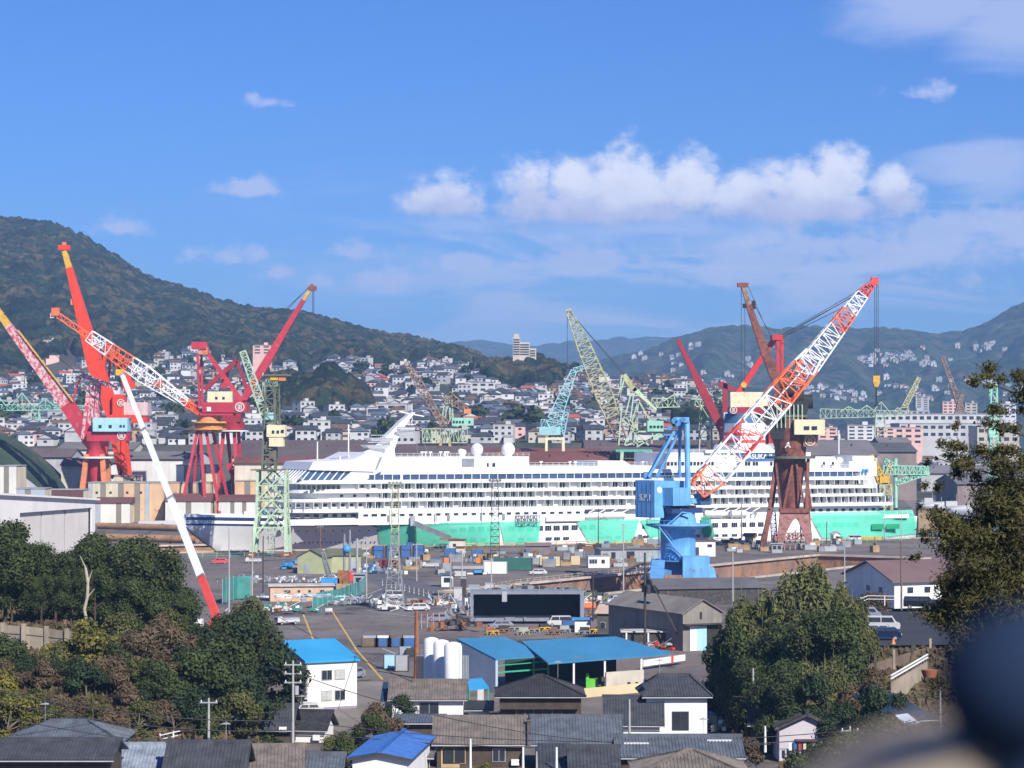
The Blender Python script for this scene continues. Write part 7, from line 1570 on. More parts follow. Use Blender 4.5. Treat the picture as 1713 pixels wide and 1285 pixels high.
# ---------- tiled houses ----------
def tile(name,col,v=.35): return mat(name,col,.62,v,.9,streak=.35,spec=.35,detail=7)
tdark=tile('kawara_dark',(.055,.058,.066)); tblue=tile('kawara_blue_grey',(.095,.108,.13)); tbrown=tile('kawara_brown_grey',(.16,.135,.115)); tcob=tile('kawara_cobalt',(.035,.12,.36),.2); tsil=tile('silver_sheet_tiles',(.22,.25,.30)); tchar=tile('kawara_charcoal',(.035,.035,.038))
pw=mat('plaster_white',(.74,.73,.70),.85,.07,.3,streak=.12); pg=mat('plaster_grey',(.38,.37,.36),.85,.12,.3,streak=.3); pdk=mat('dark_timber_wall',(.07,.05,.038),.85,.35,.6,streak=.4); pcr=mat('plaster_cream',(.62,.54,.40),.85,.1,.3,streak=.2); ptan=mat('tan_board',(.42,.30,.17),.8,.2,.5)
def tiles(mb,A,B,C,D,m,pitch=.32,r=.055):
    """ribbed tiling of the slope A-B (eave) up to C-D (ridge)"""
    A,B,C,D=map(V,(A,B,C,D)); e=B-A; L_=e.length; e.normalize(); up=D-A; xD=up.dot(e); up-=e*xD; H=up.length; up.normalize(); xC=(C-A).dot(e); n=e.cross(up); 
    if n.z<0: n=-n
    def ym(x):
        y=H
        if xD>1e-3: y=min(y,H*x/xD)
        if L_-xC>1e-3: y=min(y,H*(L_-x)/(L_-xC))
        return max(0,y)
    xs=[]; x=0
    while x<L_:
        for dx,o in ((0,0),(.45,0),(.6,1),(.85,1)): xs.append((min(L_,x+dx*pitch),o*r))
        x+=pitch
    xs.append((L_,0)); vs=[];fs=[]
    for x,o in xs: p=A+e*x+n*(o+.03); vs+=[p,p+up*ym(x)]
    for i in range(len(xs)-1): fs.append((2*i,2*i+2,2*i+3,2*i+1))
    i=len(mb.v); mb.poly(vs,fs,m); mb.poly([A-n*.12,B-n*.12,C-n*.12,D-n*.12,A+n*.03,B+n*.03,C+n*.03,D+n*.03],[(3,2,1,0),(0,1,5,4),(1,2,6,5),(2,3,7,6),(3,0,4,7)],m)
def jh(px0,px1,pe,pr,Y,d,kind,rm,wm,label,rz=0,zb=None,ov=.55,hip=.9,win=(),door=None,walls=True,vis_w=None,name='tiled_house',cat='house',gab=None,front=None):
    """house given by its front eave (px0..px1 at row pe, distance Y) and its ridge row pr"""
    s=Y/F; c=P((px0+px1)/2,pe,Y); w_=(px1-px0)*s; zr=P(0,pr,Y+d/2).z-c.z
    if zb is None: zb=max(0,sz(c.x,Y))
    t=thing(name,label,cat,(c.x,Y,zb),rz); h=c.z-zb; a=w_/2; o=ov; W=a-o
    if kind in('gable','hip','half'):
        k={'gable':0,'hip':min(a-.3,d/2*hip),'half':min(a-.3,d/2*hip)*.6}[kind]; y1=d
        mb=MB(); mb.box((0,d/2,-1.5),(2*W,d-2*o,h+1.5-.05+ (0 if kind=='hip' else 0)),wm)
        if kind!='hip': mb.poly([(-W,o,h-.05),(-W,d-o,h-.05),(-W,d/2,h+zr-.35),(W,o,h-.05),(W,d-o,h-.05),(W,d/2,h+zr-.35)],[(2,1,0),(3,4,5)],gab or wm)
        mb.build('wall',t)
        mb=MB(); tiles(mb,(-a,0,h),(a,0,h),(a-k,d/2,h+zr),(-a+k,d/2,h+zr),rm); tiles(mb,(a,d,h),(-a,d,h),(-a+k,d/2,h+zr),(a-k,d/2,h+zr),rm)
        if kind!='gable':
            tiles(mb,(a,0,h),(a,d,h),(a-k,d/2,h+zr),(a-k,d/2,h+zr),rm); tiles(mb,(-a,d,h),(-a,0,h),(-a+k,d/2,h+zr),(-a+k,d/2,h+zr),rm)
        ro=mb.build('roof',t); mb=MB(); mb.bar((-a+k-.1,d/2,h+zr+.1),(a-k+.1,d/2,h+zr+.1),.34,rm,h=.32)
        if kind!='gable':
            for sx in (-1,1):
                for y in (0,d): mb.bar((sx*(a),y,h+.08),(sx*(a-k),d/2,h+zr+.1),.24,rm)
        mb.build('ridge_tiles',ro)
    elif kind=='front':   # gable towards the viewer
        mb=MB(); mb.box((0,d/2,-1.5),(2*W,d-2*o,h+1.5-.05),wm); mb.poly([(-W,o,h-.05),(W,o,h-.05),(0,o,h+zr-.3),(-W,d-o,h-.05),(W,d-o,h-.05),(0,d-o,h+zr-.3)],[(0,1,2),(5,4,3)],gab or wm); mb.build('wall',t)
        mb=MB(); tiles(mb,(a,0,h),(a,d,h),(0,d,h+zr),(0,0,h+zr),rm); tiles(mb,(-a,d,h),(-a,0,h),(0,0,h+zr),(0,d,h+zr),rm); ro=mb.build('roof',t); MB().bar((0,-.05,h+zr+.1),(0,d+.05,h+zr+.1),.34,rm,h=.3).build('ridge_tiles',ro)
        mb=MB(); 
        for sx in(-1,1): mb.bar((sx*a,.02,h-.1),(0,.02,h+zr-.1),.08,darkm,h=.25)
        mb.build('bargeboard',ro)
    elif kind=='lean':
        MB().box((0,d/2,-1.5),(2*W,d-2*o,h+1.5-.05),wm).build('wall',t); mb=MB(); tiles(mb,(-a,0,h),(a,0,h),(a,d,h+zr),(-a,d,h+zr),rm); mb.build('roof',t)
    if kind in('gable','hip','half','lean'): MB().tube((-a,-.06,h-.1),(a,-.06,h-.1),.07,gal,n=6).build('gutter',t)
    jh.n=getattr(jh,'n',0)+1
    if jh.n%3==1 and kind!='lean':
        mb=MB(); x=a*.4*(-1)**jh.n; z=h+zr; y=d/2; mb.tube((x,y,z-.2),(x,y,z+1.9),.03,gal,n=5)
        for q_ in range(5): mb.bar((x-.5+.08*q_,y-.6+.3*q_,z+1.7),(x+.5-.08*q_,y-.6+.3*q_,z+1.7),.03,gal)
        mb.bar((x,y-.6,z+1.7),(x,y+.6,z+1.7),.03,gal); mb.build('tv_antenna',t)
    if walls and jh.n%2: MB().box((W-.7,o-.35,.3),(.8,.32,.6),offw).build('air_conditioner',t)
    fy=o-.04
    for (x,z,ww,hh,*q) in win:
        f=MB().box((x,fy,z),(ww+.16,.1,hh+.16),q[0] if q else gal).build('window',t); MB().box((x,fy-.06,z+.08),(ww,.05,hh),dwin).build('pane',f); MB().box((x,fy-.1,z+.08),(.06,.04,hh),q[0] if q else gal).build('mullion',f)
    if door: MB().box((door[0],fy,0),(door[1],.1,door[2]),ptan).build('door',t)
    return t
SOL=['solar water heater on the wide dark roof with blue edge, left','silver solar water heater on the old dark wooden house','solar water heater with round tank on the wide blue grey roof, left one','solar water heater on the wide blue grey roof, right one']
def solar(t,x,y,z,rx,w_=2.0,d=1.8):
    """roof water heater: tilted dark panel under a round tank"""
    o=thing('solar_heater',SOL.pop(0),'heater',tuple(V(t.location)+Matrix.Rotation(t.rotation_euler.z,3,'Z')@V((x,y,z))),t.rotation_euler.z)
    mb=MB(); pn=MB(); c,s_=math.cos(rx),math.sin(rx)
    for k in (0,1): q=-w_/2+k*w_/2; pn.poly([(q+.04,0,.12),(q+w_/2-.04,0,.12),(q+w_/2-.04,d*c,.12+d*s_),(q+.04,d*c,.12+d*s_)],[(0,1,2,3)],glass)
    mb.poly([(-w_/2,0,0),(w_/2,0,0),(w_/2,d*c,d*s_),(-w_/2,d*c,d*s_),(-w_/2,0,.1),(w_/2,0,.1),(w_/2,d*c,.1+d*s_),(-w_/2,d*c,.1+d*s_)],[(3,2,1,0),(4,5,6,7),(0,1,5,4),(1,2,6,5),(2,3,7,6),(3,0,4,7)],gal)
    mb.build('frame',o); pn.build('panel',o); MB().tube((-w_/2,d*c,.25+d*s_),(w_/2,d*c,.25+d*s_),.24,bslate if w_<1.9 else gal,n=12).build('tank',o); return o
H=jh(0,205,1243,1207,222,8,'hip',tblue,pg,'blue grey hipped house at the bottom left corner, the farther one',hip=1.0)
H=jh(-60,190,1272,1238,205,8,'gable',tdark,pdk,'long dark tiled roof at the bottom left corner, the nearest one')
H=jh(178,298,1292,1246,212,8,'gable',tsil,pg,'silvery sheet tiled roof right of the bottom left corner roofs')
H=jh(268,412,1296,1242,208,8,'gable',tdark,pdk,'dark ridged roof between the silvery roof and the concrete pole')
H=jh(308,492,1222,1180,255,9,'gable',tdark,pdk,'wide dark roof with a blue edge below the wooded slope'); MB().box((-2.5,-.15,H.location.z*0+1.9),(9,.5,.25),bluep).build('blue_gutter',H); solar(H,-1,3.4,4.3,.4)
H=jh(396,510,1290,1248,214,8,'gable',tbrown,pdk,'brown grey patched roof left of the cobalt roof',rz=.08); H=jh(470,548,1222,1190,262,6,'gable',tchar,pw,'small black roofed annex in front of the white cars',rz=-.15)
H=jh(505,575,1290,1262,216,6,'gable',tblue,pdk,'small blue grey roof just left of the cobalt tiled house')
H=jh(578,690,1270,1240,226,17,'front',tcob,pw,'white gabled house with a cobalt blue tiled roof at the bottom',rz=-.1)
H=jh(700,726,1268,1244,240,7,'lean',tbrown,pdk,'rusty brown lean-to roof right of the cobalt tiled house')
H=jh(648,782,1171,1139,282,8,'gable',tbrown,pw,'white house with brown grey tiles in front of the silos',win=((.2,.7,2.2,1.3),)); H=jh(636,668,1172,1146,284,6,'lean',tile('kawara_navy',(.02,.045,.09)),pg,'navy roofed annex on the left of the white house by the silos')
H=jh(655,745,1210,1200,262,6,'lean',tblue,pdk,'low blue grey porch roof below the white house by the silos'); H=jh(776,826,1188,1176,284,5,'flat' if 0 else 'lean',tchar,pw,'low black flat roof right of the white house by the silos')
H=jh(722,882,1246,1200,242,9,'gable',tbrown,pdk,'long brown tiled house in the bottom centre with a tan door',win=((-2.6,.4,2.2,1.6,ptan),(2,.6,1.2,1.2),),door=(-3,1.9,1.9))
H=jh(828,980,1166,1131,278,9,'hip',tchar,pdk,'old dark wooden house with hipped roof and a silver solar heater',win=((-1.8,.5,2.0,1.3,ptan),(1.4,.5,2.2,1.3,ptan)),hip=1.1); solar(H,1.6,1.3,2.95,.5,2.0,2.0); MB().box((0,.2,1.9),(9,.8,.12),pdk).build('veranda_eave',H)
H=jh(888,1044,1246,1199,240,9,'gable',tblue,pg,'long blue grey tiled roof in the bottom centre'); H=jh(1008,1112,1214,1166,257,9,'gable',tdark,pw,'dark tiled single storey wing joined to the white two storey house',rz=-.05)
H=jh(1074,1192,1166,1130,260,8,'half',tdark,pw,'white two storey house with grey hipped roofs and a barred window',win=((.4,1.6,1.7,1.9,darkm),),rz=.03); 
H=jh(900,955,1290,1252,216,7,'lean',tdark,pdk,'narrow dark roof strip at the bottom, left of two'); H=jh(950,1040,1292,1250,214,7,'gable',tdark,pdk,'dark tiled roof at the bottom between the strip and the solar heater roof')
H=jh(1030,1248,1268,1232,226,9,'gable',tblue,pdk,'wide blue grey roof carrying two solar heaters at the bottom'); solar(H,-4.1,1.4,2.9+.2,.45,2.4,1.8); solar(H,4.0,2.0,3.3,.45,2.4,1.8); H=jh(1060,1260,1300,1256,206,9,'hip',tbrown,pdk,'weathered net covered hipped roof at the bottom right centre',hip=1.3)
H=jh(1296,1404,1219,1186,246,9,'front',tchar,mat('plaster_lilac',(.52,.48,.50),.85,.08,.3),'pale house with a black gabled roof and washing outside, bottom right',rz=.0,win=((1.2,.6,1.5,1.3),)); H2=jh(1250,1330,1214,1172,252,9,'gable',tchar,pdk,'black tiled wing on the left of the pale gabled house',rz=-.1)
for k in range(7): MB().box((-1.8+k*.5,-.5,1.0+.1*(k%2)),(.32,.05,.8),(offw,cblue,cred,pcr,darkm,offw,ltblue)[k]).build('washing',H)
MB().bar((-2.2,-.5,1.95),(1.8,-.5,1.95),.04,gal).build('washing_line',H); MB().box((.6,-.1,1.95),(3.6,1.4,.1),mat('maroon_awning',(.12,.06,.08),.7,.1,1)).build('awning',H)
H=jh(1500,1578,1205,1170,240,10,'lean',tile('kawara_navy',(.02,.045,.09)),pdk,'dark navy roof beside the blurred post on the right',rz=.35)
t=thing('carport','carport with a white translucent sloping roof, bottom right','carport',tuple(P(1528,1240,228)-V((0,0,2.6)))); q=[P(1497,1198,232),P(1518,1195,233),P(1566,1232,226),P(1543,1238,225)]; o_=V(t.location)
MB().hexa([p-o_ for p in q],[p-o_+V((0,0,.1)) for p in q],mat('translucent_sheet',(.62,.68,.76),.3,.1,.5,wave=('X',2,.2))).build('roof',t)
for p in q: r_=p-o_; MB().box((r_.x,r_.y,-2),(.1,.1,r_.z+1.95),gal).build('post',t)
# white railings, garden and retaining wall at the left
def rail_line(pts,label,h=.9,m=None):
    t=thing('garden_fence',label,'fence',tuple(pts[0])); o=V(pts[0]); m=m or offw
    for a,b in zip(pts[:-1],pts[1:]):
        for hh in (.4,.85): MB().bar(a-o+V((0,0,hh*h)),b-o+V((0,0,hh*h)),.09,m).build('rail',t)
        n=max(1,int((b-a).length/2))
        for k in range(n+1): q=a.lerp(b,k/n)-o; MB().box((q.x,q.y,-.3),(.12,.12,h+.35),m).build('post',t)
    return t
rail_line([P(122,1237,232),P(172,1233,233),P(205,1240,231)],'white garden fence left of the concrete pole, the longer piece'); rail_line([P(268,1243,236),P(312,1233,240)],'white garden fence right beside the concrete pole, the shorter piece')
t=thing('retaining_wall','weathered concrete block wall along the top of the left slope','wall',(gx(100,262),262,9)); bw=mat('block_wall',(.30,.25,.19),.9,.25,.4,streak=.6,bump=.3,bscale=3); o_=V(t.location)
prev=None
for k,(px,yt,Y) in enumerate(((-80,1034,266),(5,1046,265),(40,1048,264),(78,1052,264),(112,1056,263),(150,1062,262),(195,1068,261))):
    top=P(px,yt,Y)-o_
    MB().box((top.x,top.y,-3),(.5,.5,top.z+3.3),bw).build('pier',t)
    if prev: 
        mb=MB(); a,b=prev,top; mb.hexa([(a.x,a.y,-3),(b.x,b.y,-3),(b.x,b.y+.25,-3),(a.x,a.y+.25,-3)],[(a.x,a.y,a.z),(b.x,b.y,b.z),(b.x,b.y+.25,b.z),(a.x,a.y+.25,a.z)],bw); mb.build('wall_panel',t)
        mb=MB(); mb.bar(a+V((0,-.03,-.9)),b+V((0,-.03,-.9)),.06,darkm); mb.build('joint',t)
    prev=top
t=thing('garden_bin','turquoise garden bin on the left slope','bin',tuple(P(64,1128,254))); MB().lathe((0,0,0),[(.35,0),(.42,.9)],mat('turquoise',(.02,.35,.30),.6,.1,1),14).build('body',t)
t=thing('greenhouse_frame','small pale cold frame on the left slope edge','frame',tuple(P(12,1125,255)-V((0,0,1.2)))); MB().truss((-1.5,0,.9),(1.5,0,.9),1.6,1.6,3,.07,.06,ltblue,h0=1.8).build('frame',t)
# poles and cables
def npole(px,pt,pb,Y,label,arms=1,m=None,box=False):
    a=P(px,pb,Y); b=P(px,pt,Y); return pole(0,0,b.z-a.z,label,arms=arms,m=m,r=.15,pos=a)
npole(349,1168,1245,236,'concrete pole with one crossarm at the bottom left'); t=npole(490,1105,1235,240,'tall concrete pole with brackets in front of the white office',3); MB().tube((.35,0,4.4),(.35,0,5.3),.25,gal,n=10).build('transformer',t)
npole(1053,1170,1238,250,'pale thin pole in front of the dark wing',0); npole(787,1236,1300,226,'thin white pole with a slanted lamp at the bottom',0,offw); npole(875,1250,1300,220,'small white post at the bottom left of the blue grey roof',0,offw); npole(931,1250,1300,216,'thin white mast on the dark roof strip',0,offw); npole(1260,1118,1180,262,'short pale lamp post in front of the bamboo clump',0); npole(1326,1140,1180,250,'white antenna post behind the black gabled roof',0,offw)
npole(1422,1215,1262,232,'concrete pole with a round mirror, bottom right',2); npole(1280,1215,1250,236,'thin white pole before the black tiled wing',0,offw); npole(1508,905,1015,330,'dark wooden pole at the edge of the parking terrace',0,wood_); npole(1413,915,1000,440,'thin pale pole left of the brown roofed hall',0); npole(1573,1150,1225,236,'pale pole by the blurred dark post on the right',0)
def cable(p,q,sag,label,r=.045,n=14):
    a=P(*p);b=P(*q); mb=MB(); pr=None
    for k in range(n+1):
        t_=k/n; c=a.lerp(b,t_)-V((0,0,4*sag*t_*(1-t_)))
        if pr is not None: mb.tube(pr,c,r,rope,n=5,cap=False)
        pr=c
    o=mb.build('power_cable'); tag(o,label,'cable','power cables over the near roofs')
for k,(p,q,sg,lab) in enumerate((((-30,1150,215),(490,1205,240),1,'power cable sagging over the left slope, topmost'),((-30,1168,212),(490,1222,240),1,'power cable over the left slope, middle'),((-30,1192,210),(500,1248,238),1,'power cable over the left roofs, lowest'),((490,1125,240),(140,1030,300),.6,'cable rising left from the tall concrete pole to the trees'),((490,1125,240),(1290,1245,230),2.5,'long sagging cable across the bottom centre, upper'),((490,1205,240),(1424,1222,232),1.6,'long cable across the bottom centre roofs, lower'),
    ((510,1225,238),(1424,1232,232),1.4,'long cable just above the bottom roofs'),((1424,1222,232),(1640,1170,215),.6,'cable from the mirror pole to the right'),((1424,1232,232),(1640,1190,215),.6,'second cable from the mirror pole to the right'),((690,1140,262),(430,1010,380),.6,'dark cable crossing in front of the white office roof'),((1225,1165,262),(1700,1150,250),.8,'thin cable across the foot of the bamboo'))): cable(p,q,sg,lab)
t=thing('traffic_mirror','round white traffic mirror on the pole, bottom right','mirror',tuple(P(1416,1237,231))); MB().tube((0,0,0),(0,-.08,0),.42,gal,n=20).build('disc',t)
# parking terrace cars, guard rail, steps
for k,(px,py,Y,m,kd,L_,Hh,lab) in enumerate(((1447,1030,330,mat('car_silver',(.42,.43,.46),.3,.05,1,metal=.5),'van',4.4,1.8,'silver grey minivan at the top of the car park row'),(1474,1061,312,hw,'van',4.9,1.95,'large white minivan in the middle of the car park row'),(1470,1075,304,hw,'car',4.4,1.5,'white saloon car squeezed behind the navy car'),(1481,1083,298,mat('car_navy',(.015,.03,.09),.25,.1,1,metal=.3),'van',4.0,1.6,'navy blue small car nearest in the car park'),
    (1538,1012,352,mat('car_black',(.012,.014,.018),.25,.1,1),'van',4.7,1.8,'black car at the back of the car park below the long hall'),(1570,1018,350,mat('car_black',(.012,.014,.018)),'car',4.4,1.5,'dark car half hidden by the pine at the car park back'))):
    p=P(px,py,Y); p.z=8.3; t=vehicle(p,lab,m,rz=math.pi+rad(-8),kind=kd,L_=L_,H=Hh,W=1.75)
rail_line([P(1440,1012,352),P(1452,1007,355),P(1508,1008,354)],'white guard rail at the far end of the car park',1.1)
t=thing('traffic_cone','orange traffic cone beside the navy car','cone',(gx(1493,292),292,8.3)); MB().lathe((0,0,0),[(.3,0),(.28,.06),(.05,.75)],orangec,12).build('cone',t)
t=thing('stair_wall','concrete stair wall with two rails on the right slope','stair',tuple(P(1520,1130,262)-V((0,0,2)))); o_=V(t.location); a,b=P(1490,1132,262)-o_,P(1552,1096,270)-o_
MB().hexa([(a.x,a.y,-2),(b.x,b.y,-2),(b.x,b.y+.4,-2),(a.x,a.y+.4,-2)],[(a.x,a.y,a.z-.7),(b.x,b.y,b.z-.7),(b.x,b.y+.4,b.z-.7),(a.x,a.y+.4,a.z-.7)],bw).build('wall',t)
for dz in (0,-.35): MB().bar(a+V((0,0,dz+.1)),b+V((0,0,dz+.1)),.14,offw).build('rail',t)
t=thing('slope_wall','brown retaining wall with dark posts below the car park','wall',tuple(P(1470,1130,275)-V((0,0,2)))); o_=V(t.location); a,b=P(1432,1118,274)-o_,P(1556,1082,284)-o_
MB().hexa([(a.x,a.y,-3),(b.x,b.y,-3),(b.x,b.y+.4,-3),(a.x,a.y+.4,-3)],[(a.x,a.y,a.z),(b.x,b.y,b.z),(b.x,b.y+.4,b.z),(a.x,a.y+.4,a.z)],mat('brown_wall',(.15,.11,.08),.9,.3,.4,streak=.4)).build('wall',t)
for k in range(5): q=a.lerp(b,k/4); MB().box((q.x,q.y-.1,-1),(.3,.3,q.z+2.0),darkm if k%2 else bw).build('post',t)
t=thing('plant_tub','terracotta tub on the bare plot at the right','tub',tuple(P(1555,1128,258)-V((0,0,.3)))); MB().lathe((0,0,0),[(.7,0),(.95,.8)],mat('terracotta',(.45,.16,.08),.8,.15,1),14).build('tub',t)
# junk beside the white two storey house
pile(1192,1222,'tangle of grey and pale scrap beside the white two storey house',(gal,offw,ltblue,steelg),26,(5,3),(1.1,.7,1.4),seed=60); hut(1232,1215,2.2,1.8,1.8,ccream,bslate,'small cream tank shed right of the scrap tangle',kind='flat'); hut(1250,1212,2,2,2,cgrey,gal,'grey box by the black tiled wing',kind='flat',ov=.1)
pile(760,1262,'pots and odds at the foot of the long brown tiled house',(rustm,offw,cblue),10,(5,1.5),(.6,.5,.9),seed=61); pile(730,1195,'laundry and planks beside the annex canopy',(offw,gal,cred),10,(3,1.5),(.8,.5,.9),seed=62)
# ================= vegetation =================
def leafm(name,c1,c2,sc=.5):
    m=mat(name,c1,.7,.45,sc,col2=c2,spec=.25,detail=6); return m
LV={'ever':leafm('leaf_evergreen',(.022,.036,.010),(.048,.064,.016)),'olive':leafm('leaf_olive',(.05,.06,.016),(.10,.10,.028)),'yellow':leafm('leaf_citrus',(.05,.065,.012),(.14,.12,.02),1.6),'brown':leafm('leaf_dry_brown',(.07,.048,.028),(.12,.085,.045)),'bamboo':leafm('leaf_bamboo',(.044,.055,.015),(.11,.112,.034),.3),'dark':leafm('leaf_dark',(.013,.026,.010),(.03,.045,.016)),'pine':leafm('leaf_pine',(.022,.032,.010),(.085,.075,.022),.9)}
bark=mat('bark',(.16,.125,.09),.9,.3,2,streak=.3); barkd=mat('bark_dark',(.07,.05,.035),.9,.3,2); barkl=mat('bark_pale',(.36,.31,.24),.85,.2,2)
def cloud(lobes,n,size,m,seed,aspect=1.0,shell=.5,droop=0,name='crown',upright=False):
    g=np.random.default_rng(seed); L_=np.array(lobes,float); vol=(L_[:,3]*L_[:,4]*L_[:,5])**.67; k=g.choice(len(L_),n,p=vol/vol.sum()); d=g.normal(size=(n,3)); d/=np.linalg.norm(d,axis=1)[:,None]
    r=(shell+(1-shell)*g.random(n)**.8)*(1+.12*g.normal(size=n)); c=L_[k,:3]+d*L_[k,3:6]*r[:,None]
    nn=d*.9+g.normal(size=(n,3))*.55+np.array([0,0,.35]); nn/=np.linalg.norm(nn,axis=1)[:,None]
    a=np.cross(nn,g.normal(size=(n,3)))
    if upright: a=np.cross(nn,np.array([0,0,1.])); a=np.cross(nn,a)*-1+g.normal(size=(n,3))*.35
    if droop: a=a*(1-droop)+np.array([0,0,-droop])+d*.3
    a/=np.linalg.norm(a,axis=1)[:,None]; b=np.cross(nn,a); b/=np.linalg.norm(b,axis=1)[:,None]; s=size*(.55+.9*g.random(n))[:,None]
    A=a*s*aspect*.5; B=b*s*.5
    v=np.stack([c-A,c-B*.9+A*.1,c+A,c+B*.9+A*.1],1).reshape(-1,3); f=np.arange(n*4).reshape(n,4)
    me=bpy.data.meshes.new(name); me.from_pydata(v.tolist(),[],f.tolist()); me.materials.append(m); me.update(); return me
def trunkmesh(segs,m,name='trunk'):
    mb=MB()
    for p,q,r1,r2 in segs: mb.tube(p,q,r1,m,r2=r2,n=7,cap=False)
    o=mb.build(name); me=o.data; bpy.data.objects.remove(o); return me
def lobes_round(r,h,z0,n,seed):
    q=random.Random(seed); L_=[]
    for k in range(n):
        a=q.uniform(0,6.28); t=q.random(); z=z0+h*(.15+.8*t); rr=r*(1-.6*abs(t-.4))*q.uniform(.35,.8); L_.append((rr*math.cos(a),rr*math.sin(a),z,r*q.uniform(.3,.5),r*q.uniform(.3,.5),h*q.uniform(.14,.24)))
    return L_
def limbs(h,r,seed,base=.28):
    q=random.Random(seed); S=[((0,0,-1),(q.uniform(-.3,.3),q.uniform(-.3,.3),h*.45),base,base*.6)]; top=S[0][1]; S.append((top,(top[0]+q.uniform(-.5,.5),top[1],h*.85),base*.6,base*.15))
    for k in range(7):
        t=q.uniform(.3,.8); a=q.uniform(0,6.28); p=(top[0]*t,top[1]*t,h*.5*t+h*.12); S.append((p,(r*.7*math.cos(a),r*.7*math.sin(a),p[2]+h*q.uniform(.15,.4)),base*.35,base*.08))
    return S
PR={}
for i in range(4): PR['tree',i]=(cloud(lobes_round(4.2,8.5,2.5,16,i),22000,.27,LV['ever'],i),trunkmesh(limbs(10,4,i),barkd))
for i in range(2): PR['dark',i]=(cloud(lobes_round(3.6,6.5,1,12,i+9),15000,.25,LV['dark'],i+9),trunkmesh(limbs(7,3,i),barkd))
for nm in('olive','ever','brown','yellow','dark'):
    for i in range(2): PR['b'+nm,i]=(cloud(lobes_round(1.7,2.4,.1,9,i+20),6500,.125 if nm!='brown' else .085,LV[nm],i+20,aspect=1.0 if nm!='brown' else 3.2,shell=.3),trunkmesh(limbs(2.2,1.3,i,.09),bark))
for i in range(3):
    L_=[]; q=random.Random(i+70)
    for k in range(22):
        a=q.uniform(0,6.28); rr=q.uniform(.3,4.0); hh=15*(1-.028*rr*rr)*q.uniform(.6,.97); L_.append((rr*math.cos(a),rr*math.sin(a),hh*.72,1.3,1.3,hh*.25)); 
    PR['bamboo',i]=(cloud(L_,36000,.24,LV['bamboo'],i+70,aspect=2.8,shell=.15,droop=.5),trunkmesh([((l[0],l[1],-1),(l[0]*1.25,l[1]*1.25,l[2]*1.5),.06,.02) for l in L_],mat('bamboo_cane',(.20,.24,.08),.5,.2,1)))
for i in range(2): PR['cypress',i]=(cloud([(0,0,2+k*1.3,1.7-.16*k,1.7-.16*k,1.2) for k in range(8)],12000,.2,LV['ever'],i+90,aspect=2,upright=True),trunkmesh([((0,0,-1),(0,0,9),.2,.05)],barkd))
for i in range(3): PR['town',i]=(cloud(lobes_round(4.0,6.5,.5,8,i+50),420,1.5,LV['dark' if i else 'ever'],i+50),trunkmesh([((0,0,-2),(0,0,5),.35,.1)],barkd))
def plant(kind,i,x,y,z,s,label,cat,name,group,rz=None,sz_=1):
    c,tr=PR[kind,i]; t=thing(name,label,cat,(x,y,z),R.uniform(0,6.28) if rz is None else rz,group); t.scale=(s,s,s*sz_)
    o=bpy.data.objects.new('crown',c); COL.objects.link(o); o.parent=t; o=bpy.data.objects.new('trunk',tr); COL.objects.link(o); o.parent=t; return t
ORD2=['leftmost','second','third','fourth','fifth','sixth','seventh','eighth','ninth','tenth','eleventh','twelfth','thirteenth','fourteenth','fifteenth','sixteenth','seventeenth','eighteenth','nineteenth','twentieth']+[f'number {k}' for k in range(21,60)]
# big evergreen mass on the left: (px, top row, distance)
L1=[(-40,850,272),(8,862,268),(50,900,276),(95,915,284),(20,930,262),(135,895,290),(70,955,264),(178,882,292),(225,893,288),(160,945,268),(256,905,284),(280,945,290),(235,960,268),(290,985,280),(120,985,262),(308,1015,296)]
L1=[(a,b,max(c,274) if a<225 else c) for a,b,c in L1]; L1.sort()
for k,(px,pt,Y) in enumerate(L1):
    x=gx(px,Y); z=max(0,sz(x,Y)); top=P(px,pt,Y).z; s=(top-z)/12.3; s=max(.5,s)
    plant('tree',k%4,x,Y,z-.2,s,f'{ORD2[k]} tree from the left in the dark evergreen grove above the block wall','tree','evergreen_tree','evergreen trees above the left wall')
t=thing('bare_tree','leaning bare pale trunk in front of the dark grove, behind the block wall','tree',(gx(158,262),262,9.5)); mb=MB(); b0=V(t.location)
pts=[(160,1068),(157,1052),(146,1043),(141,1020),(146,1000),(147,975),(143,950)]
for a,b in zip(pts[:-1],pts[1:]): mb.tube(P(*a,261)-b0,P(*b,261)-b0,.20,barkl,r2=.17,n=7)
for a,b in (((147,975),(154,955)),((146,1000),(158,985)),((143,950),(134,930))): mb.tube(P(*a,261)-b0,P(*b,261)-b0,.10,barkl,r2=.04,n=6)
mb.build('trunk',t)
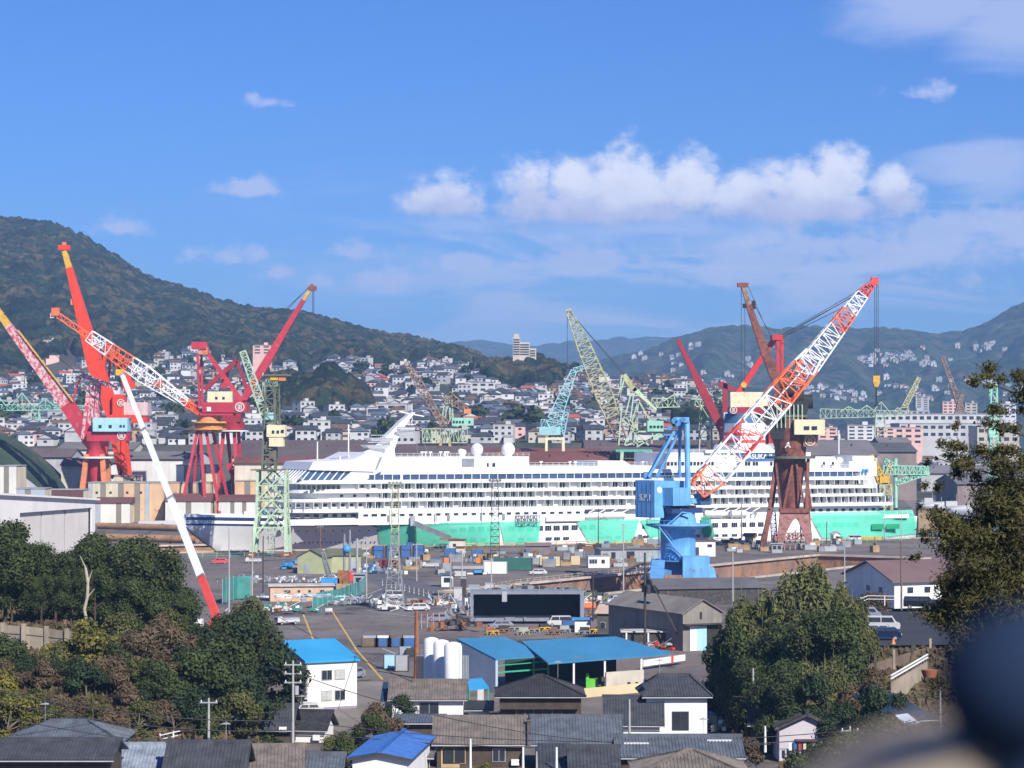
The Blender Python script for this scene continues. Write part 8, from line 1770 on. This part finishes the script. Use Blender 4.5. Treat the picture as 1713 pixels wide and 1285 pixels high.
# bushes on the left slope
B1=[]
q=random.Random(5)
spots=[(70,1160,246,'brown',1.2),(118,1100,254,'ever',1.3),(135,1120,253,'yellow',2.4),(170,1130,252,'ever',1.7),(110,1135,250,'olive',1.6),(150,1165,246,'dark',1.5),(205,1100,256,'brown',1.9),(190,1140,250,'brown',1.6),(225,1090,262,'olive',1.8),(250,1120,256,'brown',1.8),(212,1180,244,'brown',1.5),(262,1075,268,'yellow',1.5),(285,1095,262,'brown',1.9),(300,1065,272,'olive',2.0),(320,1110,262,'dark',2.2),(270,1150,250,'olive',1.6),(290,1175,246,'ever',1.9),(240,1165,248,'ever',1.6),(330,1150,254,'ever',2.4),(350,1085,270,'ever',2.4),(375,1070,274,'dark',2.6),(395,1110,264,'ever',2.6),(360,1140,256,'dark',2.4),(410,1150,256,'dark',2.6),(425,1100,272,'ever',2.6),(445,1140,266,'dark',2.4),(455,1175,258,'ever',1.8),(385,1180,248,'olive',1.7),(330,1190,244,'dark',1.8),
 (15,1140,246,'brown',1.2),(0,1190,236,'yellow',2.2),(25,1215,230,'yellow',1.7),(45,1180,240,'olive',1.4),(60,1110,252,'brown',1.0),(85,1190,240,'brown',1.3),(120,1195,240,'brown',1.2),(160,1210,238,'olive',1.1),(195,1215,237,'brown',1.2),(240,1215,238,'olive',1.3),(290,1215,240,'brown',1.3),(45,1130,250,'dark',1.2),(75,1140,247,'dark',1.2),(10,1100,254,'ever',1.6),(185,1090,258,'olive',1.4),(345,1040,290,'brown',1.6),(375,1035,300,'brown',1.4),(280,1045,280,'brown',1.8),(230,1060,274,'brown',1.6),(415,1060,282,'olive',1.8),(305,1140,256,'brown',1.6),(255,1190,244,'dark',1.4),(100,1215,236,'olive',1.1),(225,1140,252,'olive',1.5),(345,1215,244,'olive',1.2)]
kn={'ever':'dark green','brown':'dry brown','yellow':'yellow fruited','olive':'olive green','dark':'almost black green'}
cnt=defaultdict(list)
for px,py,Y,k,s in sorted(spots): cnt[k].append((px,py,Y,s))
for k,l in cnt.items():
    for i,(px,py,Y,s) in enumerate(l):
        x=gx(px,Y); z=sz(x,Y); s2=s*1.15
        plant('b'+k,i%2,x,Y,max(z,-.2)-.2,s2,f'{kn[k]} bush on the left slope, {ORD2[min(i,19)]} of its kind from left','bush','bush','bushes on the left slope')
# twiggy gap fillers: loose undergrowth on both slopes (nobody could count it)
g=np.random.default_rng(8); n=26000; px=g.uniform(-30,480,n); Y=g.uniform(232,300,n); x=(px-CX)/F*Y; z=slope_z(x,Y); k=z>.15; x,Y,z=x[k],Y[k],z[k]
px2=g.uniform(1215,1700,16000); Y2=g.uniform(232,300,16000); x2=(px2-CX)/F*Y2; z2=slope_z(x2,Y2); k=(z2>.1)&~((px2[:]>1425)&(Y2>287)); 
def tufts(x,y,z,m,name,label,h=.55,seed=1):
    g=np.random.default_rng(seed); n=len(x); a=g.uniform(0,6.28,n); w_=g.uniform(.1,.35,n); hh=g.uniform(.3,1.2,n)*h; dx=np.cos(a)*w_; dy=np.sin(a)*w_; lx=g.normal(size=n)*.25; b=np.stack([x,y,z-.05],1)
    v=np.stack([b+np.stack([-dx,-dy,0*x],1),b+np.stack([dx,dy,0*x],1),b+np.stack([dx*.4+lx,dy*.4,hh],1),b+np.stack([-dx*.6+lx,-dy*.6,hh*.9],1)],1).reshape(-1,3)
    me=bpy.data.meshes.new(name); me.from_pydata(v.tolist(),[],np.arange(n*4).reshape(n,4).tolist()); me.materials.append(m); me.update(); o=bpy.data.objects.new(name,me); COL.objects.link(o); return tag(o,label,'undergrowth',None,'stuff')
h_=len(x)//2; tufts(x[:h_],Y[:h_],z[:h_],LV['olive'],'slope_grass','rough olive grass on the left slope',.5,2); tufts(x[h_:],Y[h_:],z[h_:],LV['brown'],'dry_undergrowth','dry brown undergrowth on the left slope',.8,3)
x2,Y2,z2=x2[k],Y2[k],z2[k]; h_=len(x2)//2; tufts(x2[:h_],Y2[:h_],z2[:h_],LV['brown'],'dry_undergrowth','dry brown undergrowth on the right slope',.8,4); tufts(x2[h_:],Y2[h_:],z2[h_:],LV['olive'],'slope_grass','rough grass on the right slope',.4,5)
# bamboo clump and trees right of centre
BB=[(1250,985,268,0),(1292,950,272,1),(1335,928,276,2),(1378,928,280,0),(1412,950,282,1),(1270,1040,262,2),(1318,1010,262,0),(1365,1000,266,1),(1405,1020,270,2),(1430,1010,280,0),(1345,1085,256,1),(1390,1090,258,2)]
for k,(px,pt,Y,i) in enumerate(sorted(BB)):
    Y+=10 if px<1330 else 0
    xx=gx(px,Y); zz=max(0,sz(xx,Y)); s=(P(px,pt,Y).z-zz)/14.2
    plant('bamboo',i,xx,Y,zz-.2,s,f'{ORD2[k]} feathery bamboo clump from the left in the big thicket right of the grey warehouse','bamboo','bamboo_clump','bamboo clumps in the big thicket',sz_=1)
for k,(px,pt,Y,kk,i,lab) in enumerate(((1222,1030,262,'cypress',0,'dark upright cypress at the left foot of the bamboo thicket'),(1238,1060,258,'cypress',1,'second dark cypress just right of the leftmost one'),(1262,1110,254,'tree',0,'dark rounded tree in the shade below the bamboo'),(1305,1120,252,'tree',1,'dark tree below the bamboo behind the black gabled roof'),(1345,1130,250,'dark',0,'grey green tree right behind the black gabled roof'),(1385,1145,248,'dark',1,'grey green tree right of the black gabled roof'),(1452,1150,240,'dark',0,'round dark glossy tree above the mirror pole'),(1482,1160,238,'dark',1,'second round dark tree beside the glossy one'),
    (1215,1085,264,'dark',1,'black green bush tree at the bamboo left edge'),(1375,1040,262,'tree',2,'broad leafed tree in the middle of the bamboo thicket'),(1290,1060,258,'tree',3,'broad leafed tree low in the bamboo thicket'),(1415,1080,268,'tree',1,'broad leafed tree at the right edge of the thicket'))):
    xx=gx(px,Y); zz=max(0,sz(xx,Y)); Y+=12 if px<1300 else 0; xx=gx(px,Y); hgt={'cypress':11.5,'tree':10.6,'dark':7.6}[kk]; plant(kk,i,xx,Y,zz-.2,(P(px,pt,Y).z-zz)/hgt,lab,'tree','garden_tree',None)
for k,(px,py,Y,kk,s,lab) in enumerate(((1440,985,400,'brown',2.6,'brown bare bush left of the brown roofed hall'),(1455,975,410,'brown',2.6,'second brown bush against the brown roofed hall'),(1425,1110,268,'brown',2.2,'brown bush below the silver minivan'),(1400,1130,262,'brown',2.0,'brown bush at the right foot of the bamboo'),(1435,1150,254,'brown',1.9,'dry shrub above the round dark tree'),(1470,1110,266,'brown',1.5,'dry shrub under the brown retaining wall'),(1492,1175,250,'olive',1.0,'small green shrub on the bare plot'),(1500,1215,236,'brown',1.8,'dry bush beside the carport'),(1450,1240,230,'brown',1.8,'dry bush right of the mirror pole'),(1400,1250,228,'ever',1.6,'dark bush below the washing'),(1350,1270,222,'ever',2.0,'dark bush at the bottom edge left of the mirror pole'),(1420,1275,220,'ever',2.2,'dark bush at the bottom edge below the mirror pole'),(1480,1270,222,'dark',2.4,'dark bush at the bottom right edge'),(1540,1265,222,'brown',2.0,'brown bush at the bottom right edge'),
    (404,1015,380,'olive',3.2,'small round green tree beside the pale twin posts'),(415,1022,372,'ever',2.6,'small dark bush under the round green tree'),(640,1215,262,'brown',1.7,'brown hedge bush left of the white house by the silos'),(610,1225,258,'ever',1.5,'dark hedge bush above the cobalt roof'),(560,1245,246,'olive',1.3,'olive bush left above the cobalt roof'),(660,1190,276,'dark',1.5,'layered dark garden pine left of the white house'),(1210,1255,232,'brown',1.8,'bare brown shrub by the wide blue grey roof'),(1240,1250,234,'brown',1.6,'second bare shrub by the black tiled wing'),(800,1275,228,'yellow',1.0,'round yellow green shrub at the bottom centre'),(1170,1240,222,'yellow',.8,'small yellow shrub on the bottom roof edge'),(575,1262,238,'ever',1.5,'dark shrub left of the cobalt tiled house'),(240,1240,228,'olive',1.5,'olive shrub behind the white garden fence'))):
    xx=gx(px,Y); zz=max(0,sz(xx,Y)); plant('b'+kk,k%2,xx,Y,zz-.15,s,lab,'bush','shrub',None)
# trees in the town
TT=[]
q=random.Random(12)
while len(TT)<130:
    px=q.uniform(-20,1290); Y=q.uniform(1180,1950)
    if any(abs(px-a)<c_ and -30<b-Y<60 for a,b,c_ in SPEC): continue
    if px<860 and Y<1230 and q.random()<.5: continue
    TT.append((px,Y))
TT.sort()
lmn=lambda px: min(LM,key=lambda l:abs(l[0]-px))
tc_=defaultdict(list)
for px,Y in TT: tc_[(lmn(px)[1],'lower' if Y<1400 else 'upper')].append((px,Y))
for (lm,lv),l in tc_.items():
    for i,(px,Y) in enumerate(l):
        x=gx(px,Y); z=float(terrain_z(np.array([px]),np.array([Y]))[0]); plant('town',q.randrange(3),x,Y,z-.5,q.uniform(.9,1.9),f'dark tree among {lv} town houses by the {lm}'+('' if len(l)==1 else f', {ORD2[i]} from left'),'tree','town_tree','trees among the town houses')
# ---------- near pine at the right edge ----------
Y=72.; t=thing('pine_tree','near pine tree reaching in from the right edge, loose dark foliage','tree',(gx(1790,Y),Y,sz(gx(1790,Y),Y))); b0=V(t.location); s=Y/F
LB=[(1672,628,52,16),(1705,645,60,24),(1640,640,26,8),(1585,752,36,15),(1610,770,44,22),(1690,722,44,20),(1660,760,40,16),(1640,800,62,30),(1572,808,30,12),(1700,790,60,40),(1555,852,22,10),(1600,862,46,24),(1690,870,76,60),(1640,910,64,40),(1580,925,32,16),(1650,985,78,56),(1600,1010,48,30),(1700,1010,80,70),(1565,1035,20,14),(1610,1070,54,40),(1690,1090,80,60),(1640,1120,50,30),(1590,1100,26,18),(1725,930,60,90),(1740,1060,60,110),(1730,760,40,30),(1545,905,14,7),(1612,712,20,8),(1560,770,16,7)]
lob=[]; q=random.Random(3)
LB+=[(1700,900,60,100),(1690,1000,70,90),(1660,1080,80,70),(1710,840,30,60),(1640,940,90,70),(1625,1000,80,50),(1660,1040,90,70),(1700,930,90,70),(1640,960,60,40),(1690,1140,90,50),(1630,870,70,30),(1700,830,70,30),(1600,980,50,24),(1570,880,34,16),(1545,930,24,12),(1600,1120,50,34),(1690,690,50,16),(1700,760,40,30)]
for px,py,rx,ry in LB:
    for k in range(max(2,int(rx/9))):
        c=P(px+q.uniform(-.85,.85)*rx,py+q.uniform(-.8,.8)*ry,Y+q.uniform(-1,1)*rx*s)-b0; lob.append((c.x,c.y,c.z,rx*s*q.uniform(.25,.6),rx*s*q.uniform(.25,.5),ry*s*q.uniform(.25,.7)+.06))
o=bpy.data.objects.new('crown',cloud(lob,125000,.042,LV['pine'],77,aspect=3.8,shell=.0,droop=.1)); COL.objects.link(o); o.parent=t
mb=MB(); tr=P(1775,900,Y+.5)-b0; mb.tube((0,0,-1),tr,.22,barkd,r2=.16,n=9); mb.tube(tr,P(1765,600,Y+.5)-b0,.16,barkd,r2=.07,n=8)
for a,b in (((1770,700),(1640,636)),((1770,840),(1560,765)),((1772,900),(1560,856)),((1774,960),(1580,928)),((1775,1020),(1575,1005)),((1775,1100),(1600,1080)),((1772,760),(1660,715)),((1773,1000),(1620,905))):
    A=P(*a,Y+.4)-b0; B=P(*b,Y)-b0; M=(A+B)/2+V((0,0,.15)); mb.tube(A,M,.06,barkd,r2=.035,n=6); mb.tube(M,B,.035,barkd,r2=.012,n=6)
mb.build('trunk',t); mb=MB()
A=P(1735,1150,Y-.6)-b0
for a,b,r1,r2 in (((1735,1150),(1698,1050),.05,.04),((1698,1050),(1670,905),.04,.025),((1670,905),(1664,860),.025,.01),((1690,1010),(1712,960),.02,.01)): mb.tube(P(*a,Y-.6)-b0,P(*b,Y-.6)-b0,r1,barkl,r2=r2,n=6)
mb.build('pale_branch',t)
# ---------- blurred post top right in front of the photographer ----------
Yn=.9; c=P(1718,1150,Yn); t=thing('railing_post','dark blue rounded railing post top, out of focus at the bottom right corner','railing post',(c.x,c.y,sz(c.x,c.y)))
bl=c-V(t.location); mb=MB(); navyp=mat('navy_enamel',(.017,.030,.062),.95,.2,6,spec=.05); mb.sphere(bl,.034,navyp,28,18,sz=.9); mb.build('cap',t); MB().tube((bl.x,bl.y,-.1),(bl.x,bl.y,bl.z-.02),.02,navyp,n=16).build('post',t)
t=thing('coping_stone','blurred beige rounded stone coping under the dark post at the bottom right','coping',(c.x+.03,c.y+.02,sz(c.x,c.y)))
top=P(1775,1258,.88)-V(t.location); bs=mat('beige_stone',(.34,.27,.20),.9,.2,8); mb=MB(); n=16; pr=[]
for i in range(n+1):
    a=math.pi*i/n; pr.append((top.x-.0+.095*math.cos(a),0,top.z-.055+.055*math.sin(a)))
pr=[(pr[0][0],0,-.2)]+pr+[(pr[-1][0],0,-.2)]; mb.ext([(x,-.03,z) for x,_,z in pr],(0,.12,0),bs); mb.build('stone',t)
